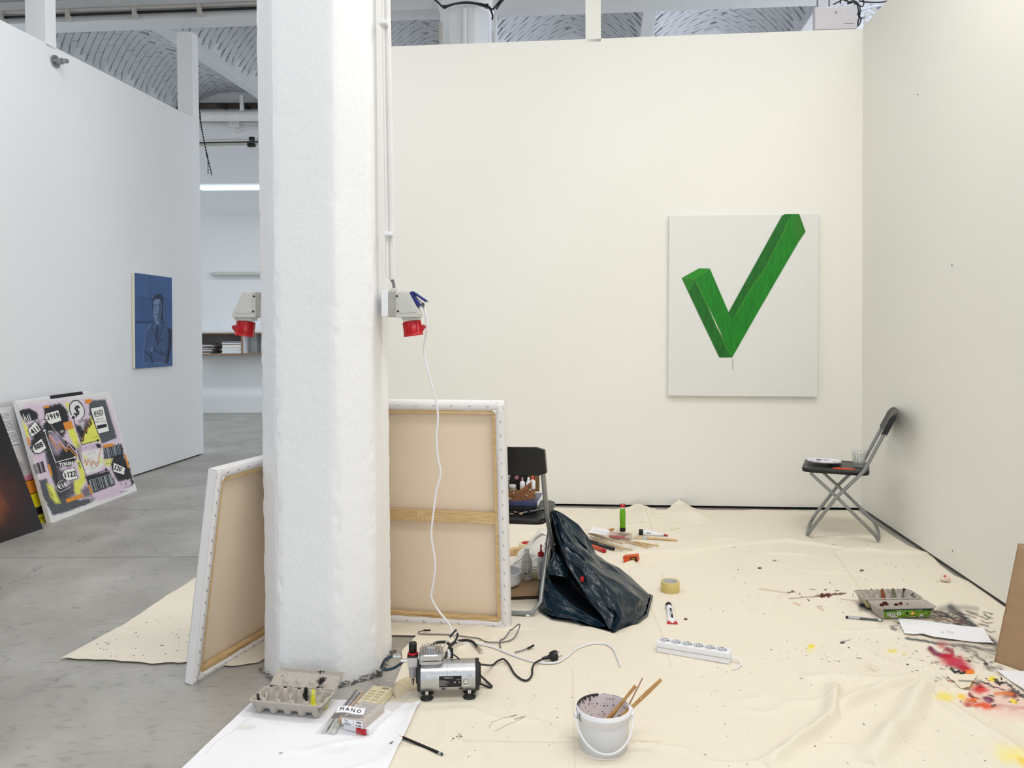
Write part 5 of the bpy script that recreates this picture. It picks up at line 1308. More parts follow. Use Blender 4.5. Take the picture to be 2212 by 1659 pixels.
for i in range(15):
    a = 2 * PI * i / 15 + rq.random() * .1; h = .05 + rq.random() * .035; gm.m = rq.choice([0, 0, 2]); w_ = .0016
    def gp_(a_, z_, rd=.0003): R_ = .031 + (.008) * z_ / .098 + .0006 + rd; return (R_ * math.cos(a_), R_ * math.sin(a_), z_)
    gm.add([gp_(a - .016, .012), gp_(a + .016, .012), gp_(a + .012, h), gp_(a - .012, h)], [(0, 1, 2, 3)])
    for q in range(3):
        z_ = .02 + rq.random() * (h - .02); s_ = rq.choice([-1, 1]); gm.add([gp_(a, z_), gp_(a + s_ * .14, z_ + .012), gp_(a + s_ * .10, z_ + .016)], [(0, 1, 2)])
    gm.m = 1
    z_ = h + .004; gm.add([gp_(a - .05, z_), gp_(a + .05, z_), gp_(a + .04, z_ + .006), gp_(a - .04, z_ + .006)], [(0, 1, 2, 3)])
gm.build('plant_print', gcols, gl)
MB().lathe([(0, .0095), (.0285, .0105), (.0300, .020), (0, .0198)], 24).build('rinse_water', mat('murky_water', (150, 148, 142), .1, trans=.6, var=.1), gl)
cu = thing('cutter_knife', 'small bright orange cutter on the near edge of the chair by the wall', 'cutter', on(ch2, -.145, -.03, SEAT + .001), (0, 0, math.radians(64 + 96)))
mb = MB(); mb.loft([[(-.035, y, z) for y, z in ((-.004, 0), (.004, 0), (.004, .005), (-.004, .005))], [(.0, y, z) for y, z in ((-.006, 0), (.006, 0), (.006, .007), (-.006, .007))], [(.06, y, z) for y, z in ((-.007, 0), (.007, 0), (.007, .008), (-.007, .008))], [(.085, y, z) for y, z in ((-.003, .001), (.003, .001), (.003, .005), (-.003, .005))]])
mb.build('handle', mat('bright_orange_plastic', (238, 76, 26), .4, var=.05), cu, bevel=.001)
MB().box((-.045, 0, .003), (.025, .005, .002)).build('blade', M['steel'], cu)

# on chair 1: black case, blue book, dotted paper bag of paints, pencils and brushes
R1 = math.radians(-11)
cs = thing('portfolio_case', 'flat black case on the supply chair under the blue book', 'case', on(ch1, -.035, .065, SEAT), (0, 0, R1))
MB().box((0, 0, .012), (.26, .20, .024)).build('case_body', M['matblack'], cs, bevel=.004)
bk = thing('book', 'blue paperback book under the dotted paper bag on the supply chair', 'book', on(ch1, -.012, .08, SEAT + .026), (0, 0, R1 + .03))
MB().box((0, 0, .010), (.27, .20, .020)).build('cover', mat('blue_book_cover', (70, 82, 122), .35, c2=(54, 60, 92), scale=18), bk, bevel=.002)
MB().box((.003, .0, .010), (.268, .196, .014)).build('pages', M['plainpaper'], bk)
bgm = mat('dotted_brown_paper', (152, 104, 66), .7, var=.1, scale=30)
bg_ = thing('paper_bag', 'brown paper bag with coloured polka dots, full of paint tubes, on the supply chair', 'paper bag', on(ch1, .018, .075, SEAT + .047), (0, 0, R1 + .35))
mb = MB(); pts = [(-.10, -.055), (.0, -.075), (.075, -.04), (.08, .05), (-.09, .06)]
tops = [.045, .050, .092, .12, .13]
N_ = len(pts)
vs = [(x, y, 0) for x, y in pts] + [(x * 1.06, y * 1.08, t) for (x, y), t in zip(pts, tops)]
mb.add(vs, [tuple(range(N_))[::-1]] + [(i, (i + 1) % N_, N_ + (i + 1) % N_, N_ + i) for i in range(N_)]); mb.build('bag_wall', bgm, bg_, solid=.0015)
dmb = MB(); rq = random.Random(11)
for i in range(90):
    k = rq.choice([0, 1, 1, 2]); t = rq.random(); s_ = rq.random() * .88 + .06
    a = Vector(vs[k]).lerp(Vector(vs[(k + 1) % N_]), t); b = Vector(vs[N_ + k]).lerp(Vector(vs[N_ + (k + 1) % N_]), t); c = a.lerp(b, s_)
    e = (Vector(vs[(k + 1) % N_]) - Vector(vs[k])).normalized(); nrm_ = e.cross(Vector((0, 0, 1))); c = c + nrm_ * .0016
    dmb.m = rq.choice([0, 0, 1, 1, 2, 3]); q_ = .0028 if dmb.m < 3 else .0036
    dmb.disc(c, q_, 10, nrm_)
stuff(dmb.build('polka_dots', [mat('red_dot', (170, 40, 36), .6, var=.1), M['ink'], mat('green_dot', (44, 84, 56), .6, var=.1), M['white_ink']], bg_))
def dropper(label, x, y, z, capm, h=.06):
    o = thing('paint_bottle', label, 'bottle', bg_.matrix_world @ Vector((0, 0, 0)) if False else on(ch1, x, y, z), (0, 0, 0), 'small paint bottles in the dotted bag')
    MB().lathe([(0, 0), (.011, 0), (.012, .003), (.012, h * .6), (.006, h * .74)], 14).build('body', M['wplastic'], o)
    MB().lathe([(.006, h * .74), (.0065, h * .78), (.004, h), (.002, h * 1.02), (0, h * 1.02)], 12).build('cap', capm, o)
bpy.context.view_layer.update()
zb = SEAT + .048
dropper('small white bottle with a brownish cap, leftmost at the front of the dotted bag', .048, .045, zb + .038, mat('mauve_cap', (150, 120, 116), .5, var=.1))
dropper('small bottle with a white cap, in the middle at the front of the dotted bag', .075, .052, zb + .038, M['wplastic'])
dropper('small bottle with a red-tipped cap, at the right of the dotted bag', .094, .058, zb + .044, mat('red_tip_cap', (220, 90, 74), .5, var=.1))
def ptube(name, label, cat, c, rot, L_, r_, cols, lying=True, group=None, tw=1.25, mw=None):
    """paint tube along +x: cap at 0, crimped tail at L_"""
    o = thing(name, label, cat, c, rot, group, mw=mw)
    n = 16; ring = lambda x, ry, rz, zc_=0.0: [(x, ry * math.cos(2 * PI * j / n), zc_ + rz * math.sin(2 * PI * j / n)) for j in range(n)]
    MB().loft([ring(0, r_ * .92, r_ * .92), ring(.002, r_, r_), ring(L_ * .15, r_, r_)]).build('cap', cols[1], o)
    MB().loft([ring(L_ * .15, r_ * .96, r_ * .96), ring(L_ * .4, r_ * 1.02, r_ * .9), ring(L_ * .65, r_ * 1.12, r_ * .6), ring(L_ * .86, r_ * tw, r_ * .22)]).build('body', cols[0], o)
    MB().loft([ring(L_ * .855, r_ * tw * 1.005, r_ * .23), ring(L_, r_ * tw * 1.03, r_ * .07)]).build('crimped_tail', cols[2], o)
    return o
wbk = M['wplastic']
ptube('paint_tube', 'crumpled silver paint tube with a yellow tail sticking out of the dotted bag', 'paint tube', on(ch1, -.035, .045, zb + .05), (0, math.radians(-70), .3), .085, .014, [M['alu'], M['ink'], mat('yellow_label', (216, 180, 30), .5, var=.1)])
ptube('paint_tube', 'white paint tube with black print at the left in the dotted bag', 'paint tube', on(ch1, -.045, .025, zb + .03), (0, math.radians(-60), -.3), .07, .013, [wbk, M['ink'], M['alu']])
jr = thing('glass_jar', 'small glass jar with beige paint between the tubes in the dotted bag', 'jar', on(ch1, -.0, .05, zb + .015))
MB().lathe([(0, 0), (.018, 0), (.02, .004), (.02, .028), (.016, .032), (.016, .036), (0, .036)], 18).build('jar_body', mat('beige_jar', (168, 156, 136), .15, var=.2, scale=60), jr)
MB().lathe([(.0175, .034), (.0175, .046), (.015, .047), (0, .047)], 18).build('lid', M['gplastic'], jr)
bx_ = thing('paint_box', 'black carton with a pink print behind the bottles in the dotted bag', 'box', on(ch1, .02, .105, zb + .02), (0, 0, R1 + .2))
MB().box((0, 0, .045), (.09, .05, .09)).build('carton_body', M['matblack'], bx_, bevel=.002); mb = MB(); mb.disc((-.01, -.0262, .07), .010, 9, (0, -1, 0)); mb.build('print', mat('pink_print', (200, 130, 136), .5, var=.4, scale=300), bx_)
bx_ = thing('cardboard_box', 'plain brown cardboard piece behind the small bottles on the supply chair', 'box', on(ch1, .08, .115, zb + .02), (0, 0, R1 + .1))
MB().box((0, 0, .05), (.07, .006, .10)).build('panel', mat('olive_card', (128, 104, 62), .7, var=.1), bx_)
def pencil(label, p0, p1, r_=.0037, body=None, eraser=True, tipcol=None, name='pencil', cat='pencil', group=None, ferr=M['steel']):
    p0, p1 = Vector(p0), Vector(p1); d = p1 - p0; L_ = d.length
    q = d.to_track_quat('X', 'Z').to_matrix().to_4x4(); q.translation = p0
    o = thing(name, label, cat, mw=q, group=group)
    MB().tube([(L_ * .1, 0, 0), (L_ * .92, 0, 0)], r_, 6).build('barrel', body or M['matblack'], o, flat=True)
    MB().tube([(.0, 0, 0), (L_ * .02, 0, 0), (L_ * .1, 0, 0)], [r_ * .05, r_ * .25, r_ * .98], 8).build('sharpened_tip', tipcol or M['palewood'], o)
    MB().tube([(-.0005, 0, 0), (L_ * .022, 0, 0)], [r_ * .08, r_ * .28], 6).build('lead', M['ink'], o)
    if eraser:
        MB().tube([(L_ * .92, 0, 0), (L_ * .975, 0, 0)], r_ * 1.05, 10).build('ferrule', ferr, o); MB().tube([(L_ * .975, 0, 0), (L_, 0, 0)], r_ * .95, 10).build('eraser', mat('dark_eraser', (60, 70, 96), .7), o)
    return o
zz = SEAT + .0045
pencil('silver-banded black pencil lying diagonally on the supply chair seat', on(ch1, .048, -.075, zz), on(ch1, .150, .045, zz), body=mat('silver_striped_pencil', (170, 172, 178), .3, .5, var=.3, scale=60))
pencil('black pencil beside the silver-banded one on the supply chair seat', on(ch1, .056, -.085, zz), on(ch1, .163, .04, zz), ferr=M['wplastic'])
pencil('thin dark pencil pointing right, along the black case on the supply chair', on(ch1, .045, -.045, zz), on(ch1, -.13, -.05, zz), eraser=False)
pencil('slim paint brush with golden tip beside the pencils on the supply chair', on(ch1, .035, -.082, zz), on(ch1, -.13, -.075, zz), name='paint_brush', cat='brush', body=M['greytube'], tipcol=mat('golden_ferrule', (206, 168, 108), .4, .4, var=.1))

# ---------------- bin liner
def crum(x, y, s=0):
    v = 0
    for i, (fx, fy, ph, am) in enumerate(((1.9, .9, .3, 1), (-1.1, 2.3, 1.7, .9), (2.9, -1.7, 2.2, .6), (3.3, 3.1, .9, .42), (-4.1, 2.2, 4.0, .34), (6.2, 1.3, 2.9, .16), (1.2, 7.1, 1.1, .14))):
        v = v + am * (1 - 2 * np.abs(np.sin((x * fx + y * fy) * 1.35 + ph + s + 1.1 * vnoise(x * 2.3 + i, y * 2.3, i + s))))
    return v / 3.3
def bagpatch(A, B, nu, nv, bulge, amp, seed, bias=(0, -1, 0), kexp=.6, m='bagplastic', name='panel', parent=None, mid=None):
    """surface between two 3-D polylines"""
    def rs(pl, n):
        pl = np.array([tuple(p) for p in pl]); seg = np.r_[0, np.cumsum(np.linalg.norm(np.diff(pl, axis=0), axis=1))]; seg /= seg[-1]; t = np.linspace(0, 1, n)
        return np.stack([np.interp(t, seg, pl[:, k]) for k in range(3)], -1)
    a, b = rs(A, nv), rs(B, nv); u = np.linspace(0, 1, nu)[None, :, None]
    if mid is not None:
        c = rs(mid, nv); P = a[:, None] * (1 - u) * (1 - 2 * u).clip(0) / np.maximum(1 - u, 1e-6) + c[:, None] * (1 - np.abs(2 * u - 1)) + b[:, None] * (2 * u - 1).clip(0)
    else: P = a[:, None] * (1 - u) + b[:, None] * u
    U = np.broadcast_to(u[..., 0], P.shape[:2]); V = np.broadcast_to(np.linspace(0, 1, nv)[:, None], P.shape[:2])
    k = np.sin(PI * U).clip(0) ** kexp; kv = np.sin(PI * np.clip(V, .03, .97)) ** .4
    bi = np.array(bias, float); c_ = crum(U * 2.2 + seed, V * 2.6 + seed * 1.7, seed)
    ek = np.minimum(1, 2.2 * np.sin(PI * U) * np.sin(PI * V) ** .5)
    P = P + bi * (bulge * k * kv)[..., None] + bi * (amp * c_ * ek)[..., None] + np.array([1, 0, 0.3]) * (amp * .5 * crum(V * 3 + 5, U * 3, seed + 3) * ek)[..., None]
    P[..., 2] = np.maximum(P[..., 2], .017)
    return P
def D3(l): return [D(x, y, Y) for x, y, Y in l]
bag = thing('bin_liner', 'open dark blue plastic bin liner slumped beside the supply chair', 'rubbish bag', F(1290, 1320, 0))
inv = Vector(bag.location)
lip = D3([(1191, 1107, 3.60), (1204, 1160, 3.52), (1226, 1222, 3.42), (1268, 1290, 3.30), (1304, 1336, 3.22), (1321, 1371, 3.145)])
sil = D3([(1214, 1108, 3.64), (1250, 1133, 3.66), (1272, 1162, 3.66), (1287, 1196, 3.66), (1312, 1214, 3.66), (1337, 1226, 3.66), (1362, 1246, 3.66), (1411, 1292, 3.56), (1400, 1334, 3.32), (1380, 1350, 3.24), (1345, 1364, 3.18), (1321, 1372, 3.14)])
midr = D3([(1203, 1106, 3.60), (1226, 1150, 3.54), (1262, 1200, 3.44), (1322, 1270, 3.30), (1345, 1330, 3.20), (1322, 1371, 3.14)])
def put(P, m_, nm_, solid=0.0): return npgrid(nm_, P - np.array(inv), M[m_], bag, solid=solid)
put(bagpatch(lip, sil, 110, 140, .02, .038, 1, (0.1, -1, 0.15), mid=midr), 'bagplastic', 'front_drape')
btop = D3([(1190, 1196, 3.56), (1182, 1238, 3.50), (1196, 1268, 3.42), (1240, 1308, 3.32), (1280, 1332, 3.26), (1318, 1356, 3.19)])
bbot = D3([(1176, 1240, 3.62), (1160, 1285, 3.58), (1164, 1322, 3.38), (1192, 1341, 3.29), (1250, 1351, 3.25), (1319, 1372, 3.145)])
put(bagpatch(btop, bbot, 80, 100, .03, .030, 4, (0, -1, 0.1)), 'bagplastic', 'lower_belly')
# fold draped over the mouth at the left
f1 = D3([(1196, 1190, 3.5), (1215, 1208, 3.5), (1230, 1226, 3.5)]); f2 = D3([(1178, 1240, 3.47), (1200, 1243, 3.44), (1226, 1247, 3.44)])
put(bagpatch(f1, f2, 24, 24, .01, .008, 6), 'bagplastic', 'mouth_fold')
inn = D3([(1196, 1150, 3.72), (1195, 1240, 3.80), (1240, 1290, 3.66), (1290, 1330, 3.5), (1320, 1366, 3.24)])
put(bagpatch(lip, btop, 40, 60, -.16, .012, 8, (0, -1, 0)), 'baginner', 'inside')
# back shell
bk1 = [lip[0], btop[0]] + bbot
put(bagpatch([p + Vector((-.006, .012, .0)) for p in sil], bk1, 50, 80, .12, .012, 10, (-.15, 1, 0), 1.3), 'bagplastic', 'back_shell')
rs_ = MB(); c = D(1257, 1249, 3.36); rs_.sphere(c - inv + Vector((0, -.012, 0)), .011, 10, (.8, .5, 1.3)); rs_.build('red_sticker', M['red'], bag)

# ---------------- white plastic bucket with brushes
S = 1
bc_ = F(1304, 1613, .008)
bu = thing('bucket', 'white plastic paint bucket with dark paint around the rim', 'bucket', bc_)
bu.scale = (1, 1, .92)
MB().lathe([(0, .001), (.066, .001), (.070, .004), (.0755, .100), (.0755, .103)], 44).build('body', mat('translucent_white_plastic', (222, 224, 230), .35, var=.02), bu)
MB().lathe([(.0755, .098), (.0795, .099), (.0800, .118), (.0815, .119), (.0815, .123), (.0790, .1245), (.0790, .131), (.0765, .133), (.0750, .131)], 44).build('rim', M['wplastic'], bu)
inn_ = MB().lathe([(.0752, .132), (.0735, .095), (.069, .006), (0, .005)], 44).build('inner_wall', mat('paint_smeared_inside', (242, 234, 236), .45, c2=(224, 210, 212), scale=16), bu)
pd = MB(); rq = random.Random(21)
def iw(a, z): R_ = .0742 - (.132 - z) * .048; return (R_ * math.cos(a), R_ * math.sin(a), z)
def ow(a, r_, z): return (r_ * math.cos(a), r_ * math.sin(a), z)
A0, A1 = math.radians(95), math.radians(178)
n = 46
for i in range(n):
    a = A0 + (A1 - A0) * i / n; b = A0 + (A1 - A0) * (i + 1) / n; dz = .003 + .010 * rq.random() ** 2 + (.014 if i in (11, 12, 24, 33) else 0)
    pd.add([iw(a, .1320), iw(b, .1320), iw(b, .132 - dz), iw(a, .132 - dz)], [(0, 1, 2, 3)])
    pd.add([ow(a, .0742, .1332), ow(b, .0742, .1332), ow(b, .0776, .1334), ow(a, .0776, .1334)], [(0, 1, 2, 3)])
for i in range(60):
    a = math.radians(20 + rq.random() * 160); z = .05 + rq.random() * .075; h = .001 + rq.random() * .003; w_ = (.010 + rq.random() * .022)
    pd.add([iw(a - w_, z), iw(a + w_, z - h * .3), iw(a + w_ * .8, z - h * 1.4), iw(a - w_ * .7, z - h * 1.2)], [(0, 1, 2, 3)])
for i in range(26):
    a = math.radians(20 + rq.random() * 70); b = a + .04; pd.add([ow(a, .0746, .1332), ow(b, .0746, .1332), ow(b, .0762, .1334), ow(a, .0762, .1334)], [(0, 1, 2, 3)])
for i in range(14):
    a = math.radians(186 + rq.random() * 24); z = .100 + rq.random() * .030; pd.add([ow(a, .0818, z), ow(a + .05, .0818, z), ow(a + .05, .0818, z + .005), ow(a, .0818, z + .006)], [(0, 1, 2, 3)])
stuff(pd.build('paint_spatter', M['ink'], bu))
hd = MB(); hp = []
for i in range(33):
    t = PI * i / 32; hp.append((-.0835 * math.cos(t), -.012 - .0785 * math.sin(t) ** 1.0, .112 - .083 * math.sin(t)))
hd.tube(hp, .0030, 8); hd.build('handle', M['wplastic'], bu)
for s_ in (-1, 1): MB().cyl((s_ * .078, -.01, .112), (s_ * .0875, -.012, .112), .010, n=14).build('handle_lug', M['wplastic'], bu, bevel=.001)
MB().box((.078, .0, .118), (.012, .03, .03), rot=(0, 0, .1)).build('torn_tab', M['plainpaper'], bu, bevel=.004)
def stick(name, label, cat, p0, p1, rs, m_, parts=(), group=None):
    p0, p1 = Vector(p0), Vector(p1); d = p1 - p0; L_ = d.length; q = d.to_track_quat('X', 'Z').to_matrix().to_4x4(); q.translation = p0
    o = thing(name, label, cat, mw=q, group=group); k = len(rs)
    MB().tube([(L_ * i / (k - 1), 0, 0) for i in range(k)], rs, 10).build('handle', m_, o)
    for nm_, a, b, r0, r1_, mm in parts: MB().tube([(L_ * a, 0, 0), (L_ * b, 0, 0)], [r0, r1_], 10).build(nm_, mm, o)
    return o
bt = Vector(bc_)
Yb = bt.y
stick('paint_brush', 'wooden brush handle at the left in the white bucket', 'brush', bt + Vector((-.040, -.01, .022)), D(1373, 1481.5, Yb + .01), [.009, .0085, .0075, .0055, .0045, .0052], M['brushwood'], [('bristles', -.12, 0.02, .006, .008, M['ink'])], 'brushes standing in the bucket')
stick('paint_brush', 'thin pinkish brush handle in the middle of the white bucket', 'brush', bt + Vector((.018, -.01, .02)), D(1388, 1465, Yb + .02), [.003, .0028, .0026, .0022, .002], mat('pinkish_wood', (176, 132, 112), .4, var=.1), [('ferrule', -.05, .06, .003, .0034, M['steel'])], 'brushes standing in the bucket')
stick('paint_brush', 'longest ochre brush handle leaning right out of the white bucket', 'brush', bt + Vector((-.034, -.022, .018)), D(1428, 1468, Yb + .01), [.0065, .0085, .0075, .0052, .0062, .0050], M['brushwood'], [('paint_crust', .30, .42, .0088, .009, mat('crusted_paint', (84, 64, 40), .8, var=.7, scale=200)), ('grip_band', .70, .715, .0066, .0066, M['palewood'])], 'brushes standing in the bucket')

# ---------------- power strip
a = FC(1418, 1409, 0); b = FC(1576, 1436, 0)
ax = (b - a).normalized(); L_ = (b - a).length; ps = thing('power_strip', 'white power strip with six round sockets on the canvas cloth', 'power strip', mw=frame(a, ax, (0, 0, 1)))
D_ = .052; Hh = .040
shell = MB(); n = 16
sc_ = [(L_ * (i + .5) / 6 * .94 + .004, D_ / 2) for i in range(6)]
shell.prism([(0.003, 0), (L_ - .003, 0), (L_, .003), (L_, D_ - .003), (L_ - .003, D_), (.003, D_), (0, D_ - .003), (0, .003)], .001, Hh)
shell.build('housing', M['wplastic'], ps, bevel=.002)
MB().box((L_ / 2, -.0004, Hh * .52), (L_ - .006, .0012, .0008)).build('seam', M['gcable'], ps)
for i, (x, y) in enumerate(sc_):
    so = MB().lathe([(.0205, Hh + .0012), (.0195, Hh + .0014), (.0188, Hh + .0004), (0, Hh + .0005)], 24, (x, y, 0)).build('socket', mat('socket_well_grey', (196, 198, 206), .4, var=.02), ps)
    MB().lathe([(.0215, Hh + .0002), (.0210, Hh + .0018), (.0195, Hh + .0018)], 24, (x, y, 0)).build('socket_rim', M['wplastic'], so)
    for s_ in (-1, 1): MB().cyl((x + s_ * .0065, y, Hh + .0006), (x + s_ * .0065, y, Hh + .0012), .0022, n=8).build('pin_hole', M['ink'], so)
    for s_ in (-1, 1): MB().box((x + .010 * 0 + s_ * 0, y + s_ * .0165, Hh + .0012), (.006, .003, .0012)).build('earth_clip', M['steel'], so)
    MB().box((x + .016, y - .003, Hh + .0014), (.0035, .010, .0016)).build('shutter', M['matblack'], so)
cp0 = [(L_, D_ * .5, .016), (L_ + .02, D_ * .55, .015), (L_ + .034, D_ * .4, .010), (L_ + .040, .01, .006), (L_ + .032, -.022, .004), (L_ + .016, -.045, .0035)]
MB().tube(smooth_path(cp0, 6), .0032, 8).build('cord', M['cable'], ps)
# ---------------- tape rolls
def tape(label, px, py, R_, r_, h, m_, core, z=None, tilt=(0, 0, 0)):
    p = FC(px, py, 0) if z is None else F(px, py, z); o = thing('tape_roll', label, 'tape', p, tilt)
    MB().lathe([(r_, 0), (R_ - .001, 0), (R_, .001), (R_, h - .001), (R_ - .001, h), (r_ , h), (r_, 0)], 40).build('tape_winding', m_, o)
    MB().lathe([(r_ - .003, .0005), (r_ + .0003, .0005), (r_ + .0003, h + .0004), (r_ - .003, h + .0004), (r_ - .003, .0005)], 40).build('core', core, o); return o
ty = mat('yellowish_packing_tape', (214, 194, 122), .3, var=.03, scale=40); card = mat('grey_card_core', (186, 184, 182), .7, var=.08)
t1 = tape('clear yellowish packing tape roll on the canvas cloth between bin liner and power strip', 1447.5, 1277, .0435, .034, .048, ty, card)
MB().lathe([(0, .004), (.031, .004)], 30).build('shaded_base', card, t1)
# ---------------- acrylic tube lying towards the viewer
def fr2(a, b): d = b - a; d.z = 0; return d.length, math.atan2(d.y, d.x)
a = FC(1444, 1306, .012); b = FC(1453, 1349, .004); L_, an = fr2(a, b)
tb = ptube('paint_tube', 'white acrylic tube with a red tail lying before the tape roll', 'paint tube', a, (0, math.radians(2), an), L_, .0135, [wbk, M['matblack'], M['red']], tw=1.55)
lb = MB(); lb.m = 0
def tsurf(x, y, lift=.0004):
    t = x / L_; h = np.interp(t, [.15, .4, .65, .86, 1], [.0135 * .96, .0135 * .9, .0135 * .6, .0135 * .22, .0135 * .07]); w_ = np.interp(t, [.15, .4, .65, .86, 1], [.0135 * .96, .0135 * 1.02, .0135 * 1.12, .0135 * 1.55, .0135 * 1.6])
    return (x, y, h * math.sqrt(max(0, 1 - (y / w_) ** 2)) + lift)
def tq(x0, x1, y0, y1, l=.0004):
    nx = 6
    for i in range(nx):
        xa, xb = x0 + (x1 - x0) * i / nx, x0 + (x1 - x0) * (i + 1) / nx
        for j in range(3):
            ya, yb = y0 + (y1 - y0) * j / 3, y0 + (y1 - y0) * (j + 1) / 3; lb.add([tsurf(xa, ya, l), tsurf(xb, ya, l), tsurf(xb, yb, l), tsurf(xa, yb, l)], [(0, 1, 2, 3)])
tq(L_ * .32, L_ * .74, -.001, .008); lb.m = 1
put_text(lb, 'ACRYLIC', lambda x, y, k: tsurf(x, y, .0009), (L_ * .53, .0036), .0062, 0, .92, .06); lb.m = 0
tq(L_ * .36, L_ * .72, -.0052, -.0042, .0006); lb.m = 1
lb.add([tsurf(L_ * .88, -.012, .0008), tsurf(L_ * .93, -.004, .0008), tsurf(L_ * .97, -.002, .0008), tsurf(L_ * .96, .002, .0008), tsurf(L_ * .93, .005, .0008), tsurf(L_ * .90, .013, .0008), tsurf(L_ * .87, .004, .001), tsurf(L_ * .865, -.004, .001)], [tuple(range(8))])
lb.build('label_print', [M['ink'], M['white_ink']], tb)
cn_ = at('coin', 'small brownish bottle cap lying right of the acrylic tube', 'bottle cap', 1481, 1337.5, up=.001)
MB().lathe([(0, .003), (.006, .0035), (.0075, .0028), (.0078, 0)], 18).build('disc', mat('brown_metal_disc', (120, 100, 78), .5, .3, var=.2), cn_)
# ---------------- green tube standing on its cap
gt = FC(1345, 1152, .0)
g0 = ptube('paint_tube', 'green paint tube with a red tip standing upright on its black cap', 'paint tube', gt + Vector((0, 0, .012)), (0, -PI / 2, math.radians(-70)), .165, .0175,
           [mat('lime_green_tube', (104, 168, 20), .35, var=.08), M['matblack'], M['red']], tw=.85)
mb = MB(); mb.tube([(.135, 0, 0), (.141, 0, 0)], [.0175 * .885, .0175 * .88], 16); wb_ = mb
ws = MB(); n = 16; ws.loft([[(x, ry * math.cos(2 * PI * j / n), rz * math.sin(2 * PI * j / n)) for j in range(n)] for x, ry, rz in ((.134, .0154, .0052), (.142, .0152, .0041))]); ws.build('white_band', M['wplastic'], g0)
hl = MB(); hl.disc((.158, 0, .0024), .004, 10, (0, 0, 1)); hl.disc((.158, 0, -.0024), .004, 10, (0, 0, -1)); hl.build('hang_hole', M['wplastic'], g0)
# white tube with red tip lying
a = FC(1380, 1149, .017); b = FC(1443, 1156, .004); L_, an = fr2(a, b)
tb = ptube('paint_tube', 'white tube with a black cap and red tip lying right of the green one', 'paint tube', a, (0, math.radians(4), an), L_, .0175, [wbk, M['matblack'], M['red']], tw=.8)
mb = MB(); put_text(mb, 'acrylic', lambda x, y, k: (x, -math.sqrt(max(0, .0178 ** 2 - y * y)) * (1 - .0 * x), y * .9), (L_ * .35, .005), .009, 0, .95, .05); mb.build('label_print', M['ink'], tb)
# flat brush
a = FC(1463, 1167, .006); b = FC(1371, 1160, .006); dd = (b - a).normalized(); L_ = (b - a).length
fb = thing('flat_brush', 'wide flat paint brush with pale bristles and raw wooden handle', 'brush', mw=frame(a, dd, (0, 0, 1)))
mb = MB(); pr_ = [(0, .004), (.01, .008), (.05, .009), (L_ * .45, .0075), (L_ * .60, .011), (L_ * .66, .0185), (L_ * .70, .020)]
mb.prism([(x, -y) for x, y in pr_] + [(x, y) for x, y in pr_[::-1]], -.004, .005); mb.build('handle', M['palewood'], fb, bevel=.002)
MB().box((L_ * .755, 0, .001), (L_ * .13, .044, .013)).build('ferrule', M['chrome'], fb, bevel=.003)
bm2 = MB(); bm2.hexa([(L_ * .81, -.021, -.005), (L_, -.019, -.004), (L_, .019, -.004), (L_ * .81, .021, -.005)], [(L_ * .81, -.021, .007), (L_, -.019, .002), (L_, .019, .002), (L_ * .81, .021, .007)]); bm2.build('bristles', mat('pale_bristle', (222, 200, 156), .8, var=.25, scale=90, stretch=(.1, 4, 1)), fb)
# orange box
a = FC(1348, 1216.5, 0); b = FC(1378, 1213, 0); ax = (b - a).normalized()
ob = thing('cardboard_box', 'small bright orange box with a dark label on the canvas cloth', 'box', mw=frame(a, ax, (0, 0, 1))); W_ = (b - a).length
ora = mat('orange_cardboard', (224, 88, 32), .5, var=.05)
MB().box((W_ / 2, .02, .0165), (W_, .04, .033)).build('carton_body', ora, ob, bevel=.001)
MB().add([(W_ * .02, -.001, .032), (W_ * .42, -.002, .032), (W_ * .40, .006, .024), (W_ * .1, .004, .022)], [(0, 1, 2, 3)]).build('open_flap', mat('dark_orange_flap', (150, 62, 26), .6, var=.1), ob, solid=.001)
MB().box((W_ * .74, -.0008, .014), (W_ * .48, .001, .024)).build('label', M['ink'], ob); mb = MB(); put_text(mb, 'LEIM', lambda x, y, k: (x, -.0017, y), (W_ * .74, .018), .009, 0, 1.0, .05); put_text(mb, '||||||||', lambda x, y, k: (x, -.0017, y), (W_ * .74, .007), .006, 0, 1.2, .02); mb.build('label_print', M['orange'], ob)
# wad of tissue
wd_ = at('paper_wad', 'crumpled pinkish tissue wad on the cloth near the right wall', 'tissue', 2042, 1256, up=.002)
mb = MB(); 
rings = []
rq = random.Random(2)
for i in range(1, 9):
    a = PI * i / 9; rings.append([((.021 + .007 * rq.random()) * math.sin(a) * math.cos(t), (.018 + .007 * rq.random()) * math.sin(a) * math.sin(t), .016 - (.014 + .005 * rq.random()) * math.cos(a)) for t in np.linspace(0, 2 * PI, 13)[:-1]])
mb.loft(rings); mb.build('crumpled_tissue', mat('tissue', (238, 222, 208), .8, var=.05), wd_, flat=True); mb = MB(); mb.sphere((-.008, -.012, .026), .010, 8, (.8, .5, 1.2)); mb.build('red_stain', mat('pink_red', (222, 110, 112), .7, var=.2), wd_)
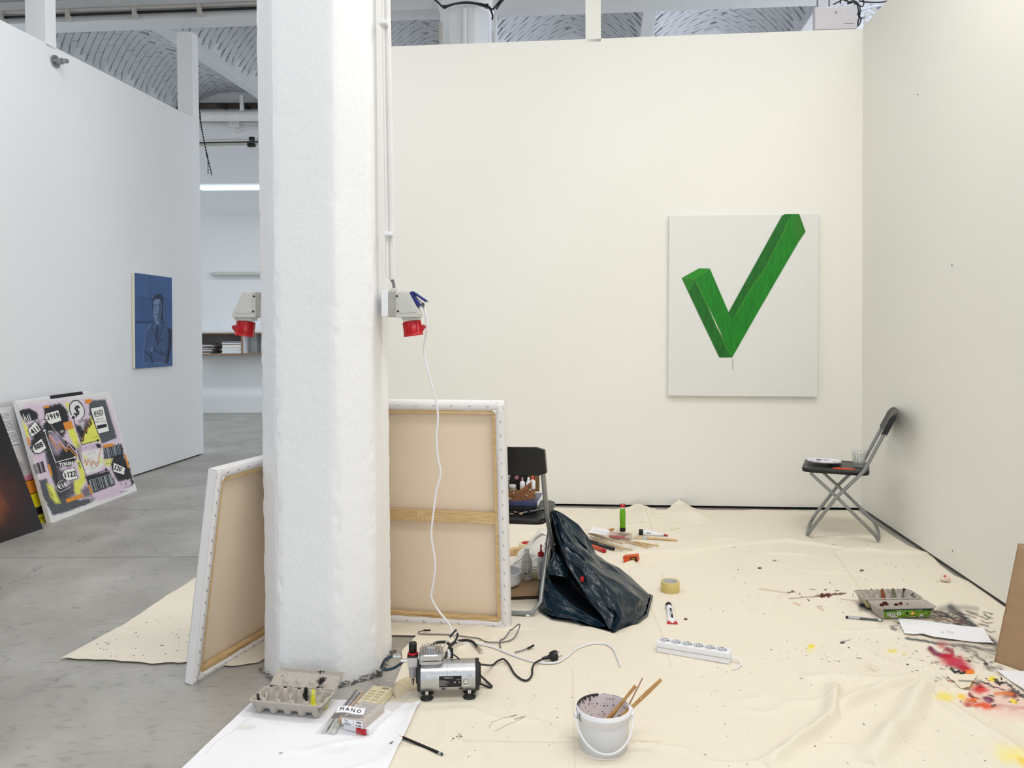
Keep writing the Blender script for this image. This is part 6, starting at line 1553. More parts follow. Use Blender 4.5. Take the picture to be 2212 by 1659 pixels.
# marker pen
a = FC(1827, 1333, .006); b = FC(1906, 1340, .006); dd = (b - a).normalized(); L_ = (b - a).length
pn = thing('marker_pen', 'clear plastic pen with black ends left of the green label egg carton', 'pen', mw=frame(a, dd, (0, 0, 1)))
MB().tube([(.008, 0, 0), (L_ * .38, 0, 0)], .0056, 12).build('clear_cap', mat('clear_grey_plastic', (200, 202, 206), .2, trans=.3, var=.02), pn)
MB().tube([(0, 0, 0), (.009, 0, 0)], .0058, 12).build('cap_end', M['matblack'], pn); MB().tube([(L_ * .38, 0, 0), (L_ * .88, 0, 0)], .0052, 12).build('barrel', mat('smoky_barrel', (92, 94, 98), .25, var=.2), pn)
MB().tube([(L_ * .88, 0, 0), (L_ * .97, 0, 0)], .0054, 12).build('white_ring', M['gplastic'], pn); MB().tube([(L_ * .97, 0, 0), (L_, 0, 0)], [.005, .0045], 12).build('tail_plug', M['matblack'], pn); MB().box((L_ * .2, 0, .0066), (L_ * .3, .002, .0016)).build('clip', M['gplastic'], pn)
# black pencil by the big paper
pencil('black pencil with a pale tip lying half on the big white paper at bottom', FC(861, 1589, .006), FC(956, 1629.5, .005), .0040, ferr=M['chrome'])
# ---------------- egg cartons
PULP = (190, 182, 172)
def carton(label, mw, L_=.25, Wd=.105, paints=(), lid=None, lidfn=None):
    o = thing('egg_carton', label, 'egg carton', mw=mw)
    nx, ny = 151, 67; x = np.linspace(-L_ / 2 - .004, L_ / 2 + .004, nx); y = np.linspace(-Wd / 2 - .003, Wd / 2 + .003, ny); X, Y = np.meshgrid(x, y)
    px = L_ / 5; py = Wd / 2
    u = (X / px + .5) % 1 - .5; v = ((Y / py + .5) + .5) % 1 - .5
    q = np.hypot(u, v) / .5
    H = .048
    z = H * (1 - .93 * (1 - sstep(.35, 1.02, q)))
    ex = np.minimum(L_ / 2 - np.abs(X), Wd / 2 - np.abs(Y))
    z = np.where(ex < .001, H, z)
    # posts between cups on the centre line, low saddles elsewhere
    sad = (1 - sstep(.0, .012, np.abs(v * py))) * 0
    z = z - .012 * np.clip(1 - np.abs(u) * 6, 0, 1) * 0
    inner = (ex > .008)
    mid = np.abs(Y) < .02
    z = np.where(inner, np.minimum(z, .030 + .018 * sstep(.02, .0, ex)), z)
    xm = (np.round(X / px - .5) + .5) * px
    xm = np.clip(xm, -1.5 * px, 1.5 * px); dpost = np.hypot(X - xm, Y * .9)
    post = (H + .024) * (1 - sstep(.0035, .0215, dpost)); z = np.maximum(z, post)
    # low humps on the outer rim between the cups
    d2 = np.hypot(X - xm, (np.abs(Y) - Wd / 2 + .004)); z = np.maximum(z, (H + .008) * (1 - sstep(.004, .014, d2)))
    z = z + (fbm(X * 260, Y * 260, 3) - .5) * .0012
    P = np.stack([X, Y, z], -1)
    # outer wall flare: rim row drops and leans in to the foot of the cups
    C_ = np.ones(P.shape) * L3(PULP) * (0.95 + .1 * fbm(X * 60, Y * 60, 8))[..., None]
    R = Raster(X * 1000, Y * 1000, PULP); R.c = C_
    for bx, by, rx, ry, c in paints: R.blob(bx, by, rx, ry, c, 0, .5, 1, 5, int(bx * 7) & 63, .12)
    npgrid('cup_tray', P, M['carton'], o, R.c, solid=.0016)
    rim = MB()
    def rr(w_, d_, q_, z_, n=6):
        pts = []
        for sx, sy, a0 in ((1, 1, 0), (-1, 1, PI / 2), (-1, -1, PI), (1, -1, 3 * PI / 2)):
            for i in range(n):
                t = a0 + PI / 2 * i / (n - 1); pts.append((sx * (w_ / 2 - q_) + q_ * math.cos(t), sy * (d_ / 2 - q_) + q_ * math.sin(t), z_))
        return pts
    rim.loft([rr(L_ + .002, Wd + .002, .014, H - .002), rr(L_ + .014, Wd + .014, .018, H - .001), rr(L_ + .014, Wd + .014, .018, H + .001), rr(L_ + .002, Wd + .002, .014, H + .002)], caps=False)
    # outside of the cups: bellied walls
    n = 120; base = rr(L_ + .006, Wd + .006, .016, H, 30)
    rings = []
    for k_, zz in enumerate((H, .036, .022, .008, .001)):
        ring = []
        for (bx, by, _) in base:
            ph = math.cos(2 * PI * bx / px); ph2 = math.cos(2 * PI * (by / py + .5))
            side = abs(by) / (Wd / 2 + .003); endw = abs(bx) / (L_ / 2 + .003)
            dep = (0, .004, .009, .016, .024)[k_]
            w1 = dep * (1 - .75 * max(ph, 0)) + (0, .004, .012, .017, .018)[k_] * (1 - ph) * .5
            w2 = dep * (1 - .5 * max(ph2, 0)) + (0, .003, .006, .008, .010)[k_] * (1 - ph2) * .5
            yy = by - math.copysign(w1, by) if side > .8 else by * (1 - dep * 4)
            xx = bx - math.copysign(w2, bx) if endw > .9 else bx
            lift = (0, 0, .004, .014, .021)[k_] * (1 - ph) * .5 if side > .8 else 0
            ring.append((xx, yy, zz + lift))
        rings.append(ring)
    rim.loft(rings[::-1], caps=False); rim.add(rings[-1], [tuple(range(len(base)))[::-1]])
    ro = rim.build('outer_shell', M['carton'], o)
    ca = ro.data.color_attributes.new('paint', 'FLOAT_COLOR', 'POINT'); nvv = len(ro.data.vertices)
    ca.data.foreach_set('color', np.tile(np.array([*lin(PULP), 1.0], np.float32), nvv))
    return o
def lid_mesh(o, L_, W2, paints=(), depth=.022, hump=True):
    """open lid seen from inside; returns child placed with local matrix by caller"""
    nx, ny = 121, 61; X, Y = np.meshgrid(np.linspace(-L_ / 2, L_ / 2, nx), np.linspace(0, W2, ny))
    ex = np.minimum(np.minimum(L_ / 2 - np.abs(X), Y), W2 - Y)
    z = -depth * sstep(0, .012, ex)
    if hump:
        px = L_ / 5; xm = np.clip((np.round(X / px - .5) + .5) * px, -1.5 * px, 1.5 * px); z = z + .008 * (1 - sstep(.006, .02, np.hypot(X - xm, Y - W2 * .42)))
    z = z + (fbm(X * 260, Y * 260, 4) - .5) * .001
    R = Raster(X * 1000, Y * 1000, PULP); R.c = R.c * (0.95 + .1 * fbm(X * 60, Y * 60, 9))[..., None]
    for bx, by, rx, ry, c in paints: R.blob(bx, by, rx, ry, c, 0, .4, 1, 7, int(bx * 3) & 63, .15)
    return npgrid('lid', np.stack([X, Y, z], -1), M['carton'], o, R.c, solid=.0018)
inkc = (20, 20, 22)
a = FC(553, 1556, .008); b = FC(682, 1558, .008); a = F(548, 1541, .0135); b = F(690, 1555, .0135)
axd = (b - a).normalized(); mid = (a + b) / 2
ec1 = carton('grey egg carton with painted cones and open lid at the foot of the pillar', frame(mid + Vector((-axd.y, axd.x, 0)) * .042, axd, (0, 0, 1)), .243, .105,
             [(24, 32, 15, 22, inkc), (48, 34, 10, 14, inkc), (-112, -12, 9, 9, (44, 46, 56)), (-24.3, 0, 11, 11, (216, 190, 196)), (73, 0, 12, 14, (226, 226, 110)), (78, -12, 12, 8, (232, 226, 50)), (-52, -8, 6, 6, (36, 40, 110)), (-48, -26, 9, 8, (222, 170, 196)), (112, 14, 12, 14, (216, 214, 120)), (24, 12, 11, 12, inkc)])
for i, (x_, m_) in enumerate(((-72.9, M['ink']), (-24.3, M['ink']), (24.3, M['ink']), (72.9, mat('yellow_paint_blob', (224, 216, 60), .6, var=.1)))):
    MB().sphere((x_ / 1000, 0, .0725), .0042, 8, (1.5, 1, .5)).build('paint_blob', m_, ec1)
ll = lid_mesh(ec1, .236, .075, [(48, 40, 22, 22, inkc), (52, 12, 22, 12, inkc), (36, 70, 18, 3, inkc), (-95, 50, 3, 3, inkc), (10, 5, 6, 4, inkc)], .010)
ll.matrix_local = Matrix.Translation((.008, .056, .048)) @ Matrix.Rotation(math.radians(26), 4, 'X')
hv = MB().grid([[(-.118, .052, .046), (-.118, .058, .049)], [(.118, .052, .046), (.125, .058, .049)]]).build('hinge', M['carton'], ec1, solid=.0015)
ca = hv.data.color_attributes.new('paint', 'FLOAT_COLOR', 'POINT'); ca.data.foreach_set('color', np.tile(np.array([*lin(PULP), 1.0], np.float32), len(hv.data.vertices)))
# the right one, lid towards the viewer with a green label
a = FC(1922, 1339, .004); b = FC(2020, 1337, .004); axd = (b - a).normalized(); yd = Vector((-axd.y, axd.x, 0)); mid = (a + b) / 2
MAR = (110, 30, 34)
ec2 = carton('grey egg carton with a green grass label on its lid, by the pen', frame(mid + yd * .165 - axd * .018 + Vector((0, 0, .001)), axd, (0, 0, 1)), .245, .105,
             [(-110, -20, 18, 40, (196, 190, 120)), (-62, 8, 8, 5, inkc), (-24, -10, 12, 18, (150, 82, 56)), (0, -14, 12, 14, inkc), (26, 10, 14, 24, inkc), (52, -16, 18, 20, inkc), (62, 14, 20, 14, MAR), (100, -12, 18, 16, inkc), (112, 10, 12, 14, inkc), (72, 0, 8, 10, inkc), (-24, 10, 14, 12, MAR), (24, -8, 14, 12, (120, 128, 96))])
for i in range(4): MB().sphere(((-.0735 + .049 * i), 0, .0720), .0036, 8, (1.5, 1, .5)).build('paint_blob', M['ink'], ec2)
lidr = MB(); Lh = .125
def rrect(L_, W_, q_, z_, n=5, cy=0):
    pts = []
    for sx, sy, a0 in ((1, 1, 0), (-1, 1, PI / 2), (-1, -1, PI), (1, -1, 3 * PI / 2)):
        for i in range(n):
            t = a0 + PI / 2 * i / (n - 1); pts.append((sx * (L_ / 2 - q_) + q_ * math.cos(t), cy + sy * (W_ / 2 - q_) + q_ * math.sin(t), z_))
    return pts
cyl_ = -.112
lidr.loft([rrect(.215, .075, .008, .001, 5, cyl_), rrect(.246, .100, .014, .044, 5, cyl_), rrect(.256, .108, .018, .046, 5, cyl_), rrect(.242, .096, .013, .044, 5, cyl_), rrect(.212, .072, .008, .004, 5, cyl_)], caps=False)
lidr.add(rrect(.212, .072, .008, .004, 5, cyl_), [tuple(range(20))]); lidr.add(rrect(.215, .075, .008, .001, 5, cyl_), [tuple(range(20))[::-1]])
for i in range(4): lidr.sphere((-.072 + i * .048, cyl_ + .052, .046), .010, 8, (1.2, .35, 1))
lo = lidr.build('lid', M['carton'], ec2)
ca = lo.data.color_attributes.new('paint', 'FLOAT_COLOR', 'POINT'); nvv = len(lo.data.vertices)
vc = np.tile(np.array([*lin(PULP), 1.0], np.float32), nvv).reshape(-1, 4); ca.data.foreach_set('color', vc.reshape(-1))
ds = MB(); rq = random.Random(9)
for x_, y_, s_ in ((-.05, .028, .011), (-.04, .020, .008), (-.062, .014, .012), (.02, .024, .009), (.0, .016, .010), (.05, .02, .004)):
    ds.sphere((x_, cyl_ + .0425, .030 + (y_ - .02) * .6), s_, 8, (1, .16, .8))
ds.build('paint_dabs', MR, lo)
y_front0 = cyl_ - .0375 - .0006; y_front1 = cyl_ - .050 - .0012
def lf(x, z, k=0):
    t = (z - .001) / .043; return (x * (1 + .12 * t) / 1.06, y_front0 + (y_front1 - y_front0) * t - .0006 - k, z)
LB_ = MB()
def lq(x0, x1, z0, z1, m_, k=0): LB_.m = m_; LB_.add([lf(x0, z0, k), lf(x1, z0, k), lf(x1, z1, k), lf(x0, z1, k)], [(0, 1, 2, 3)])
lq(-.100, .100, .003, .041, 1)
for i in range(10):   # arched bright field
    xa = -.100 + i * .02; za = .031 + .006 * math.sin(PI * (i + .5) / 10); lq(xa, xa + .02, .003, za, 0, .0002)
rq = random.Random(4)
for i in range(90):
    x_ = -.098 + rq.random() * .194; z_ = .004 + rq.random() * .026; LB_.m = rq.choice([1, 3, 3]); LB_.add([lf(x_, z_, .0003), lf(x_ + .0012, z_, .0003), lf(x_ + rq.random() * .004 - .002, z_ + .006, .0003)], [(0, 1, 2)])
lq(-.086, -.052, .010, .026, 2, .0004); LB_.m = 4; barcode(LB_, lambda x, y: lf(x, y, .0006), [(-.084, .025), (-.054, .025), (-.054, .012), (-.084, .012)], 12, 2)
def ldisc(x, z, r_, m_, k): LB_.m = m_; LB_.add([lf(x + r_ * math.cos(t), z + r_ * .9 * math.sin(t), k) for t in np.linspace(0, 2 * PI, 15)[:-1]], [tuple(range(14))])
ldisc(-.036, .021, .0095, 2, .0004); ldisc(-.036, .021, .004, 4, .0006); ldisc(-.002, .024, .006, 4, .0004); ldisc(.002, .018, .004, 4, .0004); ldisc(.024, .021, .010, 5, .0004); ldisc(.022, .022, .0055, 6, .0006); ldisc(.064, .009, .0085, 2, .0004); ldisc(.064, .007, .004, 4, .0006)
lq(-.070, -.040, .004, .0085, 2, .0004); lq(.014, .040, .005, .0075, 6, .0004); lq(.054, .084, .0185, .0192, 2, .0004)
LB_.m = 2; put_text(LB_, '10 frische Eier', lambda x, y, k: lf(x, y, .0007), (.046, .0375), .0030, math.pi + .05, 1.1, .03); put_text(LB_, 'Freilandhaltung', lambda x, y, k: lf(x, y, .0007), (-.036, .0372), .0030, math.pi - .04, 1.1, .03)
LB_.build('green_label', [mat('grass_green_print', (128, 168, 28), .5, c2=(70, 118, 24), scale=120), mat('dark_green_print', (22, 58, 34), .5, var=.2), M['white_ink'], mat('mid_green_print', (64, 110, 24), .5), M['ink'], mat('orange_print', (222, 146, 40), .5, var=.1), mat('pale_yellow_print', (240, 220, 150), .5)], lo)

# ---------------- pencils and boxes in a clear bag, with a MANO label
pa = F(700, 1588, .012); pb = F(775, 1490, .012); dv = (pb - pa).normalized(); sv = Vector((dv.y, -dv.x, 0))
UP = Vector((0, 0, 1))
def bx_corners(p0, p1, p2):  # near-left, near-right, far-left
    return p0, p1, p2
n0 = F(738, 1573, .022); n1 = F(787, 1584, .022); f0 = F(770, 1522, .022)
xb = (n1 - n0).normalized(); Lb = .115
b1 = thing('pencil_box', 'grey flat pencil box with a white label end, on top in the clear bag', 'box', mw=frame(n0 + Vector((0, 0, .012)), xb, UP))
Wb2 = (n1 - n0).length; gcard = mat('grey_beige_card', (196, 188, 182), .5, var=.03)
MB().box((Wb2 / 2, Lb / 2, .011), (Wb2, Lb, .022)).build('carton_body', gcard, b1, bevel=.001)
mb = MB(); mb.box((Wb2 * .48, -.0006, .011), (Wb2 * .92, .001, .019)); mb.build('end_label', M['plainpaper'], b1)
mb = MB(); put_text(mb, 'Pastell', lambda x, y, k: (x, -.0014, y), (Wb2 * .2, .0165), .0034, 0, 1, .03); put_text(mb, '24 x 12', lambda x, y, k: (x, -.0014, y), (Wb2 * .26, .011), .0028, 0, 1, .05)
for i in range(3): mb.box((Wb2 * .27, -.0013, .0075 - i * .002), (Wb2 * .34, .0004, .0006))
mb.box((Wb2 * .78, -.0013, .0165), (Wb2 * .22, .0004, .003)); barcode(mb, lambda x, y: (x, -.0014, y), [(Wb2 * .62, .010), (Wb2 * .9, .010), (Wb2 * .9, .004), (Wb2 * .62, .004)], 12, 3)
mb.box((Wb2 * .54, -.0013, .011), (.0005, .0004, .018))
mb.build('label_print', M['ink'], b1)
mb = MB(); 
for i in range(5): mb.box((Wb2 * (.45 + .1 * (i % 2)), .045 + i * .012, .0223), (Wb2 * .6, .0008, .0003))
mb.lathe([(.004, 0), (.0055, .0002)], 16, (Wb2 * .22, .016, .0223)); mb.build('top_print', M['greyink'], b1)
b3 = thing('pencil_box', 'flat white and red box lowest in the clear bag with the pencils', 'box', mw=frame(n0 + xb * .006 + Vector((0, 0, -.006)), xb, UP))
MB().box((Wb2 / 2 + .003, Lb * .55 + .006, .009), (Wb2 + .012, Lb * 1.1, .017)).build('carton_body', M['plainpaper'], b3, bevel=.001)
MB().box((Wb2 * .78, -.0006 + .001, .009), (Wb2 * .42, .003, .0165)).build('red_panel', M['red'], b3)
m0 = F(770, 1528, .030); m1 = F(812, 1534, .030); xc = (m1 - m0).normalized()
b2 = thing('pencil_box', 'cream cardboard box with fine print at the far end of the clear bag', 'box', mw=frame(m0 + Vector((0, 0, -.012)), xc, UP @ Matrix.Identity(3) if False else UP))
b2.rotation_mode = 'XYZ'
W3 = .066; L3_ = .125
MB().box((W3 / 2, L3_ / 2, .014), (W3, L3_, .028)).build('carton_body', mat('cream_card', (236, 222, 176), .5, var=.03), b2, bevel=.0012)
mb = MB(); tz = .0284
barcode(mb, lambda x, y: (x, y, tz), [(W3 * .55, L3_ * .95), (W3 * .92, L3_ * .95), (W3 * .92, L3_ * .86), (W3 * .55, L3_ * .86)], 14, 6)
mb.m = 1
for r_ in range(4):
    for c_ in range(2):
        for i in range(3): mb.box((W3 * (.27 + .46 * c_), L3_ * (.72 - r_ * .15) - i * .004, tz), (W3 * (.36 - .05 * (i % 2)), .0011, .0003))
for i, (x, y) in enumerate(((.3, .88), (.42, .88), (.75, .66), (.5, .5), (.75, .36), (.3, .36))): mb.disc((W3 * x, L3_ * y, tz + .0003), .0013, 8)
for i in range(4): mb.disc((W3 + .0005, L3_ * (.45 + i * .1), .015), .0013, 8, (1, 0, 0))
mb.build('fine_print', [M['ink'], mat('tan_print', (172, 152, 110), .6, var=.1)], b2)
ml = thing('name_label', 'white paper strip reading MANO across the clear bag', 'label', mw=frame(F(724, 1541, .070), (F(792, 1543, .070) - F(724, 1541, .070)), Vector((0, -.35, 1))))
P = np.array([[(x, y, .0015 + .004 * math.sin(x * 60)) for x in np.linspace(0, .088, 18)] for y in np.linspace(0, .026, 5)])
npgrid('paper_strip', P, M['plainpaper'], ml, solid=.0004)
mb = MB(); put_text(mb, 'M A N O', lambda x, y, k: (x, y, .0022 + .004 * math.sin(x * 60)), (.045, .013), .013, -.02, .92, .03); mb.build('handwriting', M['ink'], ml)
pc = [(M['matblack'], 'dark'), (M['palewood'], 'wood'), (M['greytube'], 'grey'), (M['palewood'], 'wood')]
specs = [(700, 1584, 776, 1482, .0042, M['greytube'], 'outermost grey pencil at the left edge of the clear bag'), (708, 1580, 784, 1490, .0040, mat('dark_blue_barrel', (50, 60, 84), .4), 'dark blue pencil second from the left in the clear bag'),
         (722, 1566, 784, 1496, .0045, M['palewood'], 'bare wooden stick in the middle of the clear bag'), (728, 1558, 790, 1490, .0042, M['palewood'], 'bare wooden stick next to the cream box in the clear bag')]
for x0, y0, x1, y1, r_, m_, lb_ in specs:
    pencil(lb_, F(x1, y1, .022), F(x0, y0, .020), r_, body=m_, eraser=False, tipcol=M['palewood'])
for (x0, y0, x1, y1, lb_) in ((699, 1581, 716, 1556, 'thick white round chalk stick at the left in the clear bag'), (713, 1581, 727, 1556, 'thick white round chalk stick in the middle of the clear bag'), (720, 1583, 734, 1560, 'thick white round chalk stick with its end facing out, beside the grey box')):
    p0, p1 = F(x0, y0, .021), F(x1, y1, .021); o = thing('chalk_stick', lb_, 'chalk', mw=frame(p0, p1 - p0, UP)); l_ = (p1 - p0).length
    MB().tube([(0, 0, 0), (l_, 0, 0)], .0068, 14).build('stick', M['gplastic'], o, bevel=.001); MB().tube([(l_, 0, 0), (l_ + .05, 0, 0)], .0055, 12).build('wrapper', M['greyink'], o)
ck = thing('wooden_block', 'round pale wooden end between the pencils and grey box in the clear bag', 'wood', mw=frame(F(735, 1562, .024), dv, UP)); MB().tube([(0, 0, 0), (.03, 0, 0)], .009, 16).build('block', M['palewood'], ck, bevel=.001)
zb_ = thing('plastic_bag', 'clear zip bag around the pencils and boxes on the white paper', 'plastic bag', F(750, 1560, .012))
org = Vector(zb_.location)
cor = [F(680, 1587, .013), F(797, 1592, .013), F(905, 1490, .013), F(786, 1474, .013)]
def zbag(zlo):
    n_, m_ = 34, 40; P = np.zeros((m_, n_, 3))
    for j in range(m_):
        for i in range(n_):
            u, v = i / (n_ - 1), j / (m_ - 1)
            p = cor[0].lerp(cor[1], u).lerp(cor[3].lerp(cor[2], u), v)
            edge = min(u, 1 - u, v * 1.2, 1 - v) * 4; edge = min(edge, 1) ** .6
            hz = (.052 if u > .38 and u < .86 else .030 if u < .38 else .02) if zlo == 0 else 0
            if v > .9: hz *= .3
            p.z = .0145 + hz * edge + (.004 * math.sin(u * 23 + v * 5) + .003 * math.sin(v * 31 - u * 11)) * edge * (1 if zlo == 0 else 0)
            P[j, i] = tuple(p - org)
    return P
Pz = zbag(0)
kern = Pz.copy()
for _ in range(3): kern[1:-1, 1:-1, 2] = (kern[:-2, 1:-1, 2] + kern[2:, 1:-1, 2] + kern[1:-1, :-2, 2] + kern[1:-1, 2:, 2] + kern[1:-1, 1:-1, 2]) / 5
npgrid('film', kern, M['film'], zb_)
zp_ = MB(); q = [F(846, 1487, .016) - org, F(868, 1492, .016) - org]; zp_.tube(q, .0016, 6); zp_.build('red_zip', M['red'], zb_)

# ---------------- airbrush compressor
c0 = FC(922, 1509, 0); c1 = FC(1014, 1506, 0); cx_ = (c1 - c0); sp = cx_.length
mwc = frame(c0 - cx_.normalized() * .0 + Vector((0, 0, .0)), cx_, UP)
cm = thing('air_compressor', 'small silver airbrush compressor with black plug cable beside the pillar', 'compressor', mw=mwc)
k = sp / 92.0        # metres per pixel at the feet
R_ = .050; zc_ = .066; yb = .026; x0, x1 = -18 * k, 108 * k - 0
MB().tube([(x0 + .006, yb, zc_), (x1 - .004, yb, zc_)], R_, 40).build('motor_body', M['alu'], cm, bevel=.002)
for (a_, b_, nm_) in ((x0 - .004, x0 + .008, 'end_cap'), (x1 - .006, x1 + .008, 'end_cap')): MB().tube([(a_, yb, zc_), (a_ + .001, yb, zc_), (b_, yb, zc_)], [R_ * .93, R_ * 1.01, R_ * 1.02], 36).build(nm_, M['rubber'], cm, bevel=.001)
MB().tube([(x1 + .008, yb, zc_), (x1 + .014, yb, zc_)], [R_ * .8, R_ * .7], 24).build('fan_cover', M['matblack'], cm)
sm2 = MB()
for xx in (50 * k - .008,): sm2.tube([(xx, yb, zc_), (xx + .0008, yb, zc_)], R_ * 1.008, 40)
sm2.build('body_seam', M['greyink'], cm)
for xx in (-8 * k, 90 * k): MB().box((xx + .003, yb - R_ * .96, zc_ + .020), (.011, .008, .010), rot=(-.5, 0, 0)).build('bolt_lug', M['alu'], cm, bevel=.002)
def csurf(x, a_, lift=.0006): return (x, yb - (R_ + lift) * math.cos(a_), zc_ + (R_ + lift) * math.sin(a_))
pl2 = MB(); X0, X1 = 27 * k, 75 * k
for i in range(8):
    a_, b_ = -.42 + i * .095, -.42 + (i + 1) * .095; pl2.add([csurf(X0, a_), csurf(X1, a_), csurf(X1, b_), csurf(X0, b_)], [(0, 1, 2, 3)])
po = pl2.build('rating_plate', M['ink'], cm)
tx = MB(); put_text(tx, 'TIMBERTECH', lambda x, y, kk: csurf(x, y / R_, .001), ((X0 + X1) / 2 - .006, .011), .0042, 0, .82, .02)
put_text(tx, 'GS CE', lambda x, y, kk: csurf(x, y / R_, .001), (X1 - .010, .0052), .003, 0, 1, .0)
for i in range(7): 
    a_ = .003 - i * .0028; x_e = X0 + (.020 + (i * 7 % 5) * .004); q_ = [(X0 + .002, a_), (x_e, a_), (x_e, a_ + .0008), (X0 + .002, a_ + .0008)]; tx.add([csurf(x, y / R_, .001) for x, y in q_], [(0, 1, 2, 3)])
tx.add([csurf(X1 - .022 + .003 * math.cos(t), (-.003 + .003 * math.sin(t)) / R_, .001) for t in np.linspace(0, 2 * PI, 11)[:-1]], [tuple(range(10))])
tx.add([csurf(x, y / R_, .001) for x, y in ((X1 - .010, -.006), (X1 - .004, -.006), (X1 - .007, -.0005))], [(0, 1, 2)])
tx.build('plate_print', M['greyink'] if False else mat('pale_print', (190, 190, 192), .6), po)
st_ = MB(); SX = 84 * k
st_.m = 0; st_.add([csurf(SX - .0085, -.34), csurf(SX + .0085, -.34), csurf(SX + .0085, .19), csurf(SX - .0085, .19)], [(0, 1, 2, 3)])
for rr_, mm, l in ((.0078, 1, .001), (.0066, 0, .0013)): st_.m = mm; st_.add([csurf(SX + rr_ * math.cos(t), (-.001 + rr_ * math.sin(t)) / R_, l) for t in np.linspace(0, 2 * PI, 21)[:-1]], [tuple(range(20))])
st_.m = 2; q_ = [(-.0055, .0), (-.001, .0), (-.001, .0022), (-.0055, .0022)]; st_.add([csurf(SX + x, (y - .001) / R_, .0016) for x, y in q_], [(0, 1, 2, 3)]); st_.m = 3; st_.add([csurf(SX + x + .0055, (y - .001) / R_, .0016) for x, y in q_], [(0, 1, 2, 3)])
st_.m = 1; put_text(st_, '0000-0', lambda x, y, kk: csurf(x, y / R_, .0012), (SX, -.0125), .0024, 0, 1, .05)
st_.build('round_sticker', [M['wplastic'], M['ink'], mat('navy_print', (40, 60, 120), .5), mat('amber_print', (226, 160, 40), .5)], cm)
vt = MB()
for xx in (36 * k, 74 * k):
    for i in range(3):
        a_ = -.54 - i * .085; vt.add([csurf(xx - .007, a_), csurf(xx + .007, a_), csurf(xx + .007, a_ + .04), csurf(xx - .007, a_ + .04)], [(0, 1, 2, 3)])
vt.build('vent_slot', M['dark'], cm)
for xx in (0, sp):
    for yy_, s_ in ((0.0, 1), (.042, 1)):
        f_ = MB().lathe([(.0, .0), (.0215, .0), (.022, .003), (.014, .007), (.004, .011), (0, .011)], 24, (xx, yy_, 0)).build('suction_foot', M['rubber'], cm)
        MB().box((xx, yy_ + .004, .020), (.011, .010, .022)).build('foot_bracket', M['chrome'], cm, bevel=.001)
# pump head: square block with rounded corners and fins
hx = 9 * k; hz = .146; yh = yb
def rsq(r, q, z, n=4):
    pts = []
    for sx, sy, a0 in ((1, 1, 0), (-1, 1, PI / 2), (-1, -1, PI), (1, -1, 3 * PI / 2)):
        for i in range(n):
            t = a0 + PI / 2 * i / (n - 1); pts.append((hx + sx * (r - q) + q * math.cos(t), yh + sy * (r - q) + q * math.sin(t), z))
    return pts
MB().loft([rsq(.022, .016, .105), rsq(.030, .016, .113), rsq(.036, .014, .119), rsq(.037, .013, .120)]).build('pump_neck', M['alu'], cm, flat=True)
MB().loft([rsq(.040, .014, .119), rsq(.040, .014, .129)]).build('pump_flange', M['alu'], cm, flat=True, bevel=.001)
MB().loft([rsq(.0405, .014, .129), rsq(.0405, .014, .132)]).build('gasket', M['matblack'], cm, flat=True)
hh_ = MB().loft([rsq(.040, .014, .132), rsq(.040, .014, .147), rsq(.037, .014, .150)]).build('cylinder_head', M['alu'], cm, flat=True)
for i in range(8):
    xx = hx - .030 + i * .0086; l_ = .066 if 1 < i < 6 else .050; MB().box((xx, yh + .002, .156), (.0036, l_, .014)).build('cooling_fin', M['alu'], hh_, bevel=.001)
MB().box((hx, yh, .155), (.030, .022, .018)).build('head_boss', M['alu'], hh_, bevel=.003)
for xx in (-.029, .029): MB().cyl((hx + xx, yh - .031, .148), (hx + xx, yh - .031, .156), .0055, n=6).build('hex_bolt', M['steel'], hh_); MB().box((hx + xx, yh - .036, .140), (.015, .012, .018)).build('bolt_boss', M['alu'], hh_, bevel=.002)
# regulator and moisture trap at the left
rx = -31 * k; ry = yb + .004
MB().lathe([(.0, 0), (.0135, 0), (.0135, .030), (.0125, .033), (0, .034)], 20, (rx, ry, .144)).build('pressure_knob', M['black'], cm)
MB().lathe([(0, 0), (.0165, 0), (.0165, .006), (.014, .008), (0, .008)], 22, (rx, ry, .137)).build('red_collar', M['red'], cm)
MB().box((rx, ry, .118), (.033, .030, .040)).build('regulator_body', M['gplastic'], cm, bevel=.003); MB().box((rx, ry - .001, .135), (.036, .032, .007)).build('top_flange', M['black'], cm, bevel=.001)
MB().lathe([(.0, 0), (.007, .004), (.0125, .012), (.0145, .040), (.0145, .050)], 22, (rx, ry, .052)).build('trap_bowl', mat('clear_trap_plastic', (206, 204, 206), .15, trans=.55, ior=1.2, var=.02), cm)
MB().lathe([(.0, 0), (.006, .001), (.006, .030), (0, .031)], 12, (rx, ry, .062)).build('filter_core', M['wplastic'], cm); MB().cyl((rx, ry, .034), (rx, ry, .054), .003, .006, 10).build('drain_valve', M['steel'], cm)
MB().cyl((rx - .017, ry, .116), (rx - .040, ry, .117), .006, n=12).build('hose_fitting', M['chrome'], cm); MB().cyl((rx + .016, ry, .115), (hx - .030, yb, .115), .006, n=10).build('link_pipe', M['steel'], cm)
MB().lathe([(.0, 0), (.009, 0), (.009, .004)], 16, (rx - .006, ry + .02, .10)).build('gauge', M['steel'], cm); MB().box((rx + .014, yb + .01, .075), (.008, .02, .07)).build('mounting_bracket', M['matblack'], cm)
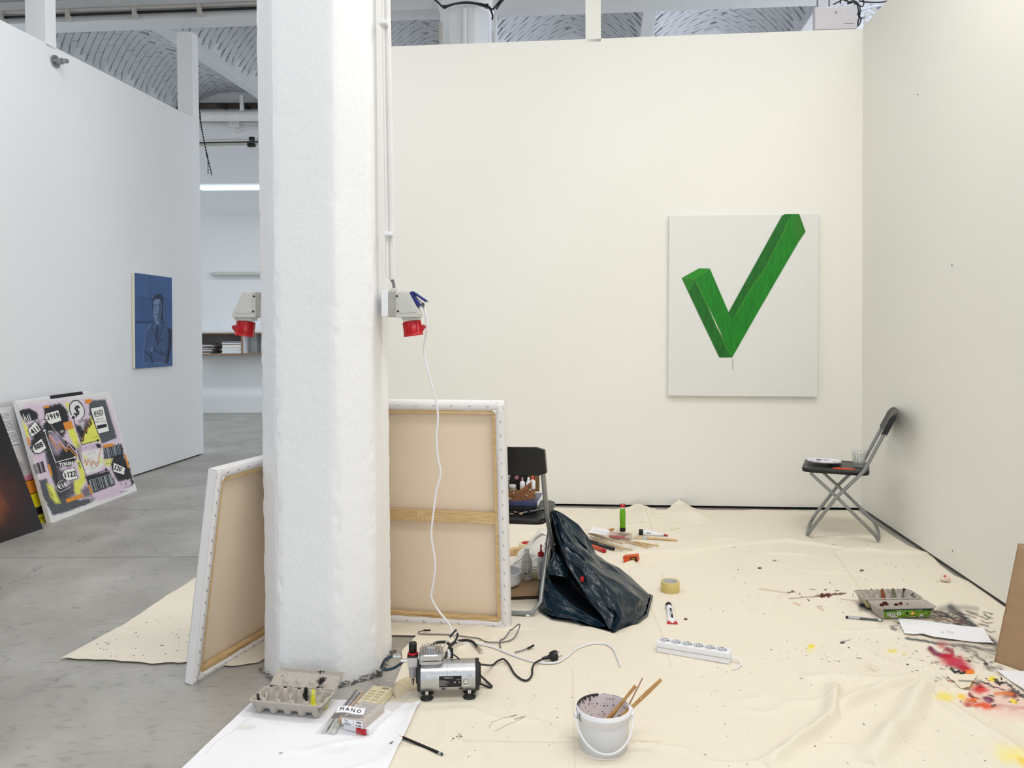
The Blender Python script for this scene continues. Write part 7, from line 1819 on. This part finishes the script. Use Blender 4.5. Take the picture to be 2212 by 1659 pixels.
# carrying handle: bent wire with black sleeve
hb = [D(955, 1404, c0.y + .06), D(967, 1383, c0.y + .09), D(984, 1362, c0.y + .13), D(988, 1364, c0.y + .13), D(986, 1380, c0.y + .12), D(968, 1402, c0.y + .09), D(957, 1412, c0.y + .06)]
inv_ = mwc.inverted(); hbl = [inv_ @ p for p in hb]
MB().tube(smooth_path(hbl, 4), .0024, 8).build('handle_wire', M['chrome'], cm)
hs = MB(); sp1 = smooth_path(hbl, 4); hs.tube(sp1[5:10], .0036, 8); hs.tube(sp1[13:21], .0036, 8); hs.build('handle_sleeve', M['rubber'], cm)
MB().box((57 * k - .012 * 0 + .008 - .02, yb + .02, .130), (.014, .016, .022)).build('pressure_switch', M['wplastic'], cm, bevel=.002); MB().box((57 * k - .006, yb + .022, .130), (.012, .02, .03)).build('switch_box', M['matblack'], cm, bevel=.002)
for off_ in ((.0, 0), ): pass
def wl(pts): return [inv_ @ p for p in pts]
MB().tube(smooth_path(wl([D(962, 1410, c0.y + .05), D(975, 1412, c0.y + .05), D(988, 1420, c0.y + .045), D(998, 1430, c0.y + .03), D(999, 1433, c0.y + .024)]), 5), .0026, 8).build('switch_cable', M['rubber'], cm)
MB().tube(smooth_path(wl([D(1030, 1452, c0.y + .05), FC(1045, 1466, .012), FC(1062, 1482, .006), FC(1056, 1484, .005), FC(1040, 1478, .012), D(1033, 1476, c0.y + .03)]), 6), .0036, 8).build('loop_cable', M['rubber'], cm)
# blue braided hose at the left
hsn = smooth_path([D(866, 1417, c0.y + .03), D(848, 1418, c0.y + .03), D(833, 1424, c0.y + .02), FC(824, 1441, .01), D(830, 1447, c0.y + .03), D(848, 1444, c0.y + .05), D(862, 1436, c0.y + .07), D(872, 1428, c0.y + .07)], 8)
MB().tube(wl(hsn), .0048, 10).build('air_hose', M['hose'], cm); MB().tube(wl([D(866, 1417, c0.y + .03), D(849, 1418, c0.y + .03)]), .0060, 12).build('hose_ferrule', M['chrome'], cm)
# black power cord to the plug
pwc = smooth_path([D(1034, 1435, c0.y + .03), FC(1062, 1437, .012), FC(1075, 1428, .012), FC(1088, 1424, .010), FC(1100, 1436, .006), FC(1112, 1456, .005), FC(1128, 1468, .005), FC(1140, 1469, .005), FC(1149, 1458, .005), FC(1150, 1443, .006), FC(1156, 1432, .010), FC(1175, 1422, .016)], 8)
MB().tube(wl(pwc), .0035, 8).build('power_cord', M['rubber'], cm)
pg0 = FC(1172, 1423, .016); pg1 = FC(1212, 1412, .022); pgm = frame(pg0, pg1 - pg0, UP)
pi_ = mwc.inverted() @ pgm
pgb = MB(); pgb.T = pi_; pgb.tube([(0, 0, 0), (.018, 0, 0), (.030, 0, 0), (.034, 0, 0), (.052, 0, 0), (.056, 0, 0)], [.0055, .0065, .0085, .0165, .0185, .0175], 18)
pgo = pgb.build('power_plug', M['black'], cm)
for y_, z_ in ((.0095, .003), (-.0095, -.003)):
    q = MB(); q.T = pi_; q.cyl((.056, y_, z_), (.074, y_, z_), .0024, n=10); q.build('plug_pin', M['steel'], pgo)
q = MB(); q.T = pi_; q.box((.058, 0, .014), (.008, .006, .004)); q.box((.058, 0, -.014), (.008, .006, .004)); q.build('earth_contact', M['steel'], pgo)
# coiled dark hose behind the pump and spare hose end
h2 = smooth_path([D(930, 1396, c0.y + .12), D(945, 1388, c0.y + .14), D(965, 1388, c0.y + .14), D(972, 1400, c0.y + .12), FC(960, 1425, .012), FC(975, 1392, .010), FC(1000, 1383, .008), FC(1020, 1386, .008), FC(1030, 1397, .008), FC(1036, 1402, .010)], 8)
hz_ = tag(MB().tube(h2, .0052, 10).build('air_hose', M['rubber']), 'dark rubber hose looping behind the compressor to a metal end', 'hose')
e0, e1 = FC(1033, 1399, .010), FC(1040, 1408, .008); MB().tube([e0, e1], .0062, 10).build('metal_end', M['chrome'], hz_)
# white extension cable hanging from the socket and running over the cloth
SOCK_Y = PC.y - .03
hang = [D(913, 662, SOCK_Y - .02), D(918, 672, SOCK_Y - .03), D(922, 710, SOCK_Y - .03), D(916, 755, SOCK_Y - .0), D(924, 800, SOCK_Y), D(938, 850, SOCK_Y), D(946, 897, SOCK_Y), D(943, 945, SOCK_Y), D(946, 990, SOCK_Y), D(952, 1022, SOCK_Y), D(943, 1060, SOCK_Y), D(936, 1110, SOCK_Y), D(932, 1160, SOCK_Y), D(940, 1215, SOCK_Y), D(936, 1260, SOCK_Y), D(932, 1290, SOCK_Y), D(948, 1320, SOCK_Y + .0), D(968, 1345, 2.86), D(980, 1372, 2.78), FC(992, 1388, .012), FC(1030, 1390, .006), FC(1065, 1398, .005), FC(1105, 1414, .005), FC(1140, 1426, .005), FC(1175, 1432, .006), FC(1205, 1430, .006), FC(1225, 1418, .006), FC(1245, 1402, .005), FC(1275, 1391, .005), FC(1305, 1390, .005), FC(1325, 1402, .005), FC(1334, 1422, .005), FC(1341, 1441, .004)]
wc = tag(MB().tube(smooth_path(hang, 6), .0036, 8).build('extension_cable', M['cable']), 'white cable hanging from the right socket box down onto the cloth', 'cable')
# grey usb style lead
us = smooth_path([FC(1104, 1362, .012), FC(1118, 1350, .030), FC(1123, 1352, .03), FC(1110, 1378, .008), FC(1085, 1387, .005), FC(1050, 1386, .005), FC(1035, 1379, .005), FC(1020, 1377, .005), FC(970, 1371, .005), FC(925, 1370, .005), FC(908, 1369, .005), FC(904, 1365, .006), FC(916, 1362, .008)], 8)
ul = tag(MB().tube(us, .0024, 8).build('charging_cable', M['gcable']), 'thin grey lead lying along the foot of the right blank canvas', 'cable')
e0, e1 = FC(915, 1362, .008), FC(930, 1361, .010); MB().box((e0 + e1) / 2, ((e1 - e0).length, .008, .005)).build('connector', M['black'], ul, bevel=.001)
us2 = smooth_path([FC(1104, 1359, .02), FC(1090, 1378, .006), FC(1080, 1384, .005), FC(1081, 1399, .005)], 8)
MB().tube(us2, .0024, 8).build('loop', M['gcable'], ul)
us3 = smooth_path([FC(1112, 1409, .005), FC(1128, 1405, .006), FC(1142, 1399, .008)], 6); u3 = tag(MB().tube(us3, .0022, 8).build('charging_cable', M['gcable']), 'short grey lead end with a black connector between the cables and the plug', 'cable')
e0, e1 = FC(1140, 1401, .008), FC(1153, 1394, .012); MB().tube([e0, e1], .0042, 8).build('connector', M['black'], u3)

# ---------------- socket boxes on the pillar and conduit
def sockbox(name, label, y, mir, cx, open_=True):
    """built from measured outline; mir flips left-right about the pillar side"""
    o = thing(name, label, 'socket box', D(cx, 690, y)); O = Vector(o.location); s = 1 if not mir else -1
    k = y / FPX
    def X(px): return (px) * k * s
    def poly(pts, y0, y1, nm_, m_, bev=.003, par=None):
        q = [(X(a), -b * k) for a, b in pts]
        if s < 0: q = q[::-1]
        n = len(q); mb = MB(); mb.add([(a, y0, b) for a, b in q] + [(a, y1, b) for a, b in q], [tuple(range(n)), tuple(range(n, 2 * n))[::-1]] + [(i, n + i, n + (i + 1) % n, (i + 1) % n) for i in range(n)])
        return mb.build(nm_, m_, par or o, bevel=bev)
    # coordinates: px right of the wall plane, py relative to 690
    poly([(0, -62), (14, -62), (14, -6), (0, -6)], -.05, .05, 'back_plate', M['wplastic'], .002)
    poly([(10, -58), (31, -58), (31, -5), (10, -5)], -.048, .048, 'rear_housing', mat('aged_grey_plastic', (176, 172, 164), .5, var=.1, scale=30))
    poly([(30, -59), (57, -59), (82, -11), (80, -4), (30, -4)], -.05, .05, 'front_housing', M['gplastic'])
    poly([(36, -56), (52, -56), (74, -14), (42, -12), (36, -18)], -.053, -.048, 'cover_rib', M['gplastic'], .002)
    for a, b in ((33, -49), (35, -17)): MB().cyl((X(a), -.054, -b * k), (X(a), -.049, -b * k), .0035, n=8).build('screw', M['dark'], o)
    poly([(40, -6), (80, -4), (78, 2), (42, 3)], -.035, .035, 'socket_neck', M['gplastic'])
    # red three phase socket pointing down
    ax = Vector((X(4), 0, -30 * k)); b0 = Vector((X(60), 0, -3 * k)); u_ = ax.normalized()
    rd_ = MB(); rd_.tube([b0, b0 + u_ * .045, b0 + u_ * .046, b0 + u_ * .056], [.031, .0325, .036, .036], 28); ro = rd_.build('red_socket', M['red'], o)
    poly([(78, 12), (88, 12), (91, 17), (82, 29), (76, 30)], -.008, .008, 'hinge_tab', M['red'], .002, ro)
    rb_ = MB()
    for i in range(10):
        a_ = 2 * PI * i / 10; v_ = Vector((0, 1, 0)); w_ = u_.cross(v_).normalized(); p = b0 + (v_ * math.cos(a_) + w_ * math.sin(a_)) * .0325; rb_.tube([p + u_ * .004, p + u_ * .045], .0018, 5)
    rb_.build('ribs', M['red'], ro)
    # blue flap socket on the sloping face
    if open_:
        fb_ = poly([(58, -58), (64, -58), (82, -30), (76, -25)], -.032, .032, 'blue_flap_frame', M['blue'], .002)
        poly([(60, -59), (66, -60), (95, -40), (92, -36)], -.030, .030, 'blue_lid', M['blue'], .002, fb_)
        poly([(70, -46), (78, -42), (84, -34), (76, -30)], -.016, .016, 'inserted_plug', M['wplastic'], .003)
        poly([(80, -35), (86, -36), (89, -29), (85, -27)], -.010, .010, 'strain_relief', M['greyink'], .001)
    else:
        poly([(52, -56), (56, -57), (68, -28), (64, -25)], -.032, .032, 'blue_lid', M['blue'], .002)
    return o
yb_ = PC.y - .06
sr = sockbox('socket_box', 'grey wall socket box with open blue lid and red socket, right side of pillar', yb_, False, 829)
sl_ = sockbox('socket_box', 'grey wall socket box with closed blue lid and red socket, left side of pillar', PC.y + .02, True, 582 + 10, False)
cp_x = MB()
yc_ = yb_ + .0
cdt = thing('conduit', 'two white conduits clipped down the right side of the pillar to the socket box', 'pipe', D(842, 600, yc_)); O = Vector(cdt.location)
p0, p1 = D(835, -60, yc_ + .0), D(848, 604, yc_); 
MB().tube([p0 - O + Vector((0, 0, .9)) * 0, p1 - O], .0125, 14).build('pipe', M['pipe'], cdt)
MB().tube([D(826, -60, yc_ - .02) - O, D(836, 600, yc_ - .02) - O], .005, 10).build('thin_pipe', M['pipe'], cdt)
for px, py in ((829, 51), (839, 506)): MB().box(D(px, py, yc_ - .025) - O, (.030, .04, .014)).build('clamp', M['wplastic'], cdt, bevel=.003)
fx = smooth_path([D(846, 604, yc_) - O, D(850, 612, yc_) - O, D(851, 622, yc_) - O], 5); MB().tube(fx, .0055, 10).build('flexible_end', M['staple'], cdt); MB().box(D(851, 627, yc_) - O, (.022, .026, .014)).build('gland', M['gplastic'], cdt, bevel=.002)

# ---------------- router with antennas and cables on the back wall
p = wall_pt(1822, 62, RC, bd); rm = frame(wall_pt(1764, 61, RC, bd) + Vector((0, .03, 0)), bd if bd.x > 0 else -bd, (0, 0, 1))
rt = thing('router', 'flat white router standing on top of the back wall near the corner', 'router', mw=rm); kk = RC.y / FPX
Wr, Hr = 92 * kk, 50 * kk
mb = MB(); mb.prism([(0.004, 0), (Wr - .012, 0), (Wr - .004, .02), (Wr - .004, .05), (.0, .05), (.0, .006)], 0, Hr)
mb.build('casing', mat('router_white', (206, 202, 206), .4, var=.02), rt, bevel=.004)
mb = MB()
for i, x_ in enumerate((.15, .24, .28, .32, .36, .46, .5, .6, .64, .68, .72)): mb.box((Wr * x_, -.001, Hr * .93), (.008, .001, .005))
mb.build('status_lights', M['wplastic'], rt)
mb = MB(); put_text(mb, 'T', lambda x, y, k_: (x, -.0012, y), (Wr * .48, Hr * .70), .016, 0, 1, .06); mb.box((Wr * .55, -.001, Hr * .71), (.004, .001, .004)); mb.box((Wr * .59, -.001, Hr * .71), (.004, .001, .004)); mb.box((Wr * .78, -.001, Hr * .22), (Wr * .23, .001, .004)); mb.build('logo', M['greyink'], rt)
for x_ in (.09, .36): MB().tube([(Wr * x_, .03, Hr), (Wr * x_ - .003, .03, Hr + .22)], [.005, .0045], 8).build('antenna', M['gcable'], rt)
cb2 = MB(); yq = RC.y + .02
for pts in ([(1830, 8), (1845, 2), (1856, 12), (1858, 28), (1854, 45), (1853, 58)], [(1832, 8), (1848, 6), (1854, 20), (1855, 40), (1852, 52)], [(1800, 10), (1815, 2), (1828, -6)], [(1815, 8), (1818, -2), (1835, 4), (1850, -6)], [(1845, 6), (1862, 14), (1866, 4), (1858, -6)], [(1835, 6), (1828, -2), (1845, -8)],
            [(1855, 2), (1880, 5), (1910, 4), (1925, -4)], [(1845, 10), (1852, 30), (1860, 40), (1856, 54)]):
    cb2.tube(smooth_path([D(x, y, yq + .05) for x, y in pts], 6), .0045, 6)
tag(cb2.build('cable_bundle', M['rubber']), 'tangle of dark cables hanging beside the router above the back wall', 'cables')
cb3 = MB()
for pts in ([(1868, 34), (1880, 31), (1895, 34), (1902, 40)], [(1870, 36), (1868, 52), (1880, 46)], [(1893, 20), (1881, 18), (1893, 24)], [(1900, 22), (1912, 12), (1920, 2)]):
    cb3.tube(smooth_path([D(x, y, yq + .12) for x, y in pts], 6), .006, 6)
tag(cb3.build('cable_bundle', M['pipe']), 'light cables crumpled above the corner of the two white walls', 'cables')

# ---------------- brown paper carrier bag at the right edge
k0 = F(2147, 1432, .008); k1 = F(2260, 1470, .008)
xk = (k1 - k0).normalized(); kb = thing('carrier_bag', 'brown kraft paper bag standing at the right edge of the picture', 'paper bag', mw=frame(k0, xk, UP))
Wk, Dk, Hk = .24, .15, .42
tl_ = kb.matrix_world.inverted() @ D(2199, 1174, k0.y + .05)
lx, ly = tl_.x, tl_.y; Hk = tl_.z
bt4 = [(0, 0, 0), (Wk, 0, 0), (Wk, Dk, 0), (0.0, Dk, 0)]
tp4 = [(lx, ly, Hk), (Wk + lx * .5, ly, Hk), (Wk + lx * .5, ly + .06, Hk), (lx + .005, ly + .06, Hk)]
def kp(u, v, side):
    b_, t_ = Vector(bt4[side]).lerp(Vector(bt4[(side + 1) % 4]), u), Vector(tp4[side]).lerp(Vector(tp4[(side + 1) % 4]), u); return b_.lerp(t_, v)
for sd_, nm_ in ((0, 'front_panel'), (1, 'side_panel'), (2, 'rear_panel'), (3, 'gusset')):
    P = np.zeros((26, 22, 3))
    for j in range(26):
        for i in range(22):
            u, v = i / 21, j / 25; p_ = kp(u, v, sd_); nrmk = [(0, -1, 0), (1, 0, 0), (0, 1, 0), (-1, 0, 0)][sd_]
            d_ = .006 * math.sin(PI * u) * math.sin(PI * v) + .004 * abs(((u * 1.5 - v * 1.3 + .3) % 1) - .5) * math.sin(PI * u) - (.03 * (1 - abs(2 * u - 1)) if sd_ in (1, 3) and v > .1 else 0)
            if abs(v - .43) < .025: d_ -= .003
            P[j, i] = tuple(p_ + Vector(nrmk) * d_)
    npgrid(nm_, P, M['kraft'], kb, solid=.0008)
MB().add([(x, y, .002) for x, y, z in bt4], [(0, 1, 2, 3)]).build('base', M['kraft'], kb, solid=.001)
mb = MB(); q0 = kb.matrix_world.inverted() @ D(2204, 1400, k0.y); z_ = q0.z
def kfn(x, z): v = z / Hk; return (x, ly * v - .012, z)
for x_, w_ in ((.102, .132),): mb.add([kfn(x_ + lx * .1, .03), kfn(x_ + w_, .03), kfn(x_ + w_, .046), kfn(x_ + lx * .1, .046)], [(0, 1, 2, 3)])
mb.build('teal_print', mat('teal_print', (12, 104, 112), .6, var=.05), kb)

# ---------------- things under and behind the supply chair
wcl = thing('cloth_bundle', 'crumpled white cloth on the floor behind the supply chair', 'cloth', F(1165, 1250, 0)); O = Vector(wcl.location)
ridge_ = [D(1102, 1226, 3.86), D(1125, 1200, 3.92), D(1150, 1165, 3.98), D(1168, 1142, 4.02), D(1185, 1146, 4.02), D(1200, 1165, 4.0), D(1215, 1190, 4.0), D(1222, 1210, 3.95)]
foot_ = [D(1100, 1230, 3.80), D(1120, 1232, 3.78), D(1145, 1236, 3.76), D(1165, 1240, 3.74), D(1185, 1246, 3.72), D(1200, 1246, 3.74), D(1212, 1240, 3.8), D(1222, 1224, 3.9)]
far_ = [D(1100, 1222, 4.0), D(1130, 1205, 4.15), D(1160, 1195, 4.2), D(1190, 1196, 4.2), D(1222, 1205, 4.1)]
for A_, B_, sd in ((ridge_, foot_, 3), (ridge_, far_, 5)):
    P = bagpatch(A_, B_, 60, 80, .03 if sd == 3 else -.02, .055, sd); npgrid('folds', P - np.array(O), mat('white_cotton', (232, 228, 220), .8, bump=.15, bscale=200, var=.02), wcl, solid=.002)
cb_ = thing('cardboard_sheet', 'brown corrugated cardboard piece under the two white bottles', 'cardboard', F(1150, 1275, .010)); O = Vector(cb_.location)
c4 = [F(1096, 1279, .045) - O, F(1176, 1276, .045) - O, F(1190, 1235, .045) - O, F(1096, 1240, .045) - O]
mb = MB(); mb.hexa([Vector((p.x, p.y, p.z - .022)) for p in c4], c4); mb.build('sheet', M['kraft'], cb_); 
mb = MB(); mb.hexa([Vector((p.x, p.y + .004, .0 - .008)) for p in c4], [Vector((p.x, p.y + .004, p.z - .0225)) for p in c4]); mb.build('corrugated_edge', mat('corrugated_dark', (70, 50, 38), .8, var=.5, scale=120), cb_)
def bottle(name, label, px, py, prof, m_, up, extra):
    o = thing(name, label, 'bottle', F(px, py, up)); MB().lathe(prof, 26).build('body', m_, o); extra(o); return o
milk = mat('milky_bottle', (222, 222, 212), .3, trans=.15, var=.03)
def ex1(o):
    o.scale = (1, .7, 1)
    MB().lathe([(.0115, 0), (.012, .001), (.012, .018), (.010, .020), (0, .020)], 18, (0, 0, .126)).build('cap', M['wplastic'], o)
    mb = MB(); rr_ = .0265
    def s_(x, z, l=.001): return (rr_ * math.sin(x / rr_), -(rr_ + l) * math.cos(x / rr_), z)
    for i in range(9):
        if i == 5: continue
        mb.add([s_(-.010, .092 - i * .006), s_(.012, .092 - i * .006), s_(.012, .0935 - i * .006), s_(-.010, .0935 - i * .006)], [(0, 1, 2, 3)])
    mb.add([s_(-.012, .020), s_(.014, .020), s_(.014, .024), s_(-.012, .024)], [(0, 1, 2, 3)]); barcode(mb, lambda x, y: s_(x, y, .0012), [(.006, .05), (.014, .05), (.014, .03), (.006, .03)], 6, 2); mb.disc(s_(-.008, .034), .004, 8, (0, -1, 0)); mb.disc(s_(0, .033), .003, 8, (0, -1, 0))
    mb.build('label_print', M['ink'], o)
bottle('glue_bottle', 'translucent white bottle with white cap and printed back label on the cardboard', 1138, 1252, [(0, 0), (.022, 0), (.025, .006), (.0265, .03), (.0265, .08), (.024, .098), (.014, .116), (.011, .120), (.011, .126)], milk, .045, ex1)
def ex2(o):
    MB().lathe([(.0148, 0), (.0152, .001), (.0152, .017), (.008, .021), (.0045, .024), (.0038, .052), (.0030, .056), (0, .056)], 18, (0, 0, .108)).build('red_nozzle', M['red'], o)
    MB().tube([(0.006, 0, .128), (.014, 0, .138), (.015, 0, .150), (.006, 0, .158), (.002, 0, .156)], .0012, 6).build('cap_strap', M['red'], o)
    mb = MB()
    for i in range(14): mb.box((.0, -.0203, .085 - i * .0052), (.018, .001, .0016))
    mb.build('label_print', M['greyink'], o)
bottle('glue_bottle', 'white glue bottle with a red nozzle cap, beside the chair tube', 1169, 1250, [(0, 0), (.018, 0), (.0195, .003), (.0195, .100), (.015, .106), (.0145, .110)], M['wplastic'], .045, ex2)
t2 = tape('masking tape roll with a red inside, behind the white cloth bundle', 1140, 1184, .048, .034, .030, mat('masking_tape', (228, 212, 172), .6, var=.03), M['red'])
t3 = tape('pale tape roll standing between the two white bottles', 1152, 1246, .030, .02, .034, mat('pale_yellow_tape', (222, 214, 160), .5, var=.03), card, z=.046)
wb2 = thing('wooden_strip', 'short pale wooden batten on the cloth behind the right blank canvas', 'wood', mw=frame(F(1090, 1204, .008), F(1126, 1200, .008) - F(1090, 1204, .008), UP))
MB().box((.02, .03, .018), (.15, .04, .034)).build('batten', M['palewood'], wb2, bevel=.001)
bw = thing('plastic_tub', 'white rounded plastic tub partly hidden by the right blank canvas', 'tub', F(1090, 1262, .05))
MB().lathe([(0, 0), (.055, 0), (.070, .006), (.076, .020), (.078, .060), (.080, .062), (.076, .064), (.073, .022), (0, .008)], 36).build('bowl', M['wplastic'], bw); MB().lathe([(0, -.044), (.05, -.044), (.05, 0)], 24).build('base', M['gplastic'], bw)
# ---------------- brushes in a clear bag, sticks, handles
def lay(name, label, cat, a, b, r, m_, za=.010, zb2=.010, parts=(), group=None):
    p0, p1 = FC(a[0], a[1], za), FC(b[0], b[1], zb2); return stick(name, label, cat, p0, p1, r, m_, parts, group)
bam = mat('bamboo', (210, 178, 118), .5, c2=(190, 154, 96), scale=30, stretch=(1, 1, .2))
lay('paint_brush', 'thick bamboo brush handle on top inside the clear brush bag', 'brush', (1272, 1152), (1345, 1174), [.007, .0075, .007, .006, .005], bam, .03, .02)
lay('paint_brush', 'brown wooden brush handle poking up left of the green tube', 'brush', (1300, 1150), (1326, 1143), [.008, .009, .007, .010, .006], M['brushwood'], .02, .03)
for i, (a_, b_, lb_) in enumerate((((1275, 1160), (1340, 1182), 'thin wooden stick second from the top in the clear brush bag'), ((1280, 1164), (1352, 1186), 'thin wooden stick in the middle of the clear brush bag'), ((1282, 1168), (1366, 1188), 'thin wooden stick lowest in the clear brush bag'),
                                   ((1300, 1172), (1345, 1190), 'short pale stick under the clear brush bag'), ((1340, 1165), (1408, 1181), 'stick sticking out of the clear bag toward the flat brush'), ((1348, 1170), (1400, 1183), 'shorter stick end right of the clear brush bag'), ((1370, 1170), (1423, 1179), 'thin straight stick below the flat brush'))):
    lay('wooden_stick', lb_, 'stick', a_, b_, [.0032, .0034, .003], bam, .016 if i < 4 else .008, .008)
bb_ = lay('tool_handle', 'black rounded tool handle below the clear brush bag', 'tool', (1262, 1166), (1326, 1185), [.011, .0115, .011, .0115, .0112, .010], M['black'], .014, .014)
lay('tool_handle', 'orange and red tool handle under the black one, by the bin liner', 'tool', (1280, 1180), (1306, 1190), [.010, .011, .010], mat('orange_red_handle', (212, 84, 40), .4, var=.15), .012, .012, [('red_end', .86, 1.03, .0115, .0105, M['red'])])
rp = thing('paint_set', 'flat clear box with a red edge under the green tube', 'box', mw=frame(FC(1317, 1160, .012), FC(1362, 1163, .012) - FC(1317, 1160, .012), UP)); Lr = (FC(1362, 1163) - FC(1317, 1160)).length
MB().box((Lr / 2, .03, .006), (Lr, .09, .012)).build('tray', mat('rosy_clear_box', (206, 176, 160), .3, var=.2, scale=40), rp, bevel=.001); MB().box((Lr * .36, -.016, .008), (Lr * .75, .005, .014)).build('red_edge', M['red'], rp, bevel=.001)
mb = MB()
for i in range(7): mb.box((Lr * .5 + (i % 3) * .01, .0 + i * .009, .0124), (Lr * .6, .003, .0004))
mb.build('print', BR_, rp)
pbg = thing('plastic_bag', 'clear plastic bag wrapped around brushes and sticks near the bin liner', 'plastic bag', FC(1315, 1165)); O = Vector(pbg.location)
A_ = [FC(1262, 1146, .01), FC(1290, 1142, .03), FC(1320, 1150, .045), FC(1350, 1158, .05), FC(1378, 1156, .035)]
B_ = [FC(1268, 1166, .01), FC(1300, 1178, .02), FC(1330, 1184, .025), FC(1355, 1190, .015), FC(1377, 1183, .008)]
P = bagpatch(A_, B_, 30, 44, .0, .010, 12, (0, -.4, 1)); P[..., 2] += .03 * np.sin(np.linspace(0, PI, 30))[None, :]; npgrid('film', P - np.array(O), M['film'], pbg)
lbp = MB(); c = [FC(1270, 1150, .055), FC(1310, 1156, .055), FC(1318, 1146, .050), FC(1282, 1138, .050)]; lbo = thing('name_label', 'white paper slip with handwriting inside the clear brush bag', 'label', F(1295, 1148, .05)); O = Vector(lbo.location)
lbp.add([p - O for p in c], [(0, 1, 2, 3)]); lbp.build('paper_slip', M['plainpaper'], lbo, solid=.0006)
